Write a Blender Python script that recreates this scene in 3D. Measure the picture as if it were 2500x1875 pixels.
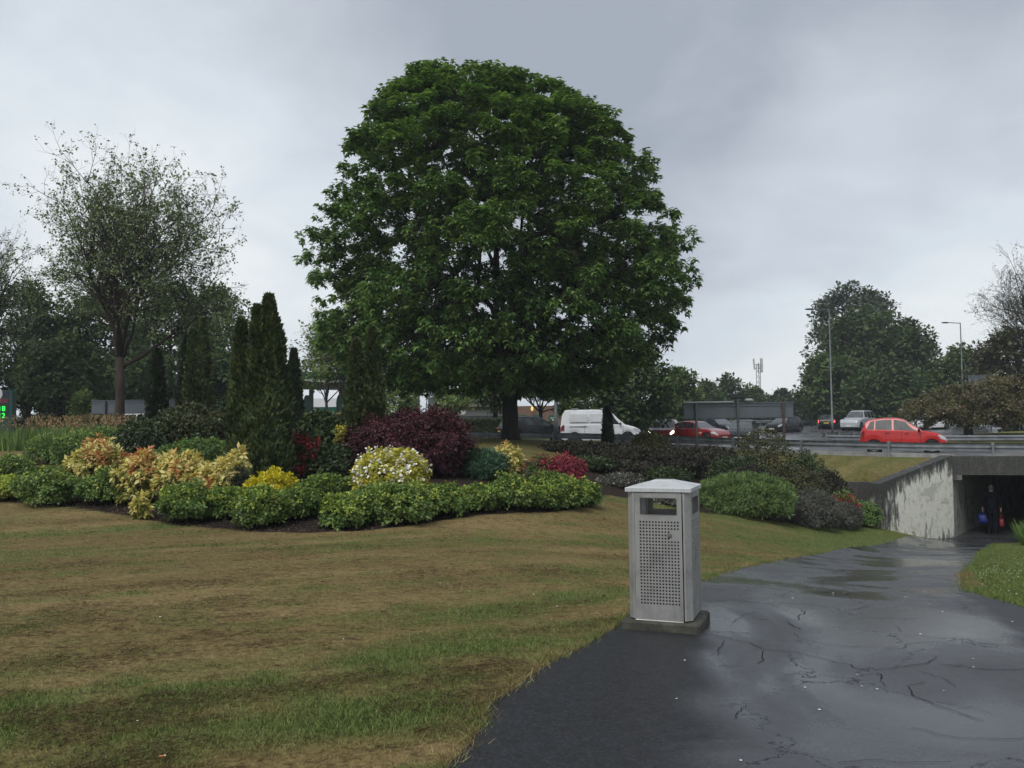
import bpy, bmesh, math, random
import numpy as np
from mathutils import Vector, Matrix

for o in list(bpy.data.objects):
    bpy.data.objects.remove(o)
scene = bpy.context.scene
COL = scene.collection
rad = math.radians

# ------------------------------------------------------------------ camera
FPX = 2165.0                      # focal length in pixels of a 2500 px wide frame
K = 2500.0 / 2212.0
CAM = Vector((0.0, 0.0, 1.7))
cam_data = bpy.data.cameras.new('camera')
cam = bpy.data.objects.new('camera', cam_data)
COL.objects.link(cam)
cam_data.sensor_width = 36.0
cam_data.lens = 36.0 * FPX / 2500.0
cam_data.clip_start = 0.1
cam_data.clip_end = 3000.0
RCAM = Matrix.Rotation(rad(90.0 + 2.66), 4, 'X') @ Matrix.Rotation(rad(-0.7), 4, 'Z')
cam.matrix_world = Matrix.Translation(CAM) @ RCAM
scene.camera = cam

# ------------------------------------------------------------------ world: overcast sky
world = bpy.data.worlds.new('World')
scene.world = world
world.use_nodes = True
wt = world.node_tree
wt.nodes.clear()
WN = wt.nodes.new
WL = wt.links.new
SUN_EL, SUN_AZ = rad(52), rad(-150)          # azimuth from +Y towards +X
w_out = WN('ShaderNodeOutputWorld')
w_sky = WN('ShaderNodeTexSky')
w_sky.sky_type = 'NISHITA'
w_sky.sun_disc = False
w_sky.sun_elevation = SUN_EL
w_sky.sun_rotation = SUN_AZ
w_b1 = WN('ShaderNodeBackground')
w_b1.inputs['Strength'].default_value = 0.08
WL(w_sky.outputs[0], w_b1.inputs[0])
w_tc = WN('ShaderNodeTexCoord')
w_sep = WN('ShaderNodeSeparateXYZ')
WL(w_tc.outputs['Generated'], w_sep.inputs[0])


def wmath(op, a, b=None, c=None, clamp=False):
    n = WN('ShaderNodeMath')
    n.operation = op
    n.use_clamp = clamp
    for i, v in enumerate((a, b, c)):
        if v is None:
            continue
        if isinstance(v, (int, float)):
            n.inputs[i].default_value = v
        else:
            WL(v, n.inputs[i])
    return n.outputs[0]


# cloud deck: direction projected on a layer overhead, so that banks flatten to the horizon
w_up = wmath('MAXIMUM', w_sep.outputs['Z'], 0.0)
w_den = wmath('ADD', w_up, 0.30)
w_px = wmath('DIVIDE', w_sep.outputs['X'], w_den)
w_py = wmath('DIVIDE', w_sep.outputs['Y'], w_den)
w_cmb = WN('ShaderNodeCombineXYZ')
WL(w_px, w_cmb.inputs[0])
WL(w_py, w_cmb.inputs[1])
w_n1 = WN('ShaderNodeTexNoise')
w_n1.inputs['Scale'].default_value = 1.15
w_n1.inputs['Detail'].default_value = 6.0
w_n1.inputs['Roughness'].default_value = 0.48
w_n1.inputs['Distortion'].default_value = 0.35
w_mp = WN('ShaderNodeMapping')
w_mp.inputs['Location'].default_value = (3.7, 1.9, 0.0)
WL(w_cmb.outputs[0], w_mp.inputs[0])
WL(w_mp.outputs[0], w_n1.inputs['Vector'])


def lobe(d, lo, hi):
    """soft bank of cloud round a direction: 0 outside cos=lo, 1 inside cos=hi"""
    v = Vector(d).normalized()
    n = WN('ShaderNodeVectorMath')
    n.operation = 'DOT_PRODUCT'
    nn = WN('ShaderNodeVectorMath')
    nn.operation = 'NORMALIZE'
    WL(w_warp, nn.inputs[0])
    WL(nn.outputs[0], n.inputs[0])
    n.inputs[1].default_value = v
    m = WN('ShaderNodeMapRange')
    m.interpolation_type = 'SMOOTHERSTEP'
    m.inputs['From Min'].default_value = lo
    m.inputs['From Max'].default_value = hi
    WL(n.outputs['Value'], m.inputs['Value'])
    return m.outputs[0]


w_n2 = WN('ShaderNodeTexNoise')
w_n2.inputs['Scale'].default_value = 3.2
w_n2.inputs['Detail'].default_value = 5.0
w_n2.inputs['Roughness'].default_value = 0.5
WL(w_tc.outputs['Generated'], w_n2.inputs['Vector'])
w_ws = WN('ShaderNodeVectorMath')
w_ws.operation = 'MULTIPLY_ADD'
w_ws.inputs[1].default_value = (0.26, 0.26, 0.26)
WL(w_n2.outputs['Color'], w_ws.inputs[0])
w_of = WN('ShaderNodeVectorMath')
w_of.operation = 'SUBTRACT'
w_of.inputs[1].default_value = (0.13, 0.13, 0.13)
WL(w_tc.outputs['Generated'], w_of.inputs[0])
WL(w_of.outputs[0], w_ws.inputs[2])
w_warp = w_ws.outputs[0]
# brightness of the cloud: noise + banks seen in the picture
w_val = wmath('MULTIPLY_ADD', w_n1.outputs['Fac'], 1.0, -0.06)
w_val = wmath('ADD', w_val, wmath('MULTIPLY', lobe((-0.33, 1, 0.30), 0.945, 0.998), 0.30))
w_val = wmath('ADD', w_val, wmath('MULTIPLY', lobe((-0.50, 1, 0.10), 0.90, 0.998), 0.12))
w_val = wmath('ADD', w_val, wmath('MULTIPLY', lobe((0.52, 1, 0.16), 0.92, 0.998), 0.40))
w_val = wmath('SUBTRACT', w_val, wmath('MULTIPLY', lobe((0.33, 1, 0.44), 0.93, 0.999), 0.36))
w_val = wmath('SUBTRACT', w_val, wmath('MULTIPLY', lobe((-0.18, 1, 0.50), 0.94, 0.999), 0.22))
w_n3 = WN('ShaderNodeTexNoise')
w_n3.inputs['Scale'].default_value = 3.4
w_n3.inputs['Detail'].default_value = 7.0
w_n3.inputs['Roughness'].default_value = 0.55
w_n3.inputs['Distortion'].default_value = 0.5
WL(w_mp.outputs[0], w_n3.inputs['Vector'])
w_val = wmath('ADD', w_val, wmath('MULTIPLY', wmath('SUBTRACT', w_n3.outputs['Fac'], 0.5), 0.42))
# slow brightening towards the horizon, as below any cloud deck
w_hz = wmath('POWER', wmath('SUBTRACT', 1.0, w_up, None, True), 6.0)
w_val = wmath('ADD', w_val, wmath('MULTIPLY', w_hz, 0.16), None, True)
w_cr = WN('ShaderNodeValToRGB')
el = w_cr.color_ramp.elements
el[0].position = 0.18
el[0].color = (0.265, 0.293, 0.340, 1)
el[1].position = 0.95
el[1].color = (0.605, 0.635, 0.645, 1)
e = el.new(0.5)
e.color = (0.395, 0.427, 0.472, 1)
e = el.new(0.72)
e.color = (0.490, 0.535, 0.580, 1)
WL(w_val, w_cr.inputs[0])
w_b2 = WN('ShaderNodeBackground')
w_b2.inputs['Strength'].default_value = 1.0
WL(w_cr.outputs[0], w_b2.inputs[0])
w_mix = WN('ShaderNodeMixShader')
w_mix.inputs[0].default_value = 0.94
WL(w_b1.outputs[0], w_mix.inputs[1])
WL(w_b2.outputs[0], w_mix.inputs[2])
WL(w_mix.outputs[0], w_out.inputs['Surface'])

# ------------------------------------------------------------------ sun (veiled by cloud)
sun_data = bpy.data.lights.new('sun', 'SUN')
sun_data.energy = 1.5
sun_data.angle = rad(35)
sun_data.color = (1.0, 0.97, 0.92)
sun = bpy.data.objects.new('sun', sun_data)
COL.objects.link(sun)
sd = Vector((math.sin(SUN_AZ) * math.cos(SUN_EL), math.cos(SUN_AZ) * math.cos(SUN_EL), math.sin(SUN_EL)))
sun.rotation_euler = sd.to_track_quat('Z', 'Y').to_euler()
sun.location = sd * 100

scene.render.engine = 'CYCLES'
scene.cycles.max_bounces = 5
scene.cycles.diffuse_bounces = 4
scene.cycles.glossy_bounces = 3
scene.cycles.transmission_bounces = 3
scene.cycles.transparent_max_bounces = 6
scene.cycles.caustics_reflective = False
scene.cycles.caustics_refractive = False
scene.cycles.use_denoising = True
scene.view_settings.view_transform = 'Standard'
scene.view_settings.look = 'None'
scene.view_settings.exposure = 0.58
scene.view_settings.gamma = 1.0
scene.view_settings.use_curve_mapping = False

# ------------------------------------------------------------------ helpers
RNG = np.random.default_rng(7)


def at(px, py, d):
    """world point on the ray through a 2500x1875 pixel at depth Y = d"""
    v = RCAM.to_3x3() @ Vector(((px - 1250.0) / FPX, -(py - 937.5) / FPX, -1.0))
    return CAM + v * (d / v.y)


def vnoise(p, seed=0):
    """value noise in [-1,1]; p is (N,3)"""
    p = np.asarray(p, dtype=np.float64)
    i = np.floor(p).astype(np.int64)
    f = p - i
    f = f * f * (3 - 2 * f)

    def hsh(ix, iy, iz):
        h = (ix * 374761393 + iy * 668265263 + iz * 2147483647 + seed * 974634541) & 0xFFFFFFFF
        h = ((h ^ (h >> 13)) * 1274126177) & 0xFFFFFFFF
        h = h ^ (h >> 16)
        return (h & 0xFFFF) / 32767.5 - 1.0
    r = 0
    for dx in (0, 1):
        for dy in (0, 1):
            for dz in (0, 1):
                w = (f[:, 0] if dx else 1 - f[:, 0]) * (f[:, 1] if dy else 1 - f[:, 1]) * (f[:, 2] if dz else 1 - f[:, 2])
                r = r + w * hsh(i[:, 0] + dx, i[:, 1] + dy, i[:, 2] + dz)
    return r


def fbm2(x, y, scale, octaves=4, seed=0, gain=0.5):
    x = np.asarray(x, float)
    y = np.asarray(y, float)
    r = np.zeros(x.shape)
    a, tot, s = 1.0, 0.0, scale
    for k in range(octaves):
        r += a * vnoise(np.stack([x.ravel() * s, y.ravel() * s, np.full(x.size, 3.3 + k)], 1), seed + k).reshape(x.shape)
        tot += a
        a *= gain
        s *= 2.03
    return r / tot


def sstep(a, b, x):
    t = np.clip((x - a) / (b - a), 0, 1)
    return t * t * (3 - 2 * t)


def in_poly(x, y, poly):
    x = np.asarray(x)
    y = np.asarray(y)
    c = np.zeros(x.shape, bool)
    n = len(poly)
    for i in range(n):
        x0, y0 = poly[i]
        x1, y1 = poly[(i + 1) % n]
        if y0 == y1:
            continue
        m = ((y0 > y) != (y1 > y)) & (x < (x1 - x0) * (y - y0) / (y1 - y0) + x0)
        c ^= m
    return c


def poly_dist(x, y, poly, closed=True):
    """signed distance: negative inside"""
    d = np.full(np.shape(x), 1e9)
    n = len(poly)
    for i in range(n if closed else n - 1):
        x0, y0 = poly[i]
        x1, y1 = poly[(i + 1) % n]
        ex, ey = x1 - x0, y1 - y0
        t = np.clip(((x - x0) * ex + (y - y0) * ey) / max(ex * ex + ey * ey, 1e-9), 0, 1)
        d = np.minimum(d, np.hypot(x - x0 - t * ex, y - y0 - t * ey))
    if closed:
        d = np.where(in_poly(x, y, poly), -d, d)
    return d


class Field:
    """signed distance to an outline, sampled from a raster"""

    def __init__(s, poly, x0, x1, y0, y1, h=0.07):
        s.x0, s.y0, s.h = x0, y0, h
        gx1, gy1 = np.meshgrid(np.arange(x0, x1, h), np.arange(y0, y1, h))
        s.g = poly_dist(gx1, gy1, poly)

    def __call__(s, x, y):
        u = np.clip((np.asarray(x, float) - s.x0) / s.h, 0, s.g.shape[1] - 1.001)
        v = np.clip((np.asarray(y, float) - s.y0) / s.h, 0, s.g.shape[0] - 1.001)
        i, j = u.astype(int), v.astype(int)
        fu, fv = u - i, v - j
        g = s.g
        return (g[j, i] * (1 - fu) + g[j, i + 1] * fu) * (1 - fv) + (g[j + 1, i] * (1 - fu) + g[j + 1, i + 1] * fu) * fv


def mesh_np(name, verts, faces):
    """mesh from numpy arrays; faces (M,k) with a constant k"""
    verts = np.ascontiguousarray(verts, dtype=np.float32)
    faces = np.ascontiguousarray(faces, dtype=np.int32)
    me = bpy.data.meshes.new(name)
    me.vertices.add(len(verts))
    me.vertices.foreach_set('co', verts.ravel())
    k = faces.shape[1]
    me.loops.add(faces.size)
    me.loops.foreach_set('vertex_index', faces.ravel())
    me.polygons.add(len(faces))
    me.polygons.foreach_set('loop_start', np.arange(0, faces.size, k, dtype=np.int32))
    me.update(calc_edges=True)
    return me


def attr(me, name, values):
    a = me.attributes.new(name, 'FLOAT', 'POINT')
    a.data.foreach_set('value', np.ascontiguousarray(values, dtype=np.float32))


def link(name, me, mat=None, parent=None, loc=None, rotz=None, smooth=False):
    o = bpy.data.objects.new(name, me)
    COL.objects.link(o)
    if mat is not None:
        for m in (mat if isinstance(mat, (list, tuple)) else [mat]):
            me.materials.append(m)
    if parent is not None:
        o.parent = parent
    if loc is not None:
        o.location = loc
    if rotz is not None:
        o.rotation_euler = (0, 0, rotz)
    if smooth:
        me.shade_smooth()
    return o


def tag(o, label=None, cat=None, group=None, kind=None):
    if label:
        o['label'] = label
    if cat:
        o['category'] = cat
    if group:
        o['group'] = group
    if kind:
        o['kind'] = kind
    return o


def thing(name, label, cat, loc=(0, 0, 0), rotz=0.0, group=None):
    o = bpy.data.objects.new(name, None)
    o.empty_display_size = 0.2
    COL.objects.link(o)
    o.location = loc
    o.rotation_euler = (0, 0, rotz)
    return tag(o, label, cat, group)


class MB:
    """collects faces; build() links them as one mesh object"""

    def __init__(s):
        s.v, s.f = [], []

    def add(s, vs, fs):
        n = len(s.v)
        s.v.extend([tuple(q) for q in vs])
        s.f.extend([tuple(i + n for i in q) for q in fs])
        return s

    def box(s, c, size, rz=0.0, rx=0.0, ry=0.0, taper=1.0):
        m = Matrix.Translation(c) @ Matrix.Rotation(rz, 4, 'Z') @ Matrix.Rotation(ry, 4, 'Y') @ Matrix.Rotation(rx, 4, 'X')
        a, b, h = size[0] / 2, size[1] / 2, size[2] / 2
        vs = [m @ Vector((x * (taper if z > 0 else 1), y * (taper if z > 0 else 1), z)) for z in (-h, h) for x, y in ((-a, -b), (a, -b), (a, b), (-a, b))]
        return s.add(vs, [(3, 2, 1, 0), (4, 5, 6, 7), (0, 1, 5, 4), (1, 2, 6, 5), (2, 3, 7, 6), (3, 0, 4, 7)])

    def bbox(s, c, size, b=0.01, rz=0.0):
        """box with chamfered edges: a stack of rings"""
        m = Matrix.Translation(c) @ Matrix.Rotation(rz, 4, 'Z')
        X, Y, Z = size[0] / 2, size[1] / 2, size[2] / 2
        rings = []
        for z, i in ((-Z, b), (-Z + b, 0), (Z - b, 0), (Z, b)):
            x, y = X - i, Y - i
            rings.append([(x, -y + b, z), (x, y - b, z), (x - b, y, z), (-x + b, y, z), (-x, y - b, z), (-x, -y + b, z), (-x + b, -y, z), (x - b, -y, z)])
        return s.rings([[m @ Vector(q) for q in r] for r in rings], True, True)

    def rings(s, rings, cap0=False, cap1=False, closed=True):
        n = len(rings[0])
        fs = []
        for i in range(len(rings) - 1):
            for j in range(n if closed else n - 1):
                k = (j + 1) % n
                fs.append((i * n + j, i * n + k, (i + 1) * n + k, (i + 1) * n + j))
        if cap0:
            fs.append(tuple(range(n - 1, -1, -1)))
        if cap1:
            fs.append(tuple((len(rings) - 1) * n + j for j in range(n)))
        return s.add([q for r in rings for q in r], fs)

    def tube(s, pts, radii, n=6, cap=True):
        pts = [Vector(p) for p in pts]
        if isinstance(radii, (int, float)):
            radii = [radii] * len(pts)
        rings = []
        ref = Vector((0.31, 0.17, 0.93))
        for i, p in enumerate(pts):
            t = (pts[min(i + 1, len(pts) - 1)] - pts[max(i - 1, 0)])
            if t.length < 1e-9:
                t = Vector((0, 0, 1))
            t.normalize()
            a = t.cross(ref)
            if a.length < 0.05:
                a = t.cross(Vector((1, 0, 0)))
            a.normalize()
            b = t.cross(a)
            rings.append([p + (a * math.cos(2 * math.pi * k / n) + b * math.sin(2 * math.pi * k / n)) * radii[i] for k in range(n)])
        return s.rings(rings, cap, cap)

    def lathe(s, prof, n=16, c=(0, 0, 0), axis='Z'):
        rings = []
        for r, z in prof:
            ring = []
            for k in range(n):
                a = 2 * math.pi * k / n
                q = Vector((r * math.cos(a), r * math.sin(a), z))
                if axis == 'Y':
                    q = Vector((q.x, q.z, q.y))
                elif axis == 'X':
                    q = Vector((q.z, q.x, q.y))
                ring.append(Vector(c) + q)
            rings.append(ring)
        return s.rings(rings, True, True)

    def ball(s, c, r, n=10, m=7, rz=0.0):
        R = Matrix.Rotation(rz, 3, 'Z')
        rings = []
        for i in range(m + 1):
            a = math.pi * (i + 0.15) / (m + 0.3)
            rings.append([Vector(c) + R @ Vector((r[0] * math.sin(a) * math.cos(2 * math.pi * k / n), r[1] * math.sin(a) * math.sin(2 * math.pi * k / n), -r[2] * math.cos(a))) for k in range(n)])
        return s.rings(rings, True, True)

    def mesh(s, name='mesh'):
        me = bpy.data.meshes.new(name)
        me.from_pydata([tuple(q) for q in s.v], [], s.f)
        me.update()
        return me

    def build(s, name, mat, parent=None, smooth=False, loc=None, rotz=None, autos=None):
        me = s.mesh(name)
        bm = bmesh.new()
        bm.from_mesh(me)
        bmesh.ops.recalc_face_normals(bm, faces=bm.faces)
        if autos:
            for e_ in bm.edges:
                if len(e_.link_faces) == 2 and e_.calc_face_angle(0) > autos:
                    e_.smooth = False
        bm.to_mesh(me)
        bm.free()
        return link(name, me, mat, parent, loc, rotz, smooth)


# ------------------------------------------------------------------ materials
class NT:
    def __init__(s, name):
        s.m = bpy.data.materials.new(name)
        s.m.use_nodes = True
        s.t = s.m.node_tree
        s.b = s.t.nodes['Principled BSDF']
        s.out = s.t.nodes['Material Output']

    def n(s, typ, **kw):
        nd = s.t.nodes.new(typ)
        for k, v in kw.items():
            if k.startswith('i_'):
                key = k[2:].replace('_', ' ')
                nd.inputs[key].default_value = v
            else:
                setattr(nd, k, v)
        return nd

    def l(s, a, b):
        s.t.links.new(a, b)

    def set(s, **kw):
        for k, v in kw.items():
            s.b.inputs[k.replace('_', ' ')].default_value = v

    def noise(s, scale, detail=4, rough=0.5, vec=None, dist=0.0):
        nd = s.n('ShaderNodeTexNoise')
        nd.inputs['Scale'].default_value = scale
        nd.inputs['Detail'].default_value = detail
        nd.inputs['Roughness'].default_value = rough
        nd.inputs['Distortion'].default_value = dist
        if vec is not None:
            s.l(vec, nd.inputs['Vector'])
        return nd.outputs['Fac']

    def pos(s):
        return s.n('ShaderNodeNewGeometry').outputs['Position']

    def objc(s):
        return s.n('ShaderNodeTexCoord').outputs['Object']

    def mapv(s, vec, scale=(1, 1, 1), rot=(0, 0, 0), loc=(0, 0, 0)):
        nd = s.n('ShaderNodeMapping')
        nd.inputs['Scale'].default_value = scale
        nd.inputs['Rotation'].default_value = rot
        nd.inputs['Location'].default_value = loc
        s.l(vec, nd.inputs[0])
        return nd.outputs[0]

    def ramp(s, fac, stops, interp='LINEAR'):
        nd = s.n('ShaderNodeValToRGB')
        nd.color_ramp.interpolation = interp
        els = nd.color_ramp.elements
        while len(els) < len(stops):
            els.new(0.5)
        for e_, (p, c) in zip(els, stops):
            e_.position = p
            if isinstance(c, (int, float)):
                c = (c, c, c)
            e_.color = (c[0], c[1], c[2], 1)
        s.l(fac, nd.inputs[0])
        return nd.outputs[0]

    def mix(s, fac, a, b, mode='MIX'):
        nd = s.n('ShaderNodeMix', data_type='RGBA', blend_type=mode)
        for i, v in ((0, fac), (6, a), (7, b)):
            if isinstance(v, (int, float)):
                nd.inputs[i].default_value = v if i == 0 else (v, v, v, 1)
            elif isinstance(v, tuple):
                nd.inputs[i].default_value = (v[0], v[1], v[2], 1)
            else:
                s.l(v, nd.inputs[i])
        return nd.outputs[2]

    def math(s, op, a, b=None, clamp=False):
        nd = s.n('ShaderNodeMath', operation=op, use_clamp=clamp)
        for i, v in enumerate((a, b)):
            if v is None:
                continue
            if isinstance(v, (int, float)):
                nd.inputs[i].default_value = v
            else:
                s.l(v, nd.inputs[i])
        return nd.outputs[0]

    def bump(s, h, strength=0.3, dist=0.02):
        nd = s.n('ShaderNodeBump')
        nd.inputs['Strength'].default_value = strength
        nd.inputs['Distance'].default_value = dist
        s.l(h, nd.inputs['Height'])
        s.l(nd.outputs[0], s.b.inputs['Normal'])

    def attr(s, name):
        nd = s.n('ShaderNodeAttribute')
        nd.attribute_name = name
        return nd.outputs['Fac']

    def color(s, c):
        s.l(c, s.b.inputs['Base Color'])


MATS = {}


def flat(name, c, rough=0.6, metal=0.0, spec=0.5, coat=0.0, var=0.12, vscale=6.0, emit=None, bump=0.0, bscale=60.0):
    if name in MATS:
        return MATS[name]
    t = NT(name)
    t.set(Roughness=rough, Metallic=metal)
    t.b.inputs['Specular IOR Level'].default_value = spec
    if coat:
        t.b.inputs['Coat Weight'].default_value = coat
        t.b.inputs['Coat Roughness'].default_value = 0.06
    oc = t.objc()
    f = t.noise(vscale, 5, 0.6, oc)
    c0 = tuple(x * (1 - var * 1.6) for x in c)
    c1 = tuple(min(1, x * (1 + var)) for x in c)
    t.color(t.ramp(f, [(0.3, c0), (0.7, c1)]))
    if rough > 0.1:
        r = t.ramp(t.noise(vscale * 2.3, 3, 0.6, oc), [(0.3, max(0, rough - 0.12)), (0.7, min(1, rough + 0.12))])
        t.l(r, t.b.inputs['Roughness'])
    if emit:
        t.b.inputs['Emission Color'].default_value = (emit[0], emit[1], emit[2], 1)
        t.b.inputs['Emission Strength'].default_value = emit[3]
    if bump:
        t.bump(t.noise(bscale, 4, 0.6, oc), bump, 0.01)
    MATS[name] = t.m
    return t.m


LEAFK = 1.7


def leafmat(name, cols, transl=0.22, rough=0.45, nscale=1.2, namp=0.35, spec=0.35):
    """foliage: colour per leaf from a ramp, large soft patches, light through the blade"""
    if name in MATS:
        return MATS[name]
    t = NT(name)
    cols = [tuple(min(0.75, x * (LEAFK if max(q) < 0.3 else 1.12)) for x in q) for q in cols]
    g = t.n('ShaderNodeNewGeometry')
    k = len(cols)
    c = t.ramp(g.outputs['Random Per Island'], [((i + 0.5) / k, q) for i, q in enumerate(cols)])
    nz = t.noise(nscale, 3, 0.5, g.outputs['Position'])
    v = t.ramp(nz, [(0.3, 1 - namp), (0.7, 1 + namp)])
    c = t.mix(1.0, c, v, 'MULTIPLY')
    t.color(c)
    t.set(Roughness=rough)
    t.b.inputs['Specular IOR Level'].default_value = spec
    tr = t.n('ShaderNodeBsdfTranslucent')
    t.l(t.mix(1.0, c, (1.25, 1.3, 0.6), 'MULTIPLY'), tr.inputs[0])
    mx = t.n('ShaderNodeMixShader')
    mx.inputs[0].default_value = transl
    t.l(t.b.outputs[0], mx.inputs[1])
    t.l(tr.outputs[0], mx.inputs[2])
    t.l(mx.outputs[0], t.out.inputs['Surface'])
    MATS[name] = t.m
    return t.m


def barkmat(name, c, scale=8.0):
    if name in MATS:
        return MATS[name]
    t = NT(name)
    v = t.mapv(t.objc(), (1, 1, 0.18))
    n1 = t.noise(scale, 6, 0.65, v)
    t.color(t.ramp(n1, [(0.3, tuple(x * 0.45 for x in c)), (0.55, c), (0.75, tuple(min(1, x * 1.5) for x in c))]))
    t.set(Roughness=0.9)
    t.b.inputs['Specular IOR Level'].default_value = 0.2
    t.bump(n1, 0.7, 0.03)
    MATS[name] = t.m
    return t.m

# ------------------------------------------------------------------ terrain
GX = [-70, -40, -24, -18, -10, -3, 0.5, 3.8, 6.8, 9.0, 11.3, 13.6, 16.4, 20, 28, 45, 70]
GY = [6, 22, 33, 37, 41, 43, 43, 42, 40, 36.2, 33.2, 31.2, 29.9, 28.6, 26.6, 24, 22]


def rail_y(x):
    return np.interp(x, GX, GY)


def road_z(x, y):
    z = np.interp(x, [-40, -15, -3, 4, 7, 11, 14, 18, 30], [1.22, 1.16, 1.0, 0.80, 0.69, 0.54, 0.47, 0.42, 0.38])
    y = np.asarray(y, float)
    return z + 0.020 * np.clip(y - 56, 0, 45) - 0.13 * sstep(1.5, 7.0, y - rail_y(x))


CTRL = [(-14, -6, 0), (-6, -6, 0), (0, -6, 0), (6, -6, 0), (14, -6, 0), (-14, 3, 0), (-6, 3, 0), (0, 3, 0), (5, 3, 0), (12, 3, 0),
        (-12, 9, .08), (-6, 9, .02), (-1, 9, 0), (1.5, 7, 0), (3.5, 7, 0), (1.3, 9, -.04), (0, 12, -.05), (-5, 12, .02),
        (-15, 18, .35), (-11, 18, .22), (-8, 16, .1), (-4.2, 14.4, 0), (-1.5, 14.4, -.02), (0.3, 16.4, -.06), (2, 19, -.12), (3, 23, -.2),
        (-9, 20, .5), (-5, 18, .45), (-1, 18, .4), (1, 20.5, .2), (-14, 26, 1.0), (-10, 26, .95), (-4, 26, 1.0), (0, 26, .8), (3, 27, .3),
        (-20, 30, 1.2), (-12, 34, 1.25), (-4, 36, 1.2), (0, 34, 1.15), (0, 40, 1.05), (4, 38, .85), (4, 31, .5), (7, 34, .5), (7.5, 30, -.25), (6, 27, -.5),
        (6.3, 24.5, -.9), (4.2, 22, -.55), (9.2, 26.6, -1.45), (11.4, 28, -1.62), (13.2, 28.6, -2.1), (8, 23.5, -1.35), (6, 20.5, -1.1), (3.6, 17, -.7), (2.4, 14, -.45),
        (2.6, 12.1, -.43), (4.5, 16.2, -.86), (6.8, 19.9, -1.25), (9.9, 24.4, -1.72), (13.6, 29.1, -2.2), (14.8, 30, -2.25),
        (6.3, 12.6, -.48), (9.3, 17.9, -1.05), (14.1, 26.3, -1.95), (16.8, 29, -2.22), (4.8, 9.0, -.1), (4.7, 8.0, -.03),
        (8, 10, -.05), (10, 14, -.45), (13.5, 19, -.9), (17, 23, -1.3), (20, 26, -.8), (24, 20, .2), (17, 12, .1)]
_c = np.array(CTRL, float)


def _tps(r2):
    return np.where(r2 > 1e-12, 0.5 * r2 * np.log(np.maximum(r2, 1e-12)), 0)


_n = len(_c)
_A = np.zeros((_n + 3, _n + 3))
_dx = _c[:, None, 0] - _c[None, :, 0]
_dy = _c[:, None, 1] - _c[None, :, 1]
_A[:_n, :_n] = _tps(_dx ** 2 + _dy ** 2) + np.eye(_n) * 1.5
_A[:_n, _n] = 1
_A[:_n, _n + 1:] = _c[:, :2]
_A[_n, :_n] = 1
_A[_n + 1:, :_n] = _c[:, :2].T
_w = np.linalg.solve(_A, np.concatenate([_c[:, 2], np.zeros(3)]))


def garden_z(x, y):
    x = np.asarray(x, float)
    y = np.asarray(y, float)
    xc = np.clip(x, -20, 22)
    yc = np.clip(y, -6, 44)
    z = _w[_n] + _w[_n + 1] * xc + _w[_n + 2] * yc
    for i in range(_n):
        z = z + _w[i] * _tps((xc - _c[i, 0]) ** 2 + (yc - _c[i, 1]) ** 2)
    return z


P0 = (14.8, 30.0)                                  # left corner of the underpass mouth
PD = (math.cos(rad(20)), -math.sin(rad(20)))       # along the mouth
AX = (math.sin(rad(38)), math.cos(rad(38)))        # along the underpass
TW = 3.3                                           # width of the mouth
P1 = (P0[0] + PD[0] * TW, P0[1] + PD[1] * TW)
WG0 = (11.6, 28.2)                                 # free end of the wing wall
RT0, RT1 = (6.6, 30.6), (12.1, 29.5)               # retaining wall behind the shrubs


def ground_z(x, y):
    x = np.asarray(x, float)
    y = np.asarray(y, float)
    g = rail_y(x)
    zr = road_z(x, y) - 0.07
    f = garden_z(x, y)
    front = f + (zr - f) * sstep(g - 3.0, g - 0.3, y) * np.where((x > RT0[0]) & (x < 22), 0.0, 1.0)
    # behind the walls the bank runs up to the road
    dw = np.where(x < WG0[0] + 0.3, np.interp(x, [RT0[0], RT1[0]], [RT0[1], RT1[1]]), WG0[1] + (x - WG0[0]) * (P0[1] - WG0[1]) / (P0[0] - WG0[0]))
    dw = np.where(x > P0[0], P0[1] + (x - P0[0]) * PD[1] / PD[0], dw)
    ztop = np.interp(x, [6.6, 11.6, 14.8, 16], [-0.40, -0.36, 0.42, 0.44])
    t = np.clip((y - dw) / np.maximum(g - 0.2 - dw, 0.4), 0, 1)
    back = ztop + (zr - ztop) * t
    back = np.where(y > g - 0.2, zr, back)
    use = (x > RT0[0]) & (y > dw + 0.28) & (x < 26)
    z = np.where(use, back, front)
    z = np.where((y > g) & ((x < P0[0]) | (y > dw + 0.28)), zr, z)
    return z


def gz(x, y):
    return float(ground_z(np.array([x]), np.array([y]))[0])


def hit(px, py, dmax=60):
    """where the ray through a pixel meets the ground"""
    ds = np.linspace(3.0, dmax, 900)
    p = at(px, py, 1.0) - CAM
    xs, ys, zs = CAM.x + p.x * ds, CAM.y + p.y * ds, CAM.z + p.z * ds
    below = zs <= ground_z(xs, ys)
    i = int(np.argmax(below)) if below.any() else len(ds) - 1
    return float(xs[i]), float(ys[i]), gz(xs[i], ys[i])


def hit_px(pts):
    return [hit(x * K, y * K)[:2] for x, y in pts]


# outlines on the ground
PATH_L = [(-2.2, -5), (-1.5, 0), (-.95, 2.8), (-.5, 4.1), (-.2, 4.93), (-.16, 5.42), (.04, 6.0), (.32, 6.5), (.6, 7.04), (.9, 7.7), (1.6, 9.7), (2.58, 12.1), (4.5, 16.2), (6.8, 19.9), (9.86, 24.4), (13.2, 28.8), (14.5, 30.6)]
PATH_R = [(18.2, 31), (17.9, 28.6), (14.1, 26.3), (11.6, 22.2), (9.3, 17.9), (6.3, 12.6), (5.1, 10.2), (4.86, 9.3), (4.75, 8.3), (5.3, 7.2), (7.5, 5.8), (14, 4), (14, -5)]


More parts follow.
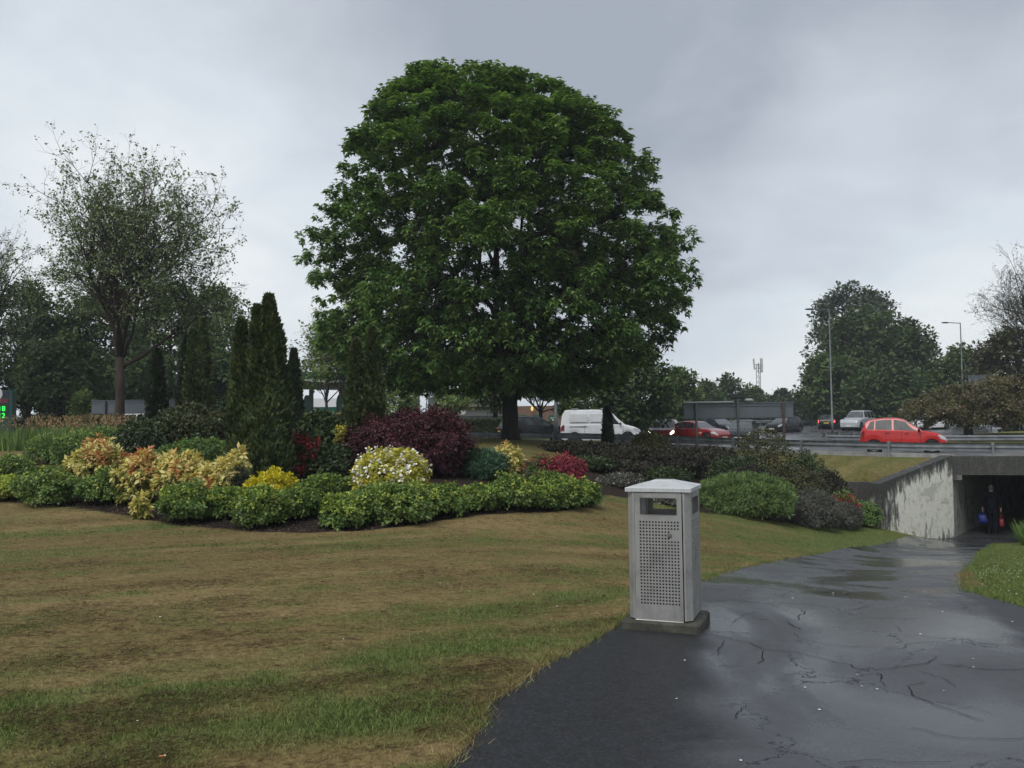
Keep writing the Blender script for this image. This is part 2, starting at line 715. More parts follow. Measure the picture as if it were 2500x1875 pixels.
def smooth_line(pts, step=0.12, jit=0.0, seed=0):
    pts = np.array(pts, float)
    s = np.concatenate([[0], np.cumsum(np.hypot(*np.diff(pts, axis=0).T))])
    u = np.arange(0, s[-1], step)
    x, y = np.interp(u, s, pts[:, 0]), np.interp(u, s, pts[:, 1])
    k = 7
    ker = np.ones(k) / k
    xp = np.convolve(np.pad(x, k // 2, 'edge'), ker, 'valid')
    yp = np.convolve(np.pad(y, k // 2, 'edge'), ker, 'valid')
    if jit:
        tx, ty = np.gradient(xp), np.gradient(yp)
        l = np.hypot(tx, ty) + 1e-9
        o = jit * fbm2(u, np.zeros_like(u) + 7.7, 1.6, 4, seed, 0.7)
        xp, yp = xp - ty / l * o, yp + tx / l * o
    return list(zip(xp.tolist(), yp.tolist()))


PATH_LS = smooth_line(PATH_L, 0.07, 0.10, 11)
PATH_RS = smooth_line(PATH_R, 0.10, 0.09, 12)
PATH_POLY = PATH_LS + PATH_RS
BED_FRONT = [(-60, 1075), (0, 1085), (110, 1092), (230, 1106), (340, 1127), (450, 1142), (560, 1150), (700, 1152), (850, 1142), (950, 1124), (1100, 1110), (1200, 1105), (1275, 1094), (1300, 1074)]
BED_POLY = smooth_line(hit_px(BED_FRONT), 0.15, 0.07, 5) + [(2.6, 24), (1.0, 25.5), (-4, 25), (-9, 23.5), (-11, 24), (-16, 22)]
BED2_POLY = [hit(x * K, y * K)[:2] for x, y in [(1285, 1066), (1390, 1078), (1500, 1106), (1600, 1114), (1700, 1130), (1800, 1141), (1890, 1140)]] + [(11.5, 29.2), (7, 31), (7.5, 34), (4.5, 37.5), (2.2, 36), (1.8, 29)]


_pf = Field(PATH_L + PATH_R, -24, 24, -6, 42, 0.1)
_bf1 = Field(BED_POLY, -24, 24, -6, 42, 0.1)
_bf2 = Field(BED2_POLY, -24, 24, -6, 42, 0.1)


def path_dist(x, y):
    return _pf(x, y)


def bed_dist(x, y):
    return np.minimum(_bf1(x, y), _bf2(x, y))


def lawn_mix(x, y):
    """green share and straw share of the raked lawn, from its own patches and rake lines"""
    a = rad(26)
    u = x * math.cos(a) + y * math.sin(a)
    v = -x * math.sin(a) + y * math.cos(a) + 0.35 * np.sin(u * 0.35)
    streak = fbm2(u * 0.16, v * 1.0, 1.0, 4, 21)
    streak2 = fbm2(u * 0.35, v * 2.6, 1.0, 3, 31)
    patch = fbm2(x, y, 0.55, 4, 41)
    edge = poly_dist(x, y, PATH_L, False)
    band = np.exp(-((edge - 0.95) / 0.65) ** 2)
    # the strip along the path was raked less and kept its grass
    fineg = fbm2(x, y, 2.3, 3, 46, 0.6)
    g = 0.43 + 0.80 * streak + 0.75 * streak2 + 0.40 * patch + 0.55 * fineg + 0.22 * band - 0.012 * np.clip(y - 8, 0, 10)
    g = g + 0.35 * sstep(3.0, 8.0, x) * (y > 10) + 0.45 * sstep(17, 26, y) * sstep(1.5, 5, x)
    far = (x > 4.5) & (y < 27)
    g = np.where(far & in_poly(x, y, [(4.2, 7), (4.8, 9), (9, 18), (14, 26.6), (30, 26), (30, 0)]), 0.95 + 0.2 * patch, g)
    st = 0.35 + 1.5 * fbm2(u * 0.3 + 9, v * 1.7, 1.0, 4, 51) + 0.75 * np.exp(-(edge / 0.22) ** 2)
    return np.clip(g, 0, 1), np.clip(st, 0, 1)


# sheet
def _axis(segs):
    out = [segs[0][0]]
    for a, b, s in segs:
        n = max(1, int(round((b - a) / s)))
        out.extend(np.linspace(a, b, n + 1)[1:].tolist())
    return np.array(out)


XS = _axis([(-450, -200, 50), (-200, -60, 20), (-60, -20, 3), (-20, -8, .35), (-8, 7, .135), (7, 18.5, .2), (18.5, 30, .8), (30, 70, 4), (70, 200, 20), (200, 450, 50)])
YS = _axis([(-60, -6, 9), (-6, 3, .6), (3, 18, .135), (18, 33, .2), (33, 46, .6), (46, 100, 4), (100, 300, 25), (300, 450, 50)])
gx, gy = np.meshgrid(XS, YS)
X_, Y_ = gx.ravel(), gy.ravel()
Z_ = ground_z(X_, Y_)
near = (np.abs(X_) < 22) & (Y_ < 40) & (Y_ > -5)
pd = path_dist(X_, Y_)
Z_ = Z_ - 0.05 * (1 - sstep(-0.12, 0.02, pd)) * (pd < 0.1)
lawn = near & (pd > 0)
fine = np.zeros_like(Z_)
m = near
fine[m] = 0.022 * fbm2(X_[m], Y_[m], 1.7, 4, 61, 0.6)
Z_ = Z_ + np.where(pd > 0.02, fine, 0)
bd = bed_dist(X_, Y_)
soil = np.where(near, 1 - sstep(-0.10, 0.05, bd + 0.10 * fbm2(X_, Y_, 2.1, 3, 71)), 0)
Z_ = Z_ - np.where(near, 0.03 * soil, 0)
gn, st = lawn_mix(X_, Y_)
gn = np.where(near, gn, 0.75)
tree_d = np.hypot(X_ - 0, Y_ - 33)
gn = np.where(near & (Y_ > 27) & (X_ < 4), 0.55 + 0.3 * fbm2(X_, Y_, 0.5, 3, 81), gn)
gn = np.where((X_ > 6.5) & (Y_ > 28) & (Y_ < 36), np.clip(0.62 + 0.5 * fbm2(X_, Y_, 0.9, 4, 91), 0, 1), gn)
ny, nx = gx.shape
ii = np.arange(ny * nx).reshape(ny, nx)
F_ = np.stack([ii[:-1, :-1].ravel(), ii[:-1, 1:].ravel(), ii[1:, 1:].ravel(), ii[1:, :-1].ravel()], 1)
# the underpass is open below the road
AXL = 24.0
_cor = [P0, P1, (P1[0] + AX[0] * AXL, P1[1] + AX[1] * AXL), (P0[0] + AX[0] * AXL, P0[1] + AX[1] * AXL)]
_corw = [(P0[0] - 0.12, P0[1] - 0.12), (P1[0] + 0.3, P1[1] - 0.2), (P1[0] + .3 + AX[0] * AXL, P1[1] + AX[1] * AXL), (P0[0] - .3 + AX[0] * AXL, P0[1] + AX[1] * AXL)]
inside = in_poly(X_, Y_, _corw) & (Y_ > P0[1] + (X_ - P0[0]) * PD[1] / PD[0] + 0.05)
F_ = F_[~inside[F_].any(axis=1)]


def grass_mat():
    t = NT('grass_ground')
    p = t.pos()
    n1 = t.noise(26, 5, 0.65, p)
    n2 = t.noise(3.1, 5, 0.6, p)
    n3 = t.noise(75, 3, 0.7, p)
    brown = t.ramp(n1, [(0.30, (0.058, 0.041, 0.017)), (0.5, (0.152, 0.114, 0.046)), (0.72, (0.25, 0.192, 0.080))])
    straw = t.ramp(n1, [(0.30, (0.16, 0.115, 0.05)), (0.7, (0.42, 0.32, 0.15))])
    green = t.ramp(n1, [(0.30, (0.045, 0.062, 0.018)), (0.5, (0.105, 0.135, 0.038)), (0.72, (0.165, 0.19, 0.062))])
    soil = t.ramp(t.noise(40, 5, 0.7, p), [(0.32, (0.008, 0.006, 0.005)), (0.52, (0.030, 0.022, 0.017)), (0.75, (0.085, 0.062, 0.047))])
    c = t.mix(t.math('MULTIPLY', t.attr('straw'), n2), brown, straw)
    gf = t.math('ADD', t.attr('green'), t.math('MULTIPLY', t.math('SUBTRACT', n2, 0.5), 0.9))
    gf = t.ramp(gf, [(0.22, 0.0), (0.98, 0.95)])
    c = t.mix(gf, c, green)
    clod = t.noise(7.5, 5, 0.7, t.mapv(p, (0.7, 1.5, 1.0), (0, 0, rad(-26))), 0.5)
    c = t.mix(1.0, c, t.ramp(clod, [(0.34, 0.42), (0.46, 0.95), (0.62, 1.12)]), 'MULTIPLY')
    c = t.mix(t.attr('soil'), c, soil)
    t.color(c)
    t.set(Roughness=0.95)
    t.b.inputs['Specular IOR Level'].default_value = 0.12
    h = t.math('ADD', t.math('MULTIPLY', n1, 0.8), t.math('MULTIPLY', n3, 0.5))
    t.bump(h, 0.9, 0.03)
    return t.m


M_GRASS = grass_mat()
me = mesh_np('ground', np.stack([X_, Y_, Z_], 1), F_)
attr(me, 'green', gn)
attr(me, 'straw', st)
attr(me, 'soil', soil)
tag(link('ground', me, M_GRASS, smooth=True), kind='structure', label='raked brown and green lawn and bank of the roundabout garden')


# ------------------------------------------------------------------ wet footpath
def asphalt_mat(name, base, lo, hi, zone=False):
    t = NT(name)
    p = t.pos()
    grit = t.noise(170, 3, 0.7, p)
    mid = t.noise(9, 5, 0.6, p)
    big = t.noise(0.75, 4, 0.55, t.mapv(p, (1.0, 0.55, 1), (0, 0, rad(-15))), 0.6)
    c = t.ramp(grit, [(0.3, tuple(x * 0.55 for x in base)), (0.55, base), (0.78, tuple(x * 1.75 for x in base))])
    c = t.mix(1.0, c, t.ramp(mid, [(0.3, 0.80), (0.7, 1.18)]), 'MULTIPLY')
    stone = t.noise(48, 4, 0.75, p)
    c = t.mix(1.0, c, t.ramp(stone, [(0.34, 0.55), (0.52, 1.0), (0.66, 1.75)]), 'MULTIPLY')
    wet = t.ramp(big, [(0.36, hi), (0.49, (lo + hi) / 2), (0.55, lo), (0.66, lo * 0.72)])
    rg = t.math('ADD', wet, t.math('MULTIPLY', t.math('SUBTRACT', mid, 0.5), 0.22))
    rg = t.math('ADD', rg, t.math('MULTIPLY', t.math('SUBTRACT', stone, 0.5), 0.30))
    bst = t.ramp(big, [(0.5, 0.30), (0.72, 0.10)])
    if zone:
        # crazed surface: a net of hairline cracks, only in worn stretches
        wv = t.n('ShaderNodeVectorMath', operation='MULTIPLY_ADD')
        wn = t.n('ShaderNodeTexNoise', i_Scale=1.7, i_Detail=7.0, i_Roughness=0.68)
        t.l(p, wn.inputs['Vector'])
        t.l(wn.outputs['Color'], wv.inputs[0])
        wv.inputs[1].default_value = (0.9, 0.9, 0.0)
        t.l(p, wv.inputs[2])
        vo = t.n('ShaderNodeTexVoronoi', feature='DISTANCE_TO_EDGE', i_Scale=1.0)
        t.l(t.mapv(wv.outputs[0], (0.75, 1.0, 0.0), (0, 0, rad(12))), vo.inputs['Vector'])
        worn = t.ramp(t.noise(0.9, 3, 0.5, t.mapv(p, loc=(4, 2, 0))), [(0.44, 0.0), (0.54, 1.0)])
        net = t.math('MULTIPLY', t.ramp(vo.outputs['Distance'], [(0.0012, 1.0), (0.0065, 0.0)]), worn)
        net = t.math('MULTIPLY', net, t.math('SUBTRACT', 1.0, t.attr('newer')))
        c = t.mix(net, c, (0.004, 0.004, 0.005))
        rg = t.math('ADD', rg, t.math('MULTIPLY', net, 0.5))
        z = t.attr('newer')
        c = t.mix(z, c, t.mix(1.0, c, (0.60, 0.60, 0.62), 'MULTIPLY'))
        rg = t.mix(z, rg, 0.58)
    t.color(c)
    t.l(rg, t.b.inputs['Roughness'])
    t.b.inputs['Specular IOR Level'].default_value = 0.55
    if zone:
        t.l(t.mix(t.attr('newer'), 0.55, 0.30), t.b.inputs['Specular IOR Level'])
    nd = t.n('ShaderNodeBump')
    nd.inputs['Distance'].default_value = 0.006
    t.l(bst, nd.inputs['Strength'])
    t.l(t.math('ADD', t.math('MULTIPLY', grit, 0.5), t.math('ADD', mid, t.math('MULTIPLY', stone, 0.8))), nd.inputs['Height'])
    t.l(nd.outputs[0], t.b.inputs['Normal'])
    return t.m


M_PATH = asphalt_mat('wet_path_asphalt', (0.037, 0.039, 0.042), 0.19, 0.50, True)
M_ROAD = asphalt_mat('wet_road_asphalt', (0.075, 0.077, 0.082), 0.25, 0.42)
M_CRACK = flat('crack_dark', (0.007, 0.007, 0.008), 0.8, spec=0.1)
L2 = np.array(smooth_line(PATH_L, 0.07, 0.10, 11))
bm = bmesh.new()
# rows across the path, between the two ragged edges
LS, RS = np.array(PATH_LS), np.array(PATH_RS)[::-1]


def resample(a, n):
    s = np.concatenate([[0], np.cumsum(np.hypot(*np.diff(a, axis=0).T))])
    u = np.linspace(0, s[-1], n)
    return np.stack([np.interp(u, s, a[:, 0]), np.interp(u, s, a[:, 1])], 1)


# cut both edges into matching stretches so the rows stay across the path
keysL = [(-2.2, -5), (-.5, 4.1), (.32, 6.5), (.9, 7.7), (2.58, 12.1), (4.5, 16.2), (9.86, 24.4), (14.5, 30.6)]
keysR = [(14, -5), (14, 4), (7.5, 5.8), (4.75, 8.3), (6.3, 12.6), (9.3, 17.9), (14.1, 26.3), (18.2, 31)]
rowsL, rowsR = [], []
for k in range(len(keysL) - 1):
    def cut(arr, a, b):
        i = int(np.argmin(np.hypot(arr[:, 0] - a[0], arr[:, 1] - a[1])))
        j = int(np.argmin(np.hypot(arr[:, 0] - b[0], arr[:, 1] - b[1])))
        return arr[i:j + 1]
    cl, cr = cut(LS, keysL[k], keysL[k + 1]), cut(RS, keysR[k], keysR[k + 1])
    n = max(8, int(max(len(cl) * 0.9, 10)))
    rowsL.append(resample(cl, n)[:-1])
    rowsR.append(resample(cr, n)[:-1])
rl, rr = np.concatenate(rowsL), np.concatenate(rowsR)
NC = 40
tt = np.linspace(0, 1, NC)[None, :, None]
pp = rl[:, None, :] * (1 - tt) + rr[:, None, :] * tt
px_, py_ = pp[..., 0].ravel(), pp[..., 1].ravel()


def path_z(x, y):
    x = np.asarray(x, float)
    y = np.asarray(y, float)
    pl = P0[1] + (x - P0[0]) * PD[1] / PD[0]
    z = np.where((y > pl - 0.5) & (x > P0[0] - 1.6), -2.24, ground_z(x, np.minimum(y, pl - 0.02)))
    return z + 0.006 * fbm2(np.asarray(x, float), np.asarray(y, float), 0.9, 3, 101)


inside_t = in_poly(px_, py_, _cor)
pz_ = path_z(px_, py_)

newer = 1 - sstep(-0.03, 0.03, px_ - (0.93 + (py_ - 4.36) * 0.207) + 0.05 * fbm2(px_, py_, 3, 3, 5))
newer *= 1 - sstep(7.3, 7.45, py_)
ns = 1 - sstep(0.0, 0.04, poly_dist(px_, py_, [(3.0, 4.6), (3.73, 6.46), (4.3, 8.0), (4.6, 9.0), (4.7, 9.7), (5.2, 9.6), (5.0, 7.6), (8, 5.5), (14, 3), (14, -2), (3, -2)]))
newer = np.clip(newer + ns * 0.75, 0, 1)
nr = len(rl)
ii = np.arange(nr * NC).reshape(nr, NC)
pf = np.stack([ii[:-1, :-1].ravel(), ii[:-1, 1:].ravel(), ii[1:, 1:].ravel(), ii[1:, :-1].ravel()], 1)
me = mesh_np('footpath', np.stack([px_, py_, pz_], 1), pf)
attr(me, 'newer', newer)
footpath = tag(link('footpath', me, M_PATH, smooth=True), kind='structure', label='wet cracked asphalt footpath curving down to the underpass')
bm.free()

CRACKS = [[(280, 860), (560, 910), (660, 965), (860, 975), (1090, 1030), (1170, 1050), (1220, 1085), (1330, 1085), (1400, 1075), (1500, 1055), (1620, 1045), (1690, 1005)],
          [(1690, 1035), (1800, 1050), (1900, 1075), (2040, 1085), (2212, 1080)],
          [(860, 890), (1010, 915), (1130, 930), (1290, 943), (1470, 945), (1520, 925), (1640, 915), (1760, 915)],
          [(830, 855), (880, 890)], [(270, 660), (560, 665), (740, 690), (990, 712), (1160, 715), (1290, 695)],
          [(890, 710), (890, 740), (850, 772)], [(795, 785), (830, 820), (870, 835)], [(640, 965), (645, 1010), (610, 1040)],
          [(410, 905), (385, 960), (375, 985)], [(1140, 615), (1185, 650), (1280, 690)], [(745, 640), (820, 595), (900, 600)], [(600, 610), (740, 630)],
          [(270, 585), (420, 590), (600, 608)], [(1500, 1170), (1540, 1230), (1680, 1280), (1850, 1340), (1980, 1385)], [(1520, 1170), (1620, 1155)],
          [(1575, 1090), (1740, 1130), (1815, 1185)], [(1340, 1145), (1405, 1180)], [(1540, 1420), (1700, 1470), (1850, 1495), (2212, 1505)],
          [(1100, 1640), (1250, 1625), (1500, 1630), (1800, 1640)], [(400, 497), (700, 515), (850, 525), (1000, 515)], [(1440, 815), (1480, 845)],
          [(540, 1290), (490, 1340), (480, 1380)], [(1330, 1090), (1370, 1115), (1360, 1145)], [(1230, 455), (1280, 435)], [(1140, 550), (1230, 495), (1300, 515)],
          [(560, 440), (900, 470)], [(1150, 720), (1240, 700), (1300, 680)], [(450, 800), (530, 750), (600, 720)], [(760, 400), (1100, 410)], [(1700, 590), (1860, 612)], [(1740, 530), (1810, 545)]]
WIDE = {0: .011, 1: .014, 2: .010, 6: .013, 7: .014, 13: .013, 5: .014, 22: .016, 4: .010}
rnd = random.Random(3)
for ci, cr_ in enumerate(CRACKS):
    pts = []
    for (cx, cy) in cr_:
        hx, hy, _ = hit(1600 + cx * 0.4069, 1200 + cy * 0.4069)
        pts.append((hx, hy))
    arr = resample(np.array(pts), max(8, int(30 * sum(math.dist(pts[i], pts[i + 1]) for i in range(len(pts) - 1)))))
    jx = 0.06 * fbm2(arr[:, 0], arr[:, 1], 5.5, 5, 200 + ci, 0.8)
    arr = arr + np.stack([jx, 0.06 * fbm2(arr[:, 1], arr[:, 0], 5.5, 5, 300 + ci, 0.8)], 1)
    tx, ty = np.gradient(arr[:, 0]), np.gradient(arr[:, 1])
    l = np.hypot(tx, ty) + 1e-9
    wd = WIDE.get(ci, 0.008) * 0.38 * (0.5 + 0.7 * np.abs(fbm2(arr[:, 0], arr[:, 1], 9, 3, 400 + ci)))
    wd[0] = wd[-1] = 0.001
    a_ = arr + np.stack([-ty / l * wd, tx / l * wd], 1)
    b_ = arr - np.stack([-ty / l * wd, tx / l * wd], 1)
    allp = np.concatenate([a_, b_])
    z = path_z(allp[:, 0], allp[:, 1]) + 0.005
    n = len(arr)
    me = mesh_np('crack', np.column_stack([allp, z]), np.array([(i, i + n, i + n + 1, i + 1) for i in range(n - 1)]))
    link('crack', me, M_CRACK, footpath)

# ------------------------------------------------------------------ road round the garden
rx = np.concatenate([np.linspace(-66, -25, 24), np.linspace(-24, 30, 110), np.linspace(31, 110, 30)])
yn = rail_y(rx) + 0.25
yf = np.interp(rx, [-66, -20, 6, 12, 30, 110], [34, 54, 56, 105, 125, 135])
tt = np.linspace(0, 1, 40)[None, :] ** 1.4
ry = yn[:, None] + (yf - yn)[:, None] * tt
rxx = np.repeat(rx[:, None], 40, 1)
rz = road_z(rxx, ry)
ii = np.arange(rxx.size).reshape(rxx.shape)
rf = np.stack([ii[:-1, :-1].ravel(), ii[1:, :-1].ravel(), ii[1:, 1:].ravel(), ii[:-1, 1:].ravel()], 1)
tag(link('road', mesh_np('road', np.stack([rxx.ravel(), ry.ravel(), rz.ravel()], 1), rf), M_ROAD, smooth=True), kind='structure', label='wet grey roundabout road behind the crash barrier')

M_KERB = flat('kerb_concrete', (0.28, 0.28, 0.27), 0.8, var=0.25, vscale=3, bump=0.3)


def strip(name, xs, off, w, z0, z1, mat, label):
    b = MB()
    rings = []
    for x in xs:
        y = float(rail_y(x)) + off
        z = float(road_z(x, y))
        rings.append([(x, y, z + z0), (x, y + w, z + z0), (x, y + w, z + z1), (x, y, z + z1)])
    b.rings(rings, True, True)
    return tag(b.build(name, mat), kind='structure', label=label)


strip('kerb', np.linspace(-40, 15.2, 90), 0.12, 0.13, -0.15, 0.085, M_KERB, 'concrete kerb along the garden side of the road')
# white edge lines and lane dashes
M_LINE = flat('road_paint', (0.62, 0.62, 0.60), 0.6, var=0.25)
for k in range(16):
    b = MB()
    x0 = -20 + k * 3.4
    rings = []
    for x in np.linspace(x0, x0 + 1.7, 5):
        y = float(rail_y(x)) + 4.4
        z = float(road_z(x, y)) + 0.004
        rings.append([(x, y, z), (x, y + 0.12, z)])
    b.rings(rings, closed=False)
    tag(b.build('road_marking', M_LINE), kind='structure', label='white lane dash on the roundabout road')

# ------------------------------------------------------------------ underpass
def stained(name, paint, amount):
    t = NT(name)
    p = t.objc()
    pz = t.n('ShaderNodeSeparateXYZ')
    t.l(p, pz.inputs[0])
    drip = t.noise(3.0, 6, 0.68, t.mapv(p, (2.6, 2.6, 0.45)))
    blot = t.noise(1.6, 6, 0.62, p, 0.8)
    fine_ = t.noise(18, 5, 0.7, p)
    c = t.ramp(fine_, [(0.3, tuple(x * 0.8 for x in paint)), (0.7, tuple(min(1, x * 1.1) for x in paint))])
    patch_ = t.ramp(blot, [(0.56, 0.0), (0.585, 1.0)])
    c = t.mix(t.math('MULTIPLY', patch_, 0.8), c, tuple(x * 0.62 for x in paint))
    dirt = t.ramp(t.noise(5.5, 6, 0.7, t.mapv(p, (1, 1, 0.6))), [(0.50, 0.0), (0.68, 0.40)])
    c = t.mix(dirt, c, (0.20, 0.19, 0.13))
    s = t.math('ADD', t.math('MULTIPLY', drip, 1.0), t.math('MULTIPLY', blot, 0.45))
    s = t.math('ADD', s, t.attr('mould'))
    k = t.ramp(s, [(0.82 - amount, 0.0), (0.90 - amount, 0.72), (1.10 - amount, 1.0)])
    mould = t.ramp(fine_, [(0.3, (0.018, 0.019, 0.018)), (0.7, (0.075, 0.075, 0.068))])
    t.color(t.mix(k, c, mould))
    t.set(Roughness=0.85)
    t.bump(t.math('ADD', fine_, t.math('MULTIPLY', blot, 0.5)), 0.35, 0.02)
    return t.m


M_WING = stained('painted_wall_mould', (0.74, 0.73, 0.65), 0.03)
M_DARKC = stained('mouldy_concrete', (0.15, 0.145, 0.13), 0.14)
M_TUNW = stained('tunnel_wall', (0.36, 0.36, 0.32), -0.05)
M_TUNF = flat('tunnel_floor', (0.05, 0.05, 0.052), 0.55, var=0.3)


def wall_grid(A, B, za0, za1, zb0, zb1, thick, nx_=40, nz_=24, mould=None):
    """upright wall A->B, bottom/top heights at both ends, thickness to the left of A->B"""
    A, B = Vector((A[0], A[1], 0)), Vector((B[0], B[1], 0))
    d = (B - A).normalized()
    nrm = Vector((-d.y, d.x, 0))
    vs, fs, mv = [], [], []
    for side in (0, 1):
        for i in range(nx_ + 1):
            u = i / nx_
            for j in range(nz_ + 1):
                w = j / nz_
                z = (za0 + (zb0 - za0) * u) * (1 - w) + (za1 + (zb1 - za1) * u) * w
                q = A + (B - A) * u + nrm * (thick * side)
                vs.append((q.x, q.y, z))
                mv.append(mould(u, w) if mould else 0.0)
    N = (nx_ + 1) * (nz_ + 1)
    for side in (0, 1):
        for i in range(nx_):
            for j in range(nz_):
                a = side * N + i * (nz_ + 1) + j
                q = (a, a + nz_ + 1, a + nz_ + 2, a + 1)
                fs.append(q if side == 0 else q[::-1])
    for i in range(nx_):
        a, b = i * (nz_ + 1) + nz_, (i + 1) * (nz_ + 1) + nz_
        fs.append((a, b, b + N, a + N))
        a, b = i * (nz_ + 1), (i + 1) * (nz_ + 1)
        fs.append((b, a, a + N, b + N))
    for j in range(nz_):
        a = j
        fs.append((a, a + 1, a + 1 + N, a + N))
        a = nx_ * (nz_ + 1) + j
        fs.append((a + 1, a, a + N, a + 1 + N))
    me = bpy.data.meshes.new('wall')
    me.from_pydata(vs, [], fs)
    me.update()
    attr(me, 'mould', mv)
    return me


ZL, ZF, ZT = -0.15, -2.24, 0.47        # lintel underside, floor, deck top
under = thing('underpass', 'concrete pedestrian underpass below the road, right edge', 'underpass', (P0[0], P0[1], ZF))


def upart(name, me, mat):
    for v in me.vertices:
        v.co -= Vector((P0[0], P0[1], ZF))
    return link(name, me, mat, under)


wing = wall_grid(WG0, P0, -3.0, -0.30, -3.0, 0.50, 0.42, 60, 40,
                 lambda u, w: 0.34 * max(0, (w - 0.80) / 0.2) + 0.22 * max(0, 1 - u / 0.35) + 0.25 * max(0, (0.42 - w) / 0.15) * (0.3 + 0.7 * u) * 0.6 - 0.22 * math.exp(-((u - 0.72) / 0.22) ** 2 - ((w - 0.62) / 0.22) ** 2))
upart('wing_wall', wing, M_WING)['label'] = 'sloping wing wall with flaking white paint and black mould'
fas = wall_grid((P0[0] + PD[0] * 0.002, P0[1] + PD[1] * 0.002), (P0[0] + PD[0] * 12, P0[1] + PD[1] * 12), ZL, ZT, ZL, ZT, 0.35, 60, 12, lambda u, w: 0.22)
upart('lintel', fas, M_DARKC)['label'] = 'dark stained concrete lintel above the underpass mouth'
E0 = (P0[0] + AX[0] * AXL, P0[1] + AX[1] * AXL)
E1 = (P1[0] + AX[0] * AXL, P1[1] + AX[1] * AXL)
q0 = (P0[0] + AX[0] * 0.02, P0[1] + AX[1] * 0.02)
upart('tunnel_wall', wall_grid(q0, E0, -3, ZL - 0.003, -3, ZL - 0.003, 0.35, 50, 10, lambda u, w: 0.1), M_TUNW)
upart('tunnel_wall', wall_grid(E1, P1, -3, ZL - 0.003, -3, ZL - 0.003, 0.35, 50, 10, lambda u, w: 0.1), M_TUNW)
upart('unseen_end_cap', wall_grid((E0[0], E0[1]), (E1[0], E1[1]), -3, 0.2, -3, 0.2, 0.3, 6, 6, lambda u, w: 0.1), M_TUNW)  # added cap, out of view, keeps daylight out of the far end


def slab(pts, z0, z1):
    b = MB()
    b.rings([[(x, y, z0) for x, y in pts], [(x, y, z1) for x, y in pts]], True, True)
    return b.mesh('slab')


o_ = 0.36
roof = [(P0[0] - 0.3 + AX[0] * o_, P0[1] + AX[1] * o_), (P1[0] + 0.3 + AX[0] * o_, P1[1] + AX[1] * o_), (E1[0] + 0.3, E1[1]), (E0[0] - 0.3, E0[1])]
upart('roof_slab', slab(roof, ZL + 0.003, 0.30), M_DARKC)
upart('tunnel_floor', slab([(P0[0] - .2, P0[1] - 0.02), (P1[0] + .2, P1[1] + 0.02), (E1[0], E1[1]), (E0[0], E0[1])], ZF - 0.3, ZF - 0.004), M_TUNF)
upart('bracket', MB().box((P0[0] + PD[0] * 0.16 + 0.02, P0[1] + PD[1] * 0.16 + 0.05, ZL - 0.09), (0.26, 0.14, 0.17), rz=rad(-20)).mesh(), M_DARKC)
# far wing on the other side of the mouth
upart('wing_wall', wall_grid(P1, (P1[0] + 2.9, P1[1] - 3.1), -3.0, 0.46, -3.0, -0.6, 0.34, 30, 20, lambda u, w: 0.15), M_WING)
# deck edge between the lintel and the rail
deck = []
for s in np.linspace(0, 12, 20):
    deck.append((P0[0] + PD[0] * s, P0[1] + PD[1] * s + 0.33))
b = MB()
rings = []
for (x, y) in deck:
    yb = float(rail_y(x)) + 0.30
    yb = max(yb, y + 0.05)
    rings.append([(x, y, ZT - 0.025), (x, yb, float(road_z(x, yb)) + 0.004)])
b.rings(rings, closed=False)
upart('deck_edge', b.mesh(), M_ROAD)

rw = thing('retaining_wall', 'low dark concrete retaining wall behind the shrubs, left of the underpass', 'wall', (RT0[0], RT0[1], -0.4))
me = wall_grid(RT0, RT1, -2.4, -0.36, -2.4, -0.33, 0.42, 30, 10, lambda u, w: 0.25)
for v in me.vertices:
    v.co -= Vector((RT0[0], RT0[1], -0.4))
link('wall', me, M_DARKC, rw)

# ------------------------------------------------------------------ crash barriers
def galv(name, c=(0.42, 0.44, 0.46)):
    t = NT(name)
    p = t.objc()
    n1 = t.noise(2.2, 5, 0.65, p)
    n2 = t.noise(30, 4, 0.6, p)
    c0 = t.ramp(n1, [(0.3, tuple(x * 0.55 for x in c)), (0.6, c), (0.8, tuple(x * 1.15 for x in c))])
    t.color(t.mix(t.ramp(n2, [(0.62, 0.0), (0.8, 0.5)]), c0, (0.12, 0.11, 0.10)))
    t.set(Metallic=0.55, Roughness=0.5)
    return t.m


M_GALV = galv('galvanised_steel', (0.31, 0.33, 0.35))
M_GALVD = galv('weathered_galvanised_post', (0.27, 0.29, 0.29))
WPROF = [(0.0, 0.155), (0.035, 0.15), (0.08, 0.115), (0.08, 0.07), (0.02, 0.03), (0.02, -0.03), (0.08, -0.07), (0.08, -0.115), (0.035, -0.15), (0.0, -0.155)]


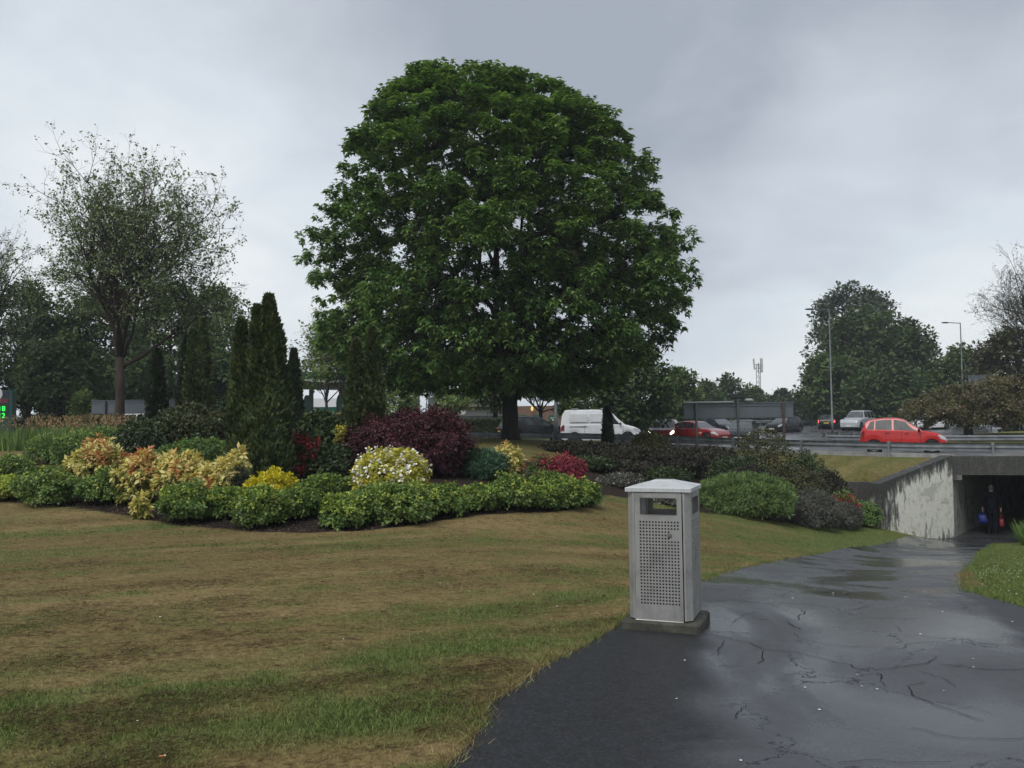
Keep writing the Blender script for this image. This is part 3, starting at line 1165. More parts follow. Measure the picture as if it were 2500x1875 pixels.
def barrier(label, pts, zfun, hbeam=0.60, spacing=3.2, face=-1, group=None, post_ht=None, height=0.27):
    """pts: line in plan; beam faces the road (left of the direction when face = 1)"""
    L = np.array(smooth_line(pts, 0.4))
    base = Vector((L[0, 0], L[0, 1], float(zfun(L[0, 0], L[0, 1]))))
    root = thing('crash_barrier', label, 'crash barrier', base, 0, group)
    tx, ty = np.gradient(L[:, 0]), np.gradient(L[:, 1])
    l = np.hypot(tx, ty)
    nx1, ny1 = -ty / l * face, tx / l * face
    rings = []
    sc = height / 0.31
    for i in range(len(L)):
        z = float(zfun(L[i, 0], L[i, 1])) + hbeam
        rings.append([Vector((L[i, 0] + nx1[i] * (0.06 + a), L[i, 1] + ny1[i] * (0.06 + a), z + h * sc)) - base for a, h in WPROF] +
                     [Vector((L[i, 0] + nx1[i] * (0.056 + a), L[i, 1] + ny1[i] * (0.056 + a), z + h * sc)) - base for a, h in WPROF[::-1]])
    b = MB()
    b.rings(rings, True, True)
    b.build('beam', M_GALV, root, smooth=True, autos=0.6)
    s = np.concatenate([[0], np.cumsum(np.hypot(*np.diff(L, axis=0).T))])
    for u in np.arange(0.4, s[-1], spacing):
        x, y = float(np.interp(u, s, L[:, 0])), float(np.interp(u, s, L[:, 1]))
        a = math.atan2(float(np.interp(u, s, ty)), float(np.interp(u, s, tx)))
        z = float(zfun(x, y))
        h = (hbeam + 0.13) if post_ht is None else post_ht
        pm = MB()
        for (cx, sx, sy) in ((0, 0.012, 0.10), (-0.045, 0.09, 0.010), ):
            pass
        pm.box((0, 0, h / 2 - 0.1), (0.075, 0.115, h + 0.2))
        pm.box((0.0, 0.05 * face, h - 0.05), (0.11, 0.012, 0.16))
        pm.build('post', M_GALVD, root, loc=Vector((x, y, z)) - base, rotz=a)
    return root


def rline(x0, x1, n=60):
    return [(x, float(rail_y(x))) for x in np.linspace(x0, x1, n)]


barrier('grey steel crash barrier along the near edge of the road above the garden', rline(-28, 30), lambda x, y: road_z(x, y) + 0.0, 0.32, 3.25, 1)
island_rail = [(16.6, 47.6), (18.6, 45.0), (22.0, 43.4), (27, 42.2), (40, 40.5)]
barrier('grey steel crash barrier on the island behind the red hatchback', island_rail, lambda x, y: road_z(x, y) + 0.10, 0.42, 3.25, -1)
barrier('short crash barrier curving away on the far side of the island', [(16.9, 48.4), (19.5, 52.5), (23.5, 58), (30, 65)], lambda x, y: road_z(x, y) + 0.1, 0.55, 3.25, 1)
barrier('far crash barrier behind the waiting cars', [(14, 96), (30, 99), (46, 99), (62, 97)], lambda x, y: road_z(x, y) + 0.05, 0.6, 3.25, -1)
# grassy island with kerb
isl = [(16.9, 47.9), (18.8, 45.4), (22.2, 43.9), (27.2, 42.7), (40, 41.1), (60, 40), (60, 62), (44, 66), (31, 64.5), (24, 57.5), (20, 52)]
ix = np.linspace(16, 60, 70)
iy = np.linspace(39, 67, 50)
igx, igy = np.meshgrid(ix, iy)
sdist = -poly_dist(igx, igy, isl)
izz = road_z(igx, igy) + 0.10 + 0.55 * sstep(0, 7, sdist) + 0.03 * fbm2(igx, igy, 0.8, 3, 5)
ii = np.arange(igx.size).reshape(igx.shape)
f_ = np.stack([ii[:-1, :-1].ravel(), ii[:-1, 1:].ravel(), ii[1:, 1:].ravel(), ii[1:, :-1].ravel()], 1)
f_ = f_[(sdist.ravel()[f_] > -0.2).all(1)]
me = mesh_np('traffic_island', np.stack([igx.ravel(), igy.ravel(), izz.ravel()], 1), f_)
attr(me, 'green', np.clip(0.62 + 0.5 * fbm2(igx.ravel(), igy.ravel(), 0.6, 4, 6), 0, 1))
attr(me, 'straw', np.full(igx.size, 0.4))
attr(me, 'soil', np.zeros(igx.size))
tag(link('traffic_island', me, M_GRASS, smooth=True), kind='structure', label='grassy traffic island under the cherry tree')


def island_z(x, y):
    s = float(-poly_dist(np.array([x]), np.array([y]), isl)[0])
    return float(road_z(x, y)) + 0.10 + 0.55 * float(sstep(0, 7, s))

# ------------------------------------------------------------------ foliage
def _shape(kind):
    """leaf outline: (u across, v along, w out of the blade)"""
    if kind == 'maple':
        v = [(0, 0, 0), (.56, .42, -.12), (.20, .50, .03), (0, 1.08, -.16), (-.20, .50, .03), (-.56, .42, -.12)]
        f = [(0, 1, 2), (0, 2, 3), (0, 3, 4), (0, 4, 5)]
    elif kind == 'oval':
        v = [(0, 0, 0), (.36, .58, .07), (0, 1, -.06), (-.36, .58, .07)]
        f = [(0, 1, 2), (0, 2, 3)]
    elif kind == 'diamond':
        v = [(0, 0, 0), (.36, .5, .06), (0, 1, -.05), (-.36, .5, .06)]
        f = [(0, 1, 2), (0, 2, 3)]
    elif kind == 'narrow':
        v = [(0, 0, 0), (.15, .45, .03), (0, 1, -.10), (-.15, .45, .03)]
        f = [(0, 1, 2), (0, 2, 3)]
    elif kind == 'needle':
        v = [(0, 0, 0), (.13, .35, 0), (0, 1, 0), (-.13, .35, 0)]
        f = [(0, 1, 2), (0, 2, 3)]
    elif kind == 'blade':
        v = [(-.05, 0, 0), (.05, 0, 0), (.035, .55, .04), (-.035, .55, .04), (0, 1, .22)]
        f = [(0, 1, 2), (0, 2, 3), (3, 2, 4)]
    elif kind == 'petal':
        v = [(0, .5, .12)] + [(.5 * math.cos(a), .5 + .5 * math.sin(a), 0) for a in np.linspace(0, 2 * math.pi, 6)[:-1]]
        f = [(0, i, i + 1) for i in range(1, 5)] + [(0, 5, 1)]
    else:
        v = [(-.06, 0, 0), (.06, 0, 0), (0, 1, .15)]
        f = [(0, 1, 2)]
    return np.array(v, float), np.array(f, int)


def unit(a):
    return a / np.maximum(np.linalg.norm(a, axis=1, keepdims=True), 1e-9)


def leaf_mesh(name, pos, axis, normal, size, kind, wide=1.0):
    V, F = _shape(kind)
    axis = unit(axis)
    side = np.cross(axis, normal)
    bad = np.linalg.norm(side, axis=1) < 1e-3
    side[bad] = np.cross(axis[bad], [0.3, 0.5, 0.8])
    side = unit(side)
    nrm = np.cross(side, axis)
    n, k = len(pos), len(V)
    s = np.asarray(size).reshape(-1, 1, 1) if np.ndim(size) else np.full((n, 1, 1), size)
    w = pos[:, None, :] + s * (side[:, None, :] * (V[None, :, 0:1] * wide) + axis[:, None, :] * V[None, :, 1:2] + nrm[:, None, :] * V[None, :, 2:3])
    f = (F[None] + (np.arange(n) * k)[:, None, None]).reshape(-1, 3)
    return mesh_np(name, w.reshape(-1, 3), f)


def rdir(n, rng):
    return unit(rng.normal(size=(n, 3)))


def tufts(centers, outn, per, radius, size, rng, droop=0.35, spread=1.0, jit=0.25, upb=0.5):
    """leaves radiating from each tuft centre like the tip of a shoot"""
    n = len(centers)
    c = np.repeat(centers, per, 0)
    o = np.repeat(unit(outn), per, 0)
    r = rdir(n * per, rng)
    ax = unit(o * (1.0 - 0.55 * spread) + r * spread + np.array([0, 0, -droop]))
    pos = c + r * radius * rng.uniform(0.1, 1.0, (n * per, 1)) ** 0.6
    nr = unit(o * 0.8 + np.array([0, 0, upb]) + 0.45 * rdir(n * per, rng))
    sz = size * rng.uniform(1 - jit, 1 + jit, n * per)
    return pos, ax, nr, sz


def umbrellas(centers, outn, per, size, rng, droop=0.55, jit=0.3):
    """leaves of a maple shoot: a drooping ring round the tip"""
    n = len(centers)
    c = np.repeat(centers, per, 0)
    o = np.repeat(unit(outn), per, 0)
    a = rng.uniform(0, 2 * math.pi, n * per)
    ring = np.stack([np.cos(a), np.sin(a), np.zeros(n * per)], 1)
    lv = np.tile(np.linspace(0, 1, per), n)[:, None]
    ax = unit(ring + 0.35 * o + np.array([0, 0, -1.0]) * (droop * (0.5 + lv)) + 0.25 * rdir(n * per, rng))
    pos = c + ring * size * 0.25 + np.array([0, 0, -0.8]) * lv * size + 0.12 * size * rdir(n * per, rng)
    nr = unit(np.array([0, 0, 1.0]) + 0.55 * ring + 0.30 * rdir(n * per, rng))
    return pos, ax, nr, size * rng.uniform(1 - jit, 1 + jit, n * per)


def cat(parts):
    return [np.concatenate([p[i] for p in parts]) for i in range(4)]


def dome(n, rx_, ry_, h, rng, lump=0.18, freq=2.2, seed=0, shell=0.18, base=0.10, pw=1.0, volume=0.15):
    """points through the outer layer of a lumpy bush standing on z = 0"""
    z = rng.uniform(-0.62, 1.0, n)
    a = rng.uniform(0, 2 * math.pi, n)
    q = np.sqrt(np.maximum(0, 1 - z * z))
    d = np.stack([q * np.cos(a), q * np.sin(a), z], 1)
    lum = 1 + lump * vnoise(d * freq + 13.1, seed) + 0.5 * lump * vnoise(d * freq * 2.3 + 5.7, seed + 9)
    dep = 1 - shell * rng.uniform(0, 1, n) ** 1.5
    inner = rng.uniform(0, 1, n) < volume
    dep = np.where(inner, rng.uniform(0.35, 0.85, n), dep)
    r = lum * dep
    zz = d[:, 2] * r
    cz = 0.42 + base * 0.5
    up = 1 - cz
    p = np.stack([d[:, 0] * r * rx_, d[:, 1] * r * ry_, h * (cz + np.where(zz > 0, zz * up, zz * (cz - base) / 0.62))], 1)
    nn = unit(np.stack([d[:, 0] / rx_, d[:, 1] / ry_, d[:, 2] / (h * 0.6)], 1))
    return p, nn


M_STEM = barkmat('shrub_stem', (0.055, 0.042, 0.032), 20)
M_BARK_DARK = barkmat('dark_wet_bark', (0.035, 0.030, 0.026), 5)
M_BARK_BROWN = barkmat('brown_bark', (0.055, 0.041, 0.033), 6)
M_BARK_GREY = barkmat('grey_twig_bark', (0.060, 0.053, 0.047), 9)


def stem_mesh(rx_, ry_, h, rng, n=7, r=0.014):
    b = MB()
    for k in range(n):
        a = rng.uniform(0, 2 * math.pi)
        f = rng.uniform(0.25, 0.75)
        e = Vector((math.cos(a) * rx_ * f, math.sin(a) * ry_ * f, h * rng.uniform(0.55, 0.85)))
        mid = Vector((e.x * 0.35, e.y * 0.35, e.z * 0.5))
        b.tube([(0, 0, -0.08), mid, e], [r, r * 0.7, r * 0.3], 5)
        for j in range(2):
            e2 = mid + Vector((rng.normal() * rx_ * 0.35, rng.normal() * ry_ * 0.35, h * 0.3))
            b.tube([mid, e2], [r * 0.6, r * 0.25], 4)
    return b


SEED = [100]


def bush(name, label, cat_, px, top, hw, d=None, bot=None, layers=(), depth=1.0, group=None, lump=0.18, freq=2.2, base=0.10, stem=0.014, shell=0.2, x=None, y=None, sink=0.0, volume=0.15, hmin=0.2):
    """shrub placed from its 2212-wide picture position: centre px, top row, half width; ground row or distance"""
    SEED[0] += 1
    rng = np.random.default_rng(SEED[0])
    if d is None:
        hx, hy, _ = hit(px * K, bot * K)
        d = hy + hw * K / FPX * hy * 0.55 * depth
    p = at(px * K, 1000, d)
    gx_ = p.x if x is None else x
    g = gz(gx_, d) - sink
    topz = at(px * K, top * K, d).z
    h = max(hmin, topz - g)
    rxm = hw * K / FPX * d
    root = thing(name, label, cat_, (gx_, d, g), 0, group)
    for ly in layers:
        pn, mat, kind, size, ntuft, per = ly[:6]
        opt = ly[6] if len(ly) > 6 else {}
        c, nn = dome(int(ntuft), rxm, rxm * depth, h, rng, lump, freq, SEED[0], opt.get('shell', shell), base, volume=opt.get('volume', volume))
        z0, z1 = opt.get('zone', (0, 9))
        t_ = c[:, 2] / h + 0.08 * vnoise(c * 5, SEED[0])
        keep = (t_ >= z0) & (t_ <= z1)
        pt = opt.get('patch')
        if pt is not None:
            keep &= vnoise(c * opt.get('pfreq', 3.0), SEED[0] + 3) > pt
        c, nn = c[keep], nn[keep]
        if not len(c):
            continue
        c = c * opt.get('grow', 1.0)
        q = tufts(c, nn, per, opt.get('rad', size * 0.6), size, rng, opt.get('droop', 0.3), opt.get('spread', 0.9), 0.3, opt.get('up', 0.5))
        me = leaf_mesh(pn, *q, kind, opt.get('wide', 1.0))
        o = link(pn, me, mat, root)
        if pn not in ('foliage', 'lower_foliage', 'inner_foliage'):
            o['kind'] = 'stuff'
        if opt.get('label'):
            o['label'] = opt['label']
    if stem:
        stem_mesh(rxm, rxm * depth, h, rng, 7, stem).build('stem', M_STEM, root)
    return root


# --- leaf colours
L_CHOI = leafmat('bright_green_leaves', [(0.034, 0.066, 0.016), (0.056, 0.098, 0.022), (0.082, 0.130, 0.030), (0.125, 0.172, 0.044)], 0.25, 0.45, 2.5, 0.25)
L_CHOIY = leafmat('yellow_green_leaves', [(0.16, 0.22, 0.035), (0.24, 0.29, 0.05), (0.34, 0.36, 0.07)], 0.25, 0.45, 3.0, 0.2)
L_GREEN = leafmat('mid_green_leaves', [(0.045, 0.085, 0.022), (0.07, 0.115, 0.03), (0.10, 0.15, 0.04)], 0.22, 0.45, 2.0, 0.3)
L_PIER_Y = leafmat('cream_new_leaves', [(0.48, 0.42, 0.13), (0.58, 0.53, 0.19), (0.64, 0.60, 0.27), (0.54, 0.40, 0.15)], 0.2, 0.45, 4, 0.15)
L_PIER_R = leafmat('coral_new_leaves', [(0.44, 0.17, 0.075), (0.52, 0.26, 0.11), (0.38, 0.10, 0.06), (0.58, 0.36, 0.15)], 0.2, 0.45, 4, 0.15)
L_PIER_G = leafmat('olive_old_leaves', [(0.12, 0.13, 0.03), (0.20, 0.19, 0.045), (0.07, 0.09, 0.025), (0.28, 0.25, 0.07)], 0.2, 0.45, 4, 0.25)
L_GOLD = leafmat('golden_leaves', [(0.50, 0.42, 0.02), (0.60, 0.52, 0.03), (0.40, 0.36, 0.03)], 0.2, 0.45, 4, 0.15)
L_SUND = leafmat('pale_yellow_leaves', [(0.42, 0.38, 0.05), (0.54, 0.48, 0.09), (0.30, 0.31, 0.05)], 0.2, 0.45, 4, 0.2)
L_WHITE = flat('white_petals', (0.80, 0.79, 0.72), 0.6, var=0.06)
L_PURP = leafmat('purple_maple_leaves', [(0.018, 0.006, 0.009), (0.030, 0.009, 0.013), (0.044, 0.012, 0.016), (0.066, 0.018, 0.021)], 0.18, 0.5, 1.6, 0.3, 0.25)
L_RED = leafmat('red_leaves', [(0.16, 0.022, 0.020), (0.24, 0.032, 0.030), (0.10, 0.020, 0.018)], 0.2, 0.45, 3, 0.25)
L_CRIM = leafmat('crimson_leaves', [(0.15, 0.020, 0.032), (0.21, 0.030, 0.046), (0.09, 0.014, 0.022)], 0.2, 0.5, 3, 0.25)
L_DARK = leafmat('dark_green_leaves', [(0.018, 0.030, 0.012), (0.028, 0.044, 0.016), (0.042, 0.060, 0.022)], 0.15, 0.4, 1.5, 0.3)
L_OLIVE = leafmat('olive_green_leaves', [(0.026, 0.029, 0.011), (0.040, 0.042, 0.015), (0.056, 0.055, 0.020)], 0.15, 0.45, 1.5, 0.3)
L_HEATH = leafmat('dark_heath_leaves', [(0.012, 0.013, 0.009), (0.020, 0.019, 0.012), (0.032, 0.028, 0.019)], 0.12, 0.6, 1.5, 0.3)
L_JUNI = leafmat('juniper_sprays', [(0.046, 0.080, 0.024), (0.072, 0.116, 0.034), (0.106, 0.152, 0.048)], 0.15, 0.55, 3, 0.25)
L_JUNB = leafmat('blue_green_sprays', [(0.030, 0.070, 0.040), (0.045, 0.095, 0.055), (0.030, 0.060, 0.03)], 0.15, 0.55, 3, 0.25)
L_GREY = leafmat('grey_heather_sprays', [(0.055, 0.058, 0.048), (0.080, 0.080, 0.066), (0.045, 0.045, 0.040)], 0.12, 0.7, 3, 0.2)
L_CYP = leafmat('cypress_sprays', [(0.017, 0.030, 0.012), (0.027, 0.043, 0.015), (0.042, 0.058, 0.019), (0.060, 0.070, 0.024)], 0.12, 0.6, 2, 0.3)
L_CYPB = leafmat('black_green_sprays', [(0.010, 0.017, 0.010), (0.016, 0.024, 0.013), (0.024, 0.032, 0.016)], 0.1, 0.6, 2, 0.25)
L_MAPLE = leafmat('maple_leaves', [(0.032, 0.070, 0.024), (0.050, 0.098, 0.031), (0.078, 0.132, 0.041), (0.118, 0.175, 0.055)], 0.28, 0.45, 0.55, 0.28, 0.25)
L_FAR1 = leafmat('far_dark_leaves', [(0.022, 0.040, 0.017), (0.034, 0.056, 0.021), (0.050, 0.076, 0.027)], 0.2, 0.5, 0.35, 0.3, 0.12)
L_FAR2 = leafmat('far_green_leaves', [(0.030, 0.052, 0.018), (0.045, 0.072, 0.022), (0.062, 0.092, 0.030)], 0.25, 0.5, 0.35, 0.3, 0.12)
L_FAR3 = leafmat('far_grey_green_leaves', [(0.028, 0.044, 0.030), (0.040, 0.058, 0.038), (0.056, 0.074, 0.048)], 0.2, 0.5, 0.35, 0.25, 0.12)
L_YOUNG = leafmat('young_green_leaves', [(0.06, 0.095, 0.028), (0.09, 0.13, 0.036), (0.12, 0.16, 0.05)], 0.3, 0.5, 0.8, 0.3)
L_ASH = leafmat('sparse_spring_leaves', [(0.062, 0.090, 0.042), (0.088, 0.120, 0.052), (0.115, 0.145, 0.066)], 0.25, 0.5, 0.6, 0.25)
L_CHER = leafmat('bronze_cherry_leaves', [(0.048, 0.044, 0.018), (0.066, 0.060, 0.023), (0.058, 0.070, 0.022), (0.072, 0.052, 0.034)], 0.2, 0.5, 0.6, 0.25)
L_BLOS = leafmat('faded_blossom', [(0.26, 0.17, 0.16), (0.36, 0.27, 0.26), (0.20, 0.11, 0.11)], 0.2, 0.6, 2, 0.1)
L_BRON = leafmat('bronze_tree_leaves', [(0.026, 0.032, 0.013), (0.038, 0.042, 0.017), (0.052, 0.048, 0.023)], 0.2, 0.5, 0.5, 0.3)

# ------------------------------------------------------------------ the big maple
def branch_pts(a, b, sag, rng, n=5, wob=0.05):
    a, b = Vector(a), Vector(b)
    L = (b - a).length
    pts = []
    for i in range(n + 1):
        t = i / n
        q = a.lerp(b, t) + Vector((0, 0, sag * L * math.sin(math.pi * t)))
        if 0 < i < n:
            q += Vector(rng.normal(size=3)) * wob * L * 0.5
        pts.append(q)
    return pts


def crown_tree(name, label, cat_, base, profile, leaf, lmat, bmat, n_clump, tuft_per, leaf_per, leaf_size, trunk_r, fork=0.2, seed=1, depth=0.95, shell=0.3, clump_r=0.6, group=None, lump=0.10, inner=0.18, droop=0.5, tuft_r=None, limbs=11, wide=1.0, twigs=True, gapn=None, flat_clump=0.75, blossom=None, umbrella=False):
    """profile: (z, centre x, half width) rows above the base; leaves sit in clumps of shoots through the outer crown"""
    rng = np.random.default_rng(seed)
    pr = np.array(profile, float)
    zmin, zmax = pr[0, 0], pr[-1, 0]
    H = zmax
    root = thing(name, label, cat_, base, 0, group)
    # clump centres
    zz = rng.uniform(zmin, zmax, n_clump * 6)
    w = np.interp(zz, pr[:, 0], pr[:, 2])
    keep = rng.uniform(0, 1, len(zz)) < np.sqrt(w / pr[:, 2].max() + 0.04)
    zz, w = zz[keep][:n_clump], w[keep][:n_clump]
    n = len(zz)
    a = rng.uniform(0, 2 * math.pi, n)
    cx = np.interp(zz, pr[:, 0], pr[:, 1])
    dirs = np.stack([np.cos(a), np.sin(a), (zz - (zmin + zmax) / 2) / (zmax - zmin) * 2], 1)
    lum = 1 + lump * vnoise(dirs * 2.6 + 4, seed) + 0.6 * lump * vnoise(dirs * 5.5 + 9, seed + 5)
    dep = 1 - shell * rng.uniform(0, 1, n) ** 1.6
    inn = rng.uniform(0, 1, n) < inner
    dep = np.where(inn, rng.uniform(0.25, 0.8, n), dep)
    r = np.maximum(w - clump_r * 0.55, w * 0.3) * lum * dep
    C = np.stack([cx + np.cos(a) * r, np.sin(a) * r * depth, zz], 1)
    if gapn is not None:
        C = C[vnoise(C * 0.55 + 2.2, seed + 8) > gapn]
        n = len(C)
    mid = np.array([np.interp((zmin + zmax) / 2, pr[:, 0], pr[:, 1]), 0, zmin + (zmax - zmin) * 0.35])
    out = unit(C - mid)
    # shoots of a clump on its upper/outer side
    T = np.repeat(C, tuft_per, 0)
    od = np.repeat(out, tuft_per, 0)
    rd = rdir(len(T), rng)
    rd = unit(rd + od * 0.45 + np.array([0, 0, 0.35]))
    cr = clump_r * rng.uniform(0.55, 1.25, n)
    if umbrella:
        rd = unit(rdir(len(T), rng) + od * 0.55 + np.array([0, 0, 0.55]))
    T = T + rd * np.repeat(cr, tuft_per)[:, None] * rng.uniform(0.60 if umbrella else 0.35, 1.0, (len(T), 1)) * np.array([1, 1, flat_clump])
    q = umbrellas(T, od, leaf_per, leaf_size, rng) if umbrella else tufts(T, unit(rd + np.array([0, 0, 0.6])), leaf_per, tuft_r or leaf_size * 1.2, leaf_size, rng, droop, 1.0, 0.3, 0.8)
    crown = link('crown', leaf_mesh('crown', *q, leaf, wide), lmat, root)
    if blossom:
        kk = rng.uniform(0, 1, len(T)) < blossom[1]
        qb = tufts(T[kk], rd[kk], 3, leaf_size, leaf_size * 0.8, rng, 0.3, 1.0)
        link('blossom', leaf_mesh('blossom', *qb, 'petal'), blossom[0], root)['kind'] = 'stuff'
    # trunk and limbs
    b = MB()
    fz = H * fork
    tp = [Vector((0, 0, -0.15)), Vector((0, 0, 0.12)), Vector((0, 0, 0.5)), Vector((rng.normal() * .04, 0, fz * 0.6)), Vector((rng.normal() * .06, 0, fz))]
    b.tube(tp, [trunk_r * 1.55, trunk_r * 1.25, trunk_r * 1.04, trunk_r * 0.95, trunk_r * 0.98], 12)
    limb_pts = []
    top = tp[-1]
    for k in range(limbs):
        a_ = 2 * math.pi * (k + rng.uniform(-.3, .3)) / limbs * 2.4
        f = k / max(1, limbs - 1)
        zt = zmin + (zmax - zmin) * (0.22 + 0.70 * f)
        ww = np.interp(zt, pr[:, 0], pr[:, 2]) * (0.80 - 0.45 * f)
        e = Vector((np.interp(zt, pr[:, 0], pr[:, 1]) + math.cos(a_) * ww, math.sin(a_) * ww * depth, zt))
        s = top + Vector((0, 0, rng.uniform(-0.12, 0.02) * fz))
        bp = branch_pts(s, e, -0.06 + 0.12 * (1 - f), rng, 7, 0.04)
        r0 = trunk_r * rng.uniform(0.36, 0.55)
        b.tube(bp, [r0 * (1 - 0.85 * i / 7) for i in range(8)], 7)
        limb_pts += [(p, r0 * (1 - 0.85 * i / 7)) for i, p in enumerate(bp)][1:]
    LP = np.array([[p.x, p.y, p.z] for p, _ in limb_pts])
    if twigs:
        for i in range(n):
            dd = np.linalg.norm(LP - C[i], axis=1) + 0.25 * np.maximum(0, LP[:, 2] - C[i, 2] + 0.3)
            j = int(np.argmin(dd))
            r0 = min(limb_pts[j][1] * 0.6, trunk_r * 0.16)
            bp = branch_pts(LP[j], C[i], 0.05, rng, 3, 0.08)
            b.tube(bp, [r0, r0 * 0.75, r0 * 0.5, r0 * 0.2], 4 if umbrella else 3, False)
            for t_ in range(2 if umbrella else 1):
                e = Vector(T[i * tuft_per + t_])
                b.tube([bp[2], e], [r0 * 0.4, r0 * 0.12], 3, False)
    b.build('trunk', bmat, root, smooth=True)
    return root


MD = 34.0
mp = at(1103 * K, 1068, MD)
mz = gz(mp.x, MD)
rows = [(137, 930, 985), (150, 905, 1035), (178, 850, 1115), (205, 822, 1190), (232, 795, 1262), (270, 785, 1330), (320, 745, 1395), (360, 716, 1415), (430, 706, 1448), (480, 700, 1490), (540, 682, 1520), (590, 660, 1527), (640, 665, 1515), (690, 676, 1490), (740, 690, 1470), (780, 720, 1430), (812, 790, 1370), (835, 900, 1280)]
rows = [r_ for r_ in rows if r_[0] > 150]
prof = []
for y, a, b_ in reversed(rows):
    zc = at(1103 * K, y * K, MD).z - mz
    zc = min(zc, at(1103 * K, 182 * K, MD).z - mz)
    prof.append((zc, ((a + b_) / 2 - 1103) * K / FPX * MD, max(0.3, (b_ - a) / 2 * K / FPX * MD - 0.22)))
crown_tree('maple_tree', 'huge rounded dark green maple in the middle of the garden', 'tree', (mp.x, MD, mz), prof, 'maple', L_MAPLE, M_BARK_DARK,
           1520, 11, 9, 0.200, 0.30, fork=0.185, seed=5, clump_r=0.60, shell=0.34, lump=0.075, inner=0.34, limbs=15, gapn=-1.5, flat_clump=0.8, umbrella=True)


# ------------------------------------------------------------------ sparse trees by branching
def bare_tree(name, label, base, height, spread, trunk_r, trunk_h, lmat, bmat, leaf_size, leaves_per, seed=1, levels=4, lean=(0, 0), leafk='diamond', dens=1.0, group=None, kids=(9, 6, 5, 4), cat_='tree', leaf_lv=2, blossom=None):
    rng = np.random.default_rng(seed)
    root = thing(name, label, cat_, base, 0, group)
    b = MB()
    tips, tipd = [], []
    b.tube([(0, 0, -0.15), (0, 0, 0.25), (0.02, 0, trunk_h * 0.6), (lean[0] * 0.2, lean[1] * 0.2, trunk_h)], [trunk_r * 1.35, trunk_r * 1.05, trunk_r * 0.92, trunk_r * 0.85], 10)

    def grow(p, d, L, r, lv):
        n = 4 if lv < 2 else (3 if lv < 3 else 2)
        pts = [p]
        q, dd = p.copy(), d.copy()
        for i in range(n):
            dd = (dd + Vector(rng.normal(size=3)) * 0.17 + Vector((0, 0, 0.05 if lv < 2 else 0.02))).normalized()
            q = q + dd * (L / n)
            pts.append(q.copy())
        sides = 6 if lv == 0 else (4 if lv == 1 else 3)
        b.tube(pts, [max(r * (1 - 0.72 * i / n), 0.004) for i in range(n + 1)], sides, lv < 2)
        if lv >= leaf_lv:
            for pt in pts[1:]:
                tips.append((pt.x, pt.y, pt.z))
                tipd.append((dd.x, dd.y, dd.z))
        if lv >= levels:
            return
        m = kids[min(lv, len(kids) - 1)]
        for k in range(m):
            t = 0.28 + 0.72 * (k + rng.uniform(0, 1)) / m
            i = min(int(t * n), n - 1)
            s = pts[i].lerp(pts[i + 1], t * n - i)
            ax = Vector(rng.normal(size=3))
            nd = (dd * 0.75 + (ax - dd * ax.dot(dd)).normalized() * rng.uniform(0.45, 0.95) + Vector((0, 0, 0.12))).normalized()
            grow(s, nd, L * rng.uniform(0.42, 0.62), r * 0.48, lv + 1)
    top = Vector((lean[0] * 0.2, lean[1] * 0.2, trunk_h))
    for k in range(kids[0]):
        a = 2 * math.pi * (k * 0.382 + rng.uniform(-.05, .05))
        e = 0.35 + 1.0 * (k / max(1, kids[0] - 1))
        d = Vector((math.cos(a) * spread / height * (1.75 - e) + lean[0] * 0.1, math.sin(a) * spread / height * (1.75 - e), 0.30 + 0.62 * e)).normalized()
        hgt = (height - trunk_h)
        reach = min(hgt / max(d.z, 0.25), spread / max(math.hypot(d.x, d.y), 0.15)) * 0.66
        grow(top - Vector((0, 0, trunk_h * 0.25 * rng.uniform(0, 1) * (1 - e * 0.6))), d, reach, trunk_r * rng.uniform(0.34, 0.5), 0)
    b.build('trunk', bmat, root, smooth=True)
    P, D = np.array(tips), np.array(tipd)
    if dens < 1:
        kk = rng.uniform(0, 1, len(P)) < dens
        P, D = P[kk], D[kk]
    q = tufts(P, D + np.array([0, 0, .3]), leaves_per, leaf_size * 0.7, leaf_size, rng, 0.35, 1.0, 0.35, 0.6)
    link('crown', leaf_mesh('crown', *q, leafk), lmat, root)
    if blossom:
        kk = rng.uniform(0, 1, len(P)) < blossom[1]
        q = tufts(P[kk], D[kk], 2, leaf_size * 0.7, leaf_size * 0.8, rng, 0.35, 1.0)
        link('blossom', leaf_mesh('blossom', *q, 'petal'), blossom[0], root)
    return root


def base_at(px, py, d, z=None):
    p = at(px * K, py * K, d)
    return (p.x, d, (gz(p.x, d) if z is None else z))


bare_tree('spring_tree', 'tall half bare spring tree with thin trunk at the left', base_at(258, 905, 40), 11.9, 5.1, 0.22, 3.9, L_ASH, M_BARK_BROWN, 0.12, 3, seed=21, levels=4, kids=(10, 5, 4, 3), dens=0.55, leaf_lv=2)
bare_tree('spring_tree', 'half bare spring tree cut off by the left edge of the picture', base_at(-75, 905, 46), 12.0, 4.9, 0.25, 4.0, L_ASH, M_BARK_GREY, 0.12, 3, seed=33, levels=4, kids=(8, 5, 4, 3), dens=0.4, leaf_lv=2)
bare_tree('bare_tree', 'nearly bare twiggy tree at the right edge behind the cherry', base_at(2280, 900, 72, 0.6), 14.5, 6.0, 0.30, 4.5, L_BRON, M_BARK_GREY, 0.10, 2, seed=44, levels=4, kids=(9, 5, 4, 3), dens=0.8, leaf_lv=3)
cx_ = at(2090 * K, 1000, 48).x
cpr = [(0.75, 0.9, 3.2), (1.0, 0.7, 4.3), (1.4, 0.6, 4.3), (1.8, 0.8, 3.9), (2.2, 1.2, 3.3), (2.6, 1.5, 2.5), (2.85, 1.6, 1.2), (2.95, 1.6, 0.3)]
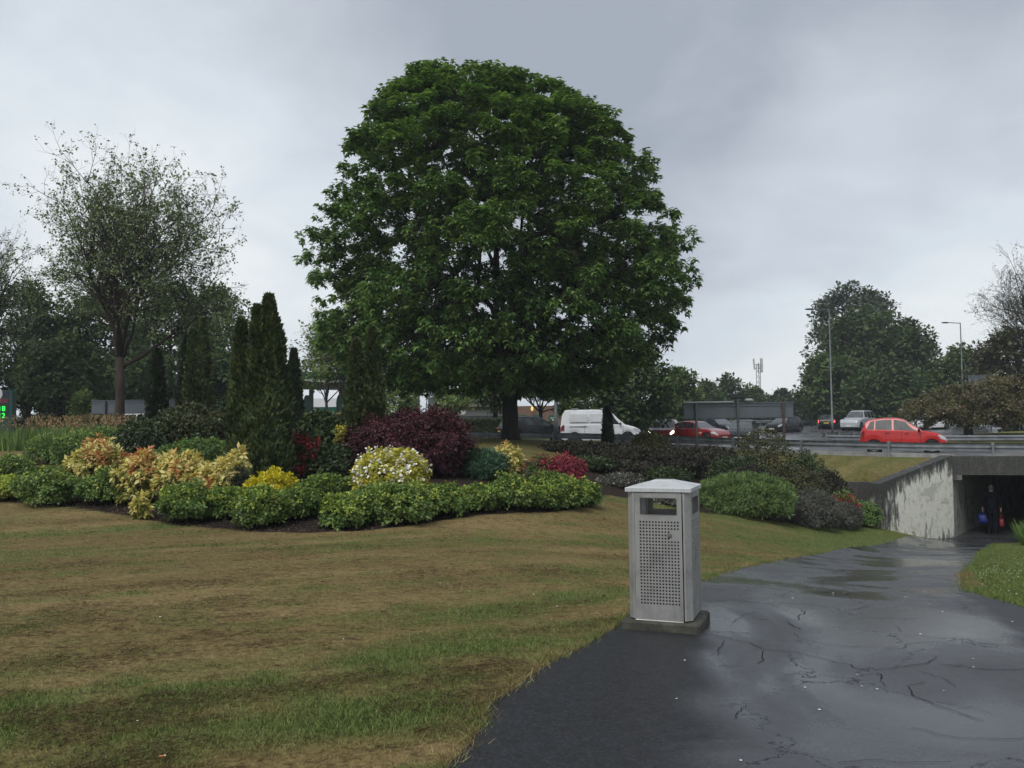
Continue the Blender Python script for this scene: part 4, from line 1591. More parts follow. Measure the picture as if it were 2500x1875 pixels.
crown_tree('cherry_tree', 'low spreading bronze cherry tree on the grassy island', 'tree', (cx_, 48, island_z(cx_, 48)), cpr, 'diamond', L_CHER, M_BARK_DARK,
           480, 8, 9, 0.115, 0.20, fork=0.28, seed=58, clump_r=0.42, shell=0.45, lump=0.12, inner=0.3, droop=0.4, tuft_r=0.14, limbs=11, blossom=(L_BLOS, 0.12), depth=0.9)


# ------------------------------------------------------------------ columnar conifers
def column(label, px, top, bot, hw, d, n, mat=L_CYP, group='columnar conifers in the garden', leaders=1, sp=0.10, name='columnar_conifer', taper=0.75):
    SEED[0] += 1
    rng = np.random.default_rng(SEED[0])
    p = at(px * K, 1000, d)
    g = gz(p.x, d)
    h = at(px * K, top * K, d).z - g
    R = hw * K / FPX * d
    root = thing(name, label, 'conifer', (p.x, d, g), 0, group)
    b = MB()
    pos, ax, nr = [], [], []
    for k in range(leaders):
        ox = 0 if leaders == 1 else (k - (leaders - 1) / 2) * R * 0.9
        oy = rng.normal() * R * 0.2
        hh = h * (1 - (0.07 if k % 2 == 0 and leaders > 1 else 0.0) - 0.02 * rng.uniform())
        r = R * (1.0 if leaders == 1 else 0.66)
        m_ = n // leaders
        t = rng.uniform(0, 1, m_) ** 0.85
        a = rng.uniform(0, 2 * math.pi, m_)
        w = r * np.minimum(1, 0.75 + 2.0 * t) * np.minimum(1, ((1 - t) * 1.75 + 0.006) ** taper)
        lum = 1 + 0.20 * vnoise(np.stack([np.cos(a) * 2, np.sin(a) * 2, t * h * 1.6], 1), SEED[0] + k) + 0.16 * vnoise(np.stack([np.cos(a) * 5, np.sin(a) * 5, t * h * 5], 1), SEED[0] + 40 + k)
        dep = 1 - 0.3 * rng.uniform(0, 1, m_) ** 1.5
        c = np.stack([ox + np.cos(a) * w * lum * dep, oy + np.sin(a) * w * lum * dep, t * hh], 1)
        o = np.stack([np.cos(a), np.sin(a), np.zeros(m_)], 1)
        pos.append(c)
        ax.append(unit(o * 0.55 + np.array([0, 0, 0.9]) + 0.55 * rdir(m_, rng)))
        nr.append(unit(o + 0.7 * rdir(m_, rng)))
        b.tube([(ox * 0.3, oy * 0.3, -0.1), (ox, oy, hh * 0.4), (ox, oy, hh * 0.93)], [R * 0.14, R * 0.09, 0.006], 6)
    pos, ax, nr = np.concatenate(pos), np.concatenate(ax), np.concatenate(nr)
    link('foliage', leaf_mesh('foliage', pos, ax, nr, sp * rng.uniform(0.6, 1.3, len(pos)), 'diamond', 0.75), mat, root)
    b.build('trunk', M_STEM, root)
    return root


column('tallest columnar conifer of the bed, right one of the close pair', 583, 640, 1010, 44, 18.6, 15000, L_CYP, sp=0.115, leaders=1)
column('broad columnar conifer, left one of the close pair', 538, 663, 1010, 42, 18.4, 14000, L_CYP, sp=0.115, leaders=2)
column('bushy skirted conifer at the foot of the close pair', 560, 890, 1030, 66, 17.9, 11000, L_CYP, sp=0.115, taper=0.5)
column('twin topped conifer behind the purple maple', 787, 712, 1000, 39, 21, 14000, L_CYP, leaders=2, sp=0.115)
column('dark conifer in front of the left background trees, taller of two', 427, 690, 895, 26, 26, 9000, L_CYP, leaders=2, sp=0.13)
column('second dark conifer just left of the twin topped one', 402, 730, 890, 18, 26.6, 5000, L_CYPB, sp=0.13)
column('small dark conifer right of the bare tree trunk', 338, 755, 890, 19, 27, 5500, L_CYPB, sp=0.13)
column('slim black green conifer before the petrol station', 632, 755, 900, 17, 27, 6000, L_CYPB, sp=0.13)
column('thin black conifer standing in front of the white van', 1312, 878, 968, 10.5, 33, 2600, L_CYPB, sp=0.11, taper=0.45)

# ------------------------------------------------------------------ background trees
def round_tree(label, px, top, bot, hw, d, mat, seed, n=200, leafs=0.34, group='trees behind the road', trunk=0.25, z=None, name='tree', per=(6, 7), clr=1.0, low=0.22, kind='diamond', lump=0.14, gap=-0.75, skew=0.0, pointed=False, bark=None, inner=0.25):
    p = at(px * K, 1000, d)
    g = float(road_z(p.x, d)) if z is None else z
    h = at(px * K, top * K, d).z - g
    R = hw * K / FPX * d
    z0 = h * low
    pr = []
    for i in range(11):
        t = i / 10
        w = math.sqrt(max(0.0, 1 - (2 * t - 1) ** 2)) if not pointed else (min(1, 3.2 * t + 0.25) * (1 - t) ** 0.75 * 1.35)
        w = max(w ** 0.75, 0.10 if 0 < i < 10 else 0.02)
        pr.append((z0 + (h - z0) * t, skew * R * t, R * w))
    return crown_tree(name, label, 'tree', (p.x, d, g), pr, kind, mat, bark or M_BARK_DARK, n, per[0], per[1], leafs, trunk, fork=max(0.16, low * 0.9), seed=seed, clump_r=clr, shell=0.35, lump=lump, inner=inner, droop=0.45, tuft_r=leafs * 1.1, limbs=8, group=group, gapn=gap)


round_tree('leafy green tree at the left edge below the half bare tree', 60, 625, 905, 120, 58, L_FAR1, 301, 210, 0.25, per=(8, 10), gap=-0.95, inner=0.4)
round_tree('dark leafy tree behind the bare tree trunk', 215, 640, 900, 105, 62, L_FAR1, 302, 210, 0.25, per=(8, 10), gap=-0.95, inner=0.4)
round_tree('rounded green tree behind the dark conifers', 375, 625, 890, 100, 66, L_FAR2, 303, 210, 0.25, per=(8, 10), gap=-0.95, inner=0.4)
round_tree('green tree left of the close conifer pair', 475, 632, 890, 85, 68, L_FAR2, 304, 200, 0.25, per=(8, 10), gap=-0.95, inner=0.4)
round_tree('low dark tree with a forked trunk under the leafy trees on the left', 140, 745, 912, 100, 54, L_FAR1, 305, 150, 0.25, per=(8, 10), gap=-0.95, inner=0.4)
round_tree('dark tree filling the gap left of the grey sign back', 300, 760, 905, 90, 60, L_FAR1, 306, 130, 0.25, per=(8, 10), gap=-0.95, inner=0.4)
round_tree('dark tree low behind the conifer pair', 480, 770, 905, 75, 60, L_FAR1, 307, 110, 0.25, per=(8, 10), gap=-0.95, inner=0.4)
round_tree('pale bush beside the dark trees on the left', 178, 852, 915, 30, 50, L_YOUNG, 308, 50, 0.2, per=(6, 7), clr=0.5, low=0.05, trunk=0.06)
bare_tree('young_tree', 'thin young tree in front of the petrol station canopy', base_at(705, 900, 52, 1.15), 6.6, 2.9, 0.09, 2.2, L_YOUNG, M_BARK_GREY, 0.17, 3, seed=71, levels=3, kids=(7, 5, 4), dens=0.45, leaf_lv=1, group='young trees by the petrol station')
bare_tree('young_tree', 'thin young tree half hidden by the twin topped conifer', base_at(745, 900, 50, 1.15), 6.9, 2.4, 0.09, 2.2, L_YOUNG, M_BARK_GREY, 0.17, 3, seed=72, levels=3, kids=(7, 5, 4), dens=0.45, leaf_lv=1, group='young trees by the petrol station')
round_tree('small green tree right of the canopy by the blue sign', 985, 800, 912, 75, 62, L_YOUNG, 311, 110, 0.24, per=(6, 7), clr=0.7, low=0.42, trunk=0.13, gap=-0.35)
round_tree('small green tree at the right end of the petrol station canopy', 855, 845, 912, 48, 66, L_YOUNG, 312, 70, 0.24, clr=0.6, low=0.3, trunk=0.1, gap=-0.3)
round_tree('slender tree just left of the maple trunk', 1070, 795, 915, 55, 58, L_FAR2, 313, 90, 0.24, clr=0.7, low=0.45, trunk=0.16, gap=-0.4)
bare_tree('young_tree', 'twiggy dark tree in front of the brick shop, right of the maple trunk', base_at(1168, 905, 60, 1.0), 5.0, 2.4, 0.15, 1.6, L_FAR2, M_BARK_DARK, 0.16, 4, seed=73, levels=3, kids=(9, 6, 5), dens=0.8, leaf_lv=1)
round_tree('green tree above the grey pole beside the van', 1265, 800, 912, 70, 64, L_YOUNG, 314, 110, 0.26, clr=0.8, low=0.2, trunk=0.14)
round_tree('dark tree with a thick trunk right behind the white van', 1375, 775, 925, 90, 56, L_FAR1, 315, 200, 0.28, clr=0.85, low=0.22, trunk=0.28)
round_tree('green tree behind the bonnet of the van', 1330, 830, 925, 60, 66, L_FAR2, 316, 100, 0.28, clr=0.8, low=0.05, trunk=0.14)
round_tree('tree peeking out right of the maple crown', 1465, 803, 925, 48, 74, L_FAR2, 317, 130, 0.30, clr=0.9, low=0.12, trunk=0.2)
round_tree('round bush behind the two red cars', 1440, 868, 935, 60, 80, L_FAR1, 318, 90, 0.3, clr=0.8, low=0.03, trunk=0.15)
for i, (px, tp, hw, dd, mt, lb) in enumerate([
        (1525, 835, 40, 120, L_FAR2, 'distant tree left of the grey sign back'),
        (1572, 822, 38, 128, L_FAR1, 'distant taller tree above the left half of the sign'),
        (1620, 843, 36, 130, L_FAR2, 'distant tree at the foot of the phone mast'),
        (1690, 848, 26, 140, L_FAR3, 'small distant tree right of the phone mast'),
        (1660, 862, 40, 125, L_FAR1, 'low distant bush behind the right half of the sign'),
        (1735, 868, 30, 118, L_FAR3, 'thin distant bush left of the tall tree group')]):
    round_tree(lb, px, tp, 900, hw, dd, mt, 330 + i, 90, 0.5, clr=1.1, low=0.03, trunk=0.25, group='distant trees along the horizon')
# the tall group on the right
round_tree('tall grey green poplar at the back of the right tree group', 1850, 620, 905, 112, 112, L_FAR3, 351, 420, 0.46, clr=0.95, low=0.12, trunk=0.4, lump=0.22, gap=-0.45, group='tall tree group on the right')
round_tree('broad dark tree in the middle of the right tree group', 1870, 672, 915, 105, 103, L_FAR1, 352, 330, 0.46, clr=1.4, low=0.04, trunk=0.4, lump=0.12, group='tall tree group on the right')
round_tree('rounded dark green chestnut at the right end of the tree group', 1965, 705, 915, 72, 100, L_FAR1, 353, 260, 0.46, clr=1.3, low=0.04, trunk=0.4, lump=0.10, group='tall tree group on the right')
round_tree('lower leafy tree at the left foot of the right tree group', 1795, 775, 915, 72, 98, L_FAR2, 354, 230, 0.42, clr=1.1, low=0.03, trunk=0.3, lump=0.16, group='tall tree group on the right')
round_tree('medium green tree below the second street lamp', 2085, 758, 915, 70, 92, L_FAR2, 355, 200, 0.40, clr=1.1, low=0.04, trunk=0.3, group='trees on the right skyline')
round_tree('bronze leafed tree at the right edge behind the cherry', 2190, 722, 915, 90, 70, L_BRON, 356, 260, 0.32, clr=1.0, low=0.06, trunk=0.3, group='trees on the right skyline')
round_tree('dark bushy tree under the rounded chestnut', 1930, 800, 925, 110, 90, L_FAR1, 357, 200, 0.42, clr=1.2, low=0.02, trunk=0.3, group='tall tree group on the right')

# ------------------------------------------------------------------ shrubs of the bed
CH = lambda mat=L_CHOI, n=420, tip=0: [('foliage', mat, 'oval', 0.056, n * 1.6, 8, {'rad': 0.045, 'droop': 0.25, 'volume': 0.25})] + \
    ([('young_tips', L_CHOIY, 'oval', 0.050, n * tip * 1.6, 7, {'rad': 0.04, 'zone': (0.55, 9), 'shell': 0.05})] if tip else [])
GF = 'green shrubs in the front row of the bed'
fr = [  # px, top, bottom, half width, label, material, share of yellow tips
    (22, 1022, 1082, 45, 'yellow green shrub at the left edge of the picture, front row', L_CHOIY, 0),
    (108, 1005, 1096, 60, 'full green shrub second from the left in the front row', L_CHOI, 0.12),
    (238, 1008, 1090, 63, 'green shrub in front of the leftmost orange tipped shrub', L_CHOI, 0.1),
    (405, 1043, 1130, 54, 'green shrub on a dark stem in front of the middle orange tipped shrub', L_CHOI, 0.25),
    (488, 1048, 1120, 38, 'small green shrub left of the golden yellow shrub', L_CHOI, 0.15),
    (566, 1052, 1140, 50, 'green shrub directly below the golden yellow shrub', L_CHOI, 0.35),
    (648, 1046, 1122, 45, 'green shrub right of the golden yellow shrub', L_CHOI, 0.15),
    (738, 1066, 1143, 47, 'low yellow tinged shrub at the front bulge of the bed', L_CHOI, 0.45),
    (800, 1048, 1122, 50, 'green shrub below the left side of the white flowered shrub', L_CHOI, 0.2),
    (868, 1040, 1135, 66, 'widest green shrub below the white flowered shrub', L_CHOI, 0.25),
    (948, 1042, 1116, 55, 'green shrub in front of the purple maple, right of the white flowers', L_CHOI, 0.25),
    (1030, 1044, 1106, 37, 'small shrub with cream tips below the blue green juniper', L_CHOI, 0.5),
    (1100, 1024, 1102, 47, 'green shrub in front of the small yellow pieris', L_CHOI, 0.25),
    (1160, 1046, 1100, 42, 'low green shrub between yellow pieris and crimson maple', L_CHOI, 0.25),
    (1217, 1032, 1100, 46, 'bright green shrub below the crimson maple', L_CHOI, 0.35),
    (1262, 1038, 1094, 30, 'last green shrub at the right end of the front row', L_CHOI, 0.2)]
for px, tp, bt, hw, lb, mt, yt in fr:
    bush('green_shrub', lb, 'shrub', px, tp + 6, hw, bot=bt, layers=CH(mt, 430, yt), depth=0.95, group=GF, lump=0.42, freq=2.6, base=0.10, shell=0.34)
GB = 'green shrubs in the second row of the bed'
for px, tp, hw, d, lb in [(25, 985, 50, 20.5, 'green shrub behind the yellow green one at the left edge'),
                          (170, 935, 55, 23, 'green shrub at the back left of the bed'),
                          (105, 945, 45, 24, 'green shrub at the far back left beside the brown lawn'),
                          (225, 925, 42, 23.5, 'light green shrub left of the dark bush'),
                          (700, 1028, 44, 17.2, 'green shrub behind the low yellow tinged one'),
                          (780, 1030, 40, 17.6, 'green shrub left behind the white flowered shrub'),
                          (1190, 1022, 40, 20.6, 'green shrub half hidden behind the crimson maple')]:
    bush('green_shrub', lb, 'shrub', px, tp, hw, d=d, layers=CH(L_GREEN if d > 22 else L_CHOI, 360, 0.1), group=GB, lump=0.22)


def pieris(label, px, top, hw, d, red=0.25, n=190, yel=1.0, sm=0.115, h=None):
    return bush('pieris_shrub', label, 'shrub', px, top, hw, d=d, depth=0.85, lump=0.30, freq=2.8, base=0.08, group='pieris shrubs with bright new leaves', layers=[
        ('foliage', L_PIER_G, 'narrow', sm, n * 0.9, 11, {'zone': (0, 0.8), 'droop': 0.5, 'rad': 0.05, 'wide': 1.4}),
        ('new_leaves', L_PIER_Y, 'narrow', sm * 1.05, n * yel, 12, {'zone': (0.40, 9), 'droop': 0.45, 'rad': 0.035, 'shell': 0.07, 'wide': 1.5, 'volume': 0.02, 'label': 'cream yellow new leaves'}),
        ('red_shoots', L_PIER_R, 'narrow', sm * 0.95, n * red * 1.5, 11, {'zone': (0.35, 9), 'patch': 0.28, 'droop': 0.3, 'rad': 0.04, 'shell': 0.04, 'wide': 1.4, 'volume': 0.0, 'grow': 1.03, 'label': 'coral red new shoots'})])


pieris('orange and cream tipped pieris, leftmost and most orange', 208, 955, 60, 18.6, red=0.75, n=210)
pieris('cream and red tipped pieris in the middle of the left bed', 318, 978, 58, 17.4, red=0.5, n=210)
pieris('cream tipped pieris just left of the conifer pair', 402, 985, 52, 17.0, red=0.3, n=190)
pieris('low trailing pieris between the cream ones and the conifer pair', 462, 1008, 32, 16.6, red=0.25, n=100)
pieris('slender tall pieris spire in front of the conifer pair', 513, 966, 17, 16.9, red=0.15, n=80)
pieris('little orange pieris tuft at the foot of the spire', 492, 1002, 26, 16.4, red=0.6, n=80)
pieris('small cream pieris right of the blue green juniper', 1090, 966, 33, 20.8, red=0.30, n=120)
pieris('tiny red tipped pieris seedling on the bare mulch', 306, 1072, 14, 15.9, red=0.6, n=26)
bush('golden_shrub', 'glowing golden yellow shrub in front of the conifer pair', 'shrub', 592, 1020, 50, d=16.2, layers=[('foliage', L_GOLD, 'oval', 0.07, 420, 8, {'rad': 0.05})], lump=0.2)
bush('golden_shrub', 'tiny golden shrub beside the orange pieris tuft', 'shrub', 545, 1032, 20, d=16.0, layers=[('foliage', L_GOLD, 'oval', 0.06, 90, 8, {'rad': 0.04})], lump=0.2)
bush('dwarf_pine', 'small dark dwarf pine before the slender pieris', 'shrub', 522, 1008, 22, d=16.3, layers=[('foliage', L_CYPB, 'needle', 0.09, 260, 14, {'rad': 0.03, 'wide': 0.6})], lump=0.3)
bush('flowering_shrub', 'pale yellow shrub covered in white flowers in front of the purple maple', 'shrub', 838, 972, 80, d=17.3, lump=0.2, layers=[
    ('foliage', L_SUND, 'oval', 0.075, 620, 8, {'rad': 0.05}), ('flower', L_WHITE, 'petal', 0.048, 190, 6, {'rad': 0.05, 'shell': 0.05, 'volume': 0, 'zone': (0.3, 9), 'grow': 1.02, 'patch': -0.35, 'label': 'clusters of white flowers'})])
bush('purple_maple', 'wide dome shaped dark purple Japanese maple', 'shrub', 885, 893, 138, d=20.5, depth=0.9, lump=0.20, freq=3.2, base=0.03, stem=0.03, volume=0.25, layers=[
    ('foliage', L_PURP, 'narrow', 0.085, 3200, 10, {'rad': 0.08, 'droop': 0.85, 'spread': 0.9, 'wide': 1.7, 'up': 0.9})])
bush('purple_maple_spray', 'raised purple maple crest at the top right of the dome', 'shrub', 945, 880, 48, d=20.8, depth=0.9, lump=0.25, base=0.3, stem=0.02, layers=[
    ('foliage', L_PURP, 'narrow', 0.078, 800, 10, {'rad': 0.08, 'droop': 0.7, 'wide': 1.7, 'up': 0.9})])
bush('red_photinia', 'red leafed photinia between the conifer pair and the laurel', 'shrub', 652, 925, 33, d=19.4, lump=0.25, layers=[
    ('foliage', L_DARK, 'oval', 0.085, 260, 8, {'rad': 0.05}), ('red_leaves', L_RED, 'oval', 0.085, 300, 8, {'rad': 0.05, 'patch': -0.2, 'shell': 0.08, 'label': 'red young leaves'})])
bush('laurel_bush', 'dark green laurel bush below the car wash', 'shrub', 695, 892, 62, d=22.5, layers=[('foliage', L_DARK, 'oval', 0.11, 800, 8, {'rad': 0.07})], lump=0.15)
bush('laurel_bush', 'low dark evergreen under the laurel', 'shrub', 715, 965, 55, d=19.6, layers=[('foliage', L_DARK, 'oval', 0.09, 500, 8, {'rad': 0.06})], lump=0.2)
bush('clipped_shrub', 'small yellow topped shrub between laurel and twin conifer', 'shrub', 737, 918, 12, d=20.6, layers=[('foliage', L_SUND, 'oval', 0.06, 150, 7, {'rad': 0.04, 'zone': (0.45, 9)}), ('lower_foliage', L_OLIVE, 'oval', 0.06, 140, 7, {'rad': 0.04, 'zone': (0, 0.6)})])
bush('evergreen_bush', 'wide dark evergreen bush behind the pieris shrubs', 'shrub', 420, 878, 92, d=24, layers=[('foliage', L_OLIVE, 'oval', 0.085, 1200, 8, {'rad': 0.06}), ('inner_foliage', L_DARK, 'oval', 0.085, 700, 8, {'rad': 0.06})], lump=0.18, depth=0.8)
bush('evergreen_bush', 'blackish evergreen bush left of the wide dark one', 'shrub', 305, 905, 55, d=23, layers=[('foliage', L_DARK, 'oval', 0.085, 800, 8, {'rad': 0.06})], lump=0.18)
bush('evergreen_bush', 'low green hedge like bush above the pieris shrubs', 'shrub', 430, 950, 100, d=19.8, depth=0.5, layers=[('foliage', L_GREEN, 'oval', 0.06, 1100, 8, {'rad': 0.05})], lump=0.12)
bush('blue_juniper', 'blue green spreading juniper right of the purple maple', 'shrub', 1048, 975, 46, d=20.6, lump=0.2, layers=[('foliage', L_JUNB, 'needle', 0.11, 900, 10, {'rad': 0.05, 'droop': 0.1, 'wide': 0.8})])
bush('crimson_maple', 'feathery crimson dwarf maple at the right end of the bed', 'shrub', 1222, 985, 38, d=20.9, lump=0.25, layers=[('foliage', L_CRIM, 'narrow', 0.085, 420, 9, {'rad': 0.06, 'droop': 0.6, 'wide': 1.3})])
bush('crimson_maple', 'smaller crimson tinted maple left of the feathery one', 'shrub', 1172, 982, 32, d=21.4, lump=0.25, layers=[('foliage', L_GREEN, 'narrow', 0.085, 160, 9, {'rad': 0.06}), ('red_leaves', L_CRIM, 'narrow', 0.085, 240, 9, {'rad': 0.06, 'droop': 0.6, 'wide': 1.3, 'patch': -0.1})])
# --- dark bank of shrubs to the right
DK = 'dark shrubs on the bank before the road'
dk = [(1240, 955, 70, 30, L_HEATH, 'dark heath shrub at the left start of the bank, below the trunk'),
      (1330, 962, 75, 29.5, L_HEATH, 'dark heath shrub below the thin black conifer'),
      (1265, 990, 60, 26.5, L_DARK, 'dark green low shrub behind the right end of the front row'),
      (1405, 935, 40, 32, L_OLIVE, 'small rounded olive shrub in front of the red cars'),
      (1440, 968, 75, 29.5, L_HEATH, 'brown green heath shrub in the middle of the dark bank'),
      (1350, 1000, 70, 27, L_HEATH, 'low heath shrub above the white flowers'),
      (1430, 1012, 60, 26.5, L_DARK, 'dark green shrub just above the bin roof'),
      (1525, 962, 70, 30, L_HEATH, 'brownish heath shrub under the left post of the sign'),
      (1590, 985, 65, 28.5, L_DARK, 'dark shrub behind the big green juniper'),
      (1648, 926, 62, 30.5, L_OLIVE, 'large round olive shrub under the right half of the sign'),
      (1700, 1005, 75, 28, L_OLIVE, 'spreading olive brown shrub right of the big juniper'),
      (1735, 978, 42, 29.6, L_DARK, 'dark spiky shrub at the edge of the grass bank'),
      (1625, 1010, 55, 27, L_HEATH, 'dark shrub tucked between juniper and round olive shrub'),
      (1790, 1020, 40, 28.8, L_HEATH, 'dark shrub against the retaining wall')]
for px, tp, hw, d, mt, lb in dk:
    bush('bank_shrub', lb, 'shrub', px, tp, hw, d=d, layers=[('foliage', mt, 'diamond', 0.075, 740, 8, {'rad': 0.06, 'wide': 0.85})], group=DK, lump=0.10 if mt is L_OLIVE else 0.2, depth=0.9, base=0.02)
bush('white_flower_cushion', 'low cushion of small white flowers left of the bin roof', 'plant', 1335, 1036, 50, d=24.6, depth=0.5, hmin=0.3, layers=[('foliage', L_GREY, 'diamond', 0.05, 420, 7, {'rad': 0.05}), ('flower', L_WHITE, 'petal', 0.026, 120, 4, {'rad': 0.05, 'shell': 0.05, 'zone': (0.25, 9), 'patch': -0.3})])
bush('white_flower_cushion', 'low white flower cushion seen through the bin slot', 'plant', 1440, 1075, 42, d=23.2, depth=0.4, hmin=0.25, layers=[('foliage', L_GREY, 'diamond', 0.05, 300, 7, {'rad': 0.05}), ('flower', L_WHITE, 'petal', 0.026, 90, 4, {'rad': 0.05, 'shell': 0.05, 'zone': (0.25, 9), 'patch': -0.3})])
bush('spreading_juniper', 'big bright green dome shaped juniper right of the bin', 'shrub', 1602, 1027, 106, d=25.2, depth=0.75, lump=0.16, freq=4.5, base=0.02, stem=0.02, volume=0.2, layers=[('foliage', L_JUNI, 'needle', 0.10, 2800, 12, {'rad': 0.055, 'droop': -0.15, 'wide': 0.8, 'spread': 0.8})])
bush('grey_shrub', 'grey brown rounded shrub right of the bright juniper', 'shrub', 1745, 1060, 58, d=26.2, lump=0.14, base=0.02, layers=[('foliage', L_GREY, 'needle', 0.10, 1100, 11, {'rad': 0.05, 'wide': 0.7})])
bush('grey_shrub', 'small grey brown shrub near the wing wall', 'shrub', 1812, 1088, 38, d=27.0, lump=0.14, base=0.02, layers=[('foliage', L_GREY, 'needle', 0.10, 600, 11, {'rad': 0.05, 'wide': 0.7})])
bush('red_shrub', 'red and yellow leafed shrub in front of the retaining wall', 'shrub', 1818, 1056, 28, d=27.8, lump=0.2, layers=[('foliage', L_RED, 'oval', 0.06, 300, 8, {'rad': 0.05, 'zone': (0, 0.8)}), ('young_tips', L_GREEN, 'oval', 0.06, 160, 8, {'rad': 0.05, 'zone': (0.6, 9)})])
bush('small_green_shrub', 'fresh green shrub at the left end of the wing wall', 'shrub', 1868, 1085, 26, d=27.8, lump=0.25, layers=[('foliage', L_GREEN, 'oval', 0.065, 300, 8, {'rad': 0.05})])


# ------------------------------------------------------------------ grasses
def blades(name, x, y, z, h, kind, mat, rng, lean=0.45, wide=1.0, label=None, flat_=0.0):
    n = len(x)
    pos = np.stack([x, y, z], 1)
    r = rdir(n, rng)
    ax = unit(np.array([0, 0, 1.0 - flat_]) + lean * r * np.array([1, 1, 0.25]))
    nr = unit(rdir(n, rng) * np.array([1, 1, 0.2]))
    me = leaf_mesh(name, pos, ax, nr, h, kind, wide)
    k = len(_shape(kind)[0])
    g, s = lawn_mix(x, y)
    attr(me, 'green', np.repeat(g, k))
    attr(me, 'straw', np.repeat(s, k))
    o = link(name, me, mat)
    return tag(o, label, None, None, 'stuff')


def blade_mat(name, thatch=False):
    t = NT(name)
    g = t.n('ShaderNodeNewGeometry')
    r = g.outputs['Random Per Island']
    n2 = t.noise(3.1, 5, 0.6, g.outputs['Position'])
    brown = t.ramp(r, [(0.1, (0.085, 0.058, 0.025)), (0.5, (0.205, 0.146, 0.062)), (0.9, (0.36, 0.27, 0.125))])
    straw = t.ramp(r, [(0.1, (0.20, 0.15, 0.065)), (0.9, (0.50, 0.40, 0.20))])
    green = t.ramp(r, [(0.1, (0.060, 0.095, 0.024)), (0.6, (0.125, 0.180, 0.046)), (0.95, (0.20, 0.245, 0.075))])
    c = t.mix(t.math('MULTIPLY', t.attr('straw'), n2), brown, straw)
    gf = t.math('ADD', t.attr('green'), t.math('MULTIPLY', t.math('SUBTRACT', n2, 0.5), 0.9))
    gf = t.ramp(t.math('ADD', gf, t.math('MULTIPLY', t.math('SUBTRACT', r, 0.5), 0.6)), [(0.30, 0.0), (0.85, 1.0)])
    c = c if thatch else t.mix(gf, c, green)
    t.color(t.mix(1.0, c, 0.42, 'MULTIPLY') if thatch else c)
    t.set(Roughness=0.7)
    t.b.inputs['Specular IOR Level'].default_value = 0.2
    return t.m


rng = np.random.default_rng(77)
n = 640000
# denser near the viewer, thinning with distance
dd = 4.0 * (30 / 4.0) ** rng.uniform(0, 1, n)
ang = rng.uniform(-0.60, 0.60, n)
bx, by = dd * np.tan(ang), dd
ok = (path_dist(bx, by) > -0.015 + 0.05 * fbm2(bx, by, 2.5, 3, 9)) & (bed_dist(bx, by) > 0.02)
g_, s_ = lawn_mix(bx, by)
ok &= rng.uniform(0, 1, n) < (0.30 + 0.7 * g_)
ok &= ~((bx > 11.2) & (by > 28.0))
bx, by, g_ = bx[ok][:330000], by[ok][:330000], g_[ok][:330000]
bz = ground_z(bx, by) + np.where(path_dist(bx, by) > 0.02, 0.022 * fbm2(bx, by, 1.7, 4, 61, 0.6), 0) - 0.006
near_f = np.clip(by / 9.0, 0.9, 2.2)
hh = (0.017 + 0.022 * g_) * rng.uniform(0.5, 1.5, len(bx)) * near_f ** 0.25
M_BLADE = blade_mat('grass_blades')
M_THATCH = blade_mat('raked_thatch', True)
blades('lawn_grass', bx, by, bz, hh, 'tri', M_BLADE, rng, 0.9, 1.3, 'short mown grass blades of the lawn')
# raked thatch: dead grass lying in drifts
n = 260000
dd = 4.0 * (22 / 4.0) ** rng.uniform(0, 1, n)
ang = rng.uniform(-0.60, 0.50, n)
tx_, ty_ = dd * np.tan(ang), dd
a = rad(26)
u, v = tx_ * math.cos(a) + ty_ * math.sin(a), -tx_ * math.sin(a) + ty_ * math.cos(a) + 0.35 * np.sin((tx_ * math.cos(a) + ty_ * math.sin(a)) * 0.35)
drift = fbm2(u * 0.8, v * 3.2, 1.0, 4, 131, 0.6) + 0.5 * fbm2(tx_, ty_, 2.8, 3, 141)
ok = (drift > 0.13) & (path_dist(tx_, ty_) > 0.01) & (bed_dist(tx_, ty_) > 0.05) & (rng.uniform(0, 1, n) < 0.35 + 1.2 * np.clip(drift, 0, 1))
tx_, ty_, drift = tx_[ok][:90000], ty_[ok][:90000], drift[ok][:90000]
tz_ = ground_z(tx_, ty_) + 0.022 * fbm2(tx_, ty_, 1.7, 4, 61, 0.6) + rng.uniform(0, 0.05, len(tx_)) * np.clip(drift, 0.1, 1) * 1.8
blades('raked_thatch', tx_, ty_, tz_, rng.uniform(0.03, 0.075, len(tx_)), 'tri', M_THATCH, rng, 3.0, 0.55, 'drifts of dead raked grass lying on the lawn', 0.85)

# straggling grass over the edge of the path
e = np.array(PATH_LS)
k = rng.integers(0, len(e), 26000)
ex = e[k, 0] + rng.normal(0, 0.045, len(k)) - 0.02
ey = e[k, 1] + rng.normal(0, 0.045, len(k)) + 0.015
ok = (ey > 3.6) & (ey < 20)
ex, ey = ex[ok], ey[ok]
blades('path_edge_grass', ex, ey, ground_z(ex, ey) - 0.004, rng.uniform(0.025, 0.075, len(ex)), 'tri', M_BLADE, rng, 1.3, 0.7, 'straggling dry grass along the edge of the path')
e = np.array(PATH_RS)
k = rng.integers(0, len(e), 12000)
ex = e[k, 0] + rng.normal(0, 0.06, len(k)) + 0.03
ey = e[k, 1] + rng.normal(0, 0.06, len(k))
ok = (ey > 7.0) & (ey < 27.5)
ex, ey = ex[ok], ey[ok]
blades('path_edge_grass', ex, ey, ground_z(ex, ey) - 0.004, rng.uniform(0.03, 0.08, len(ex)), 'tri', M_BLADE, rng, 1.0, 0.7, 'green grass along the right edge of the path')

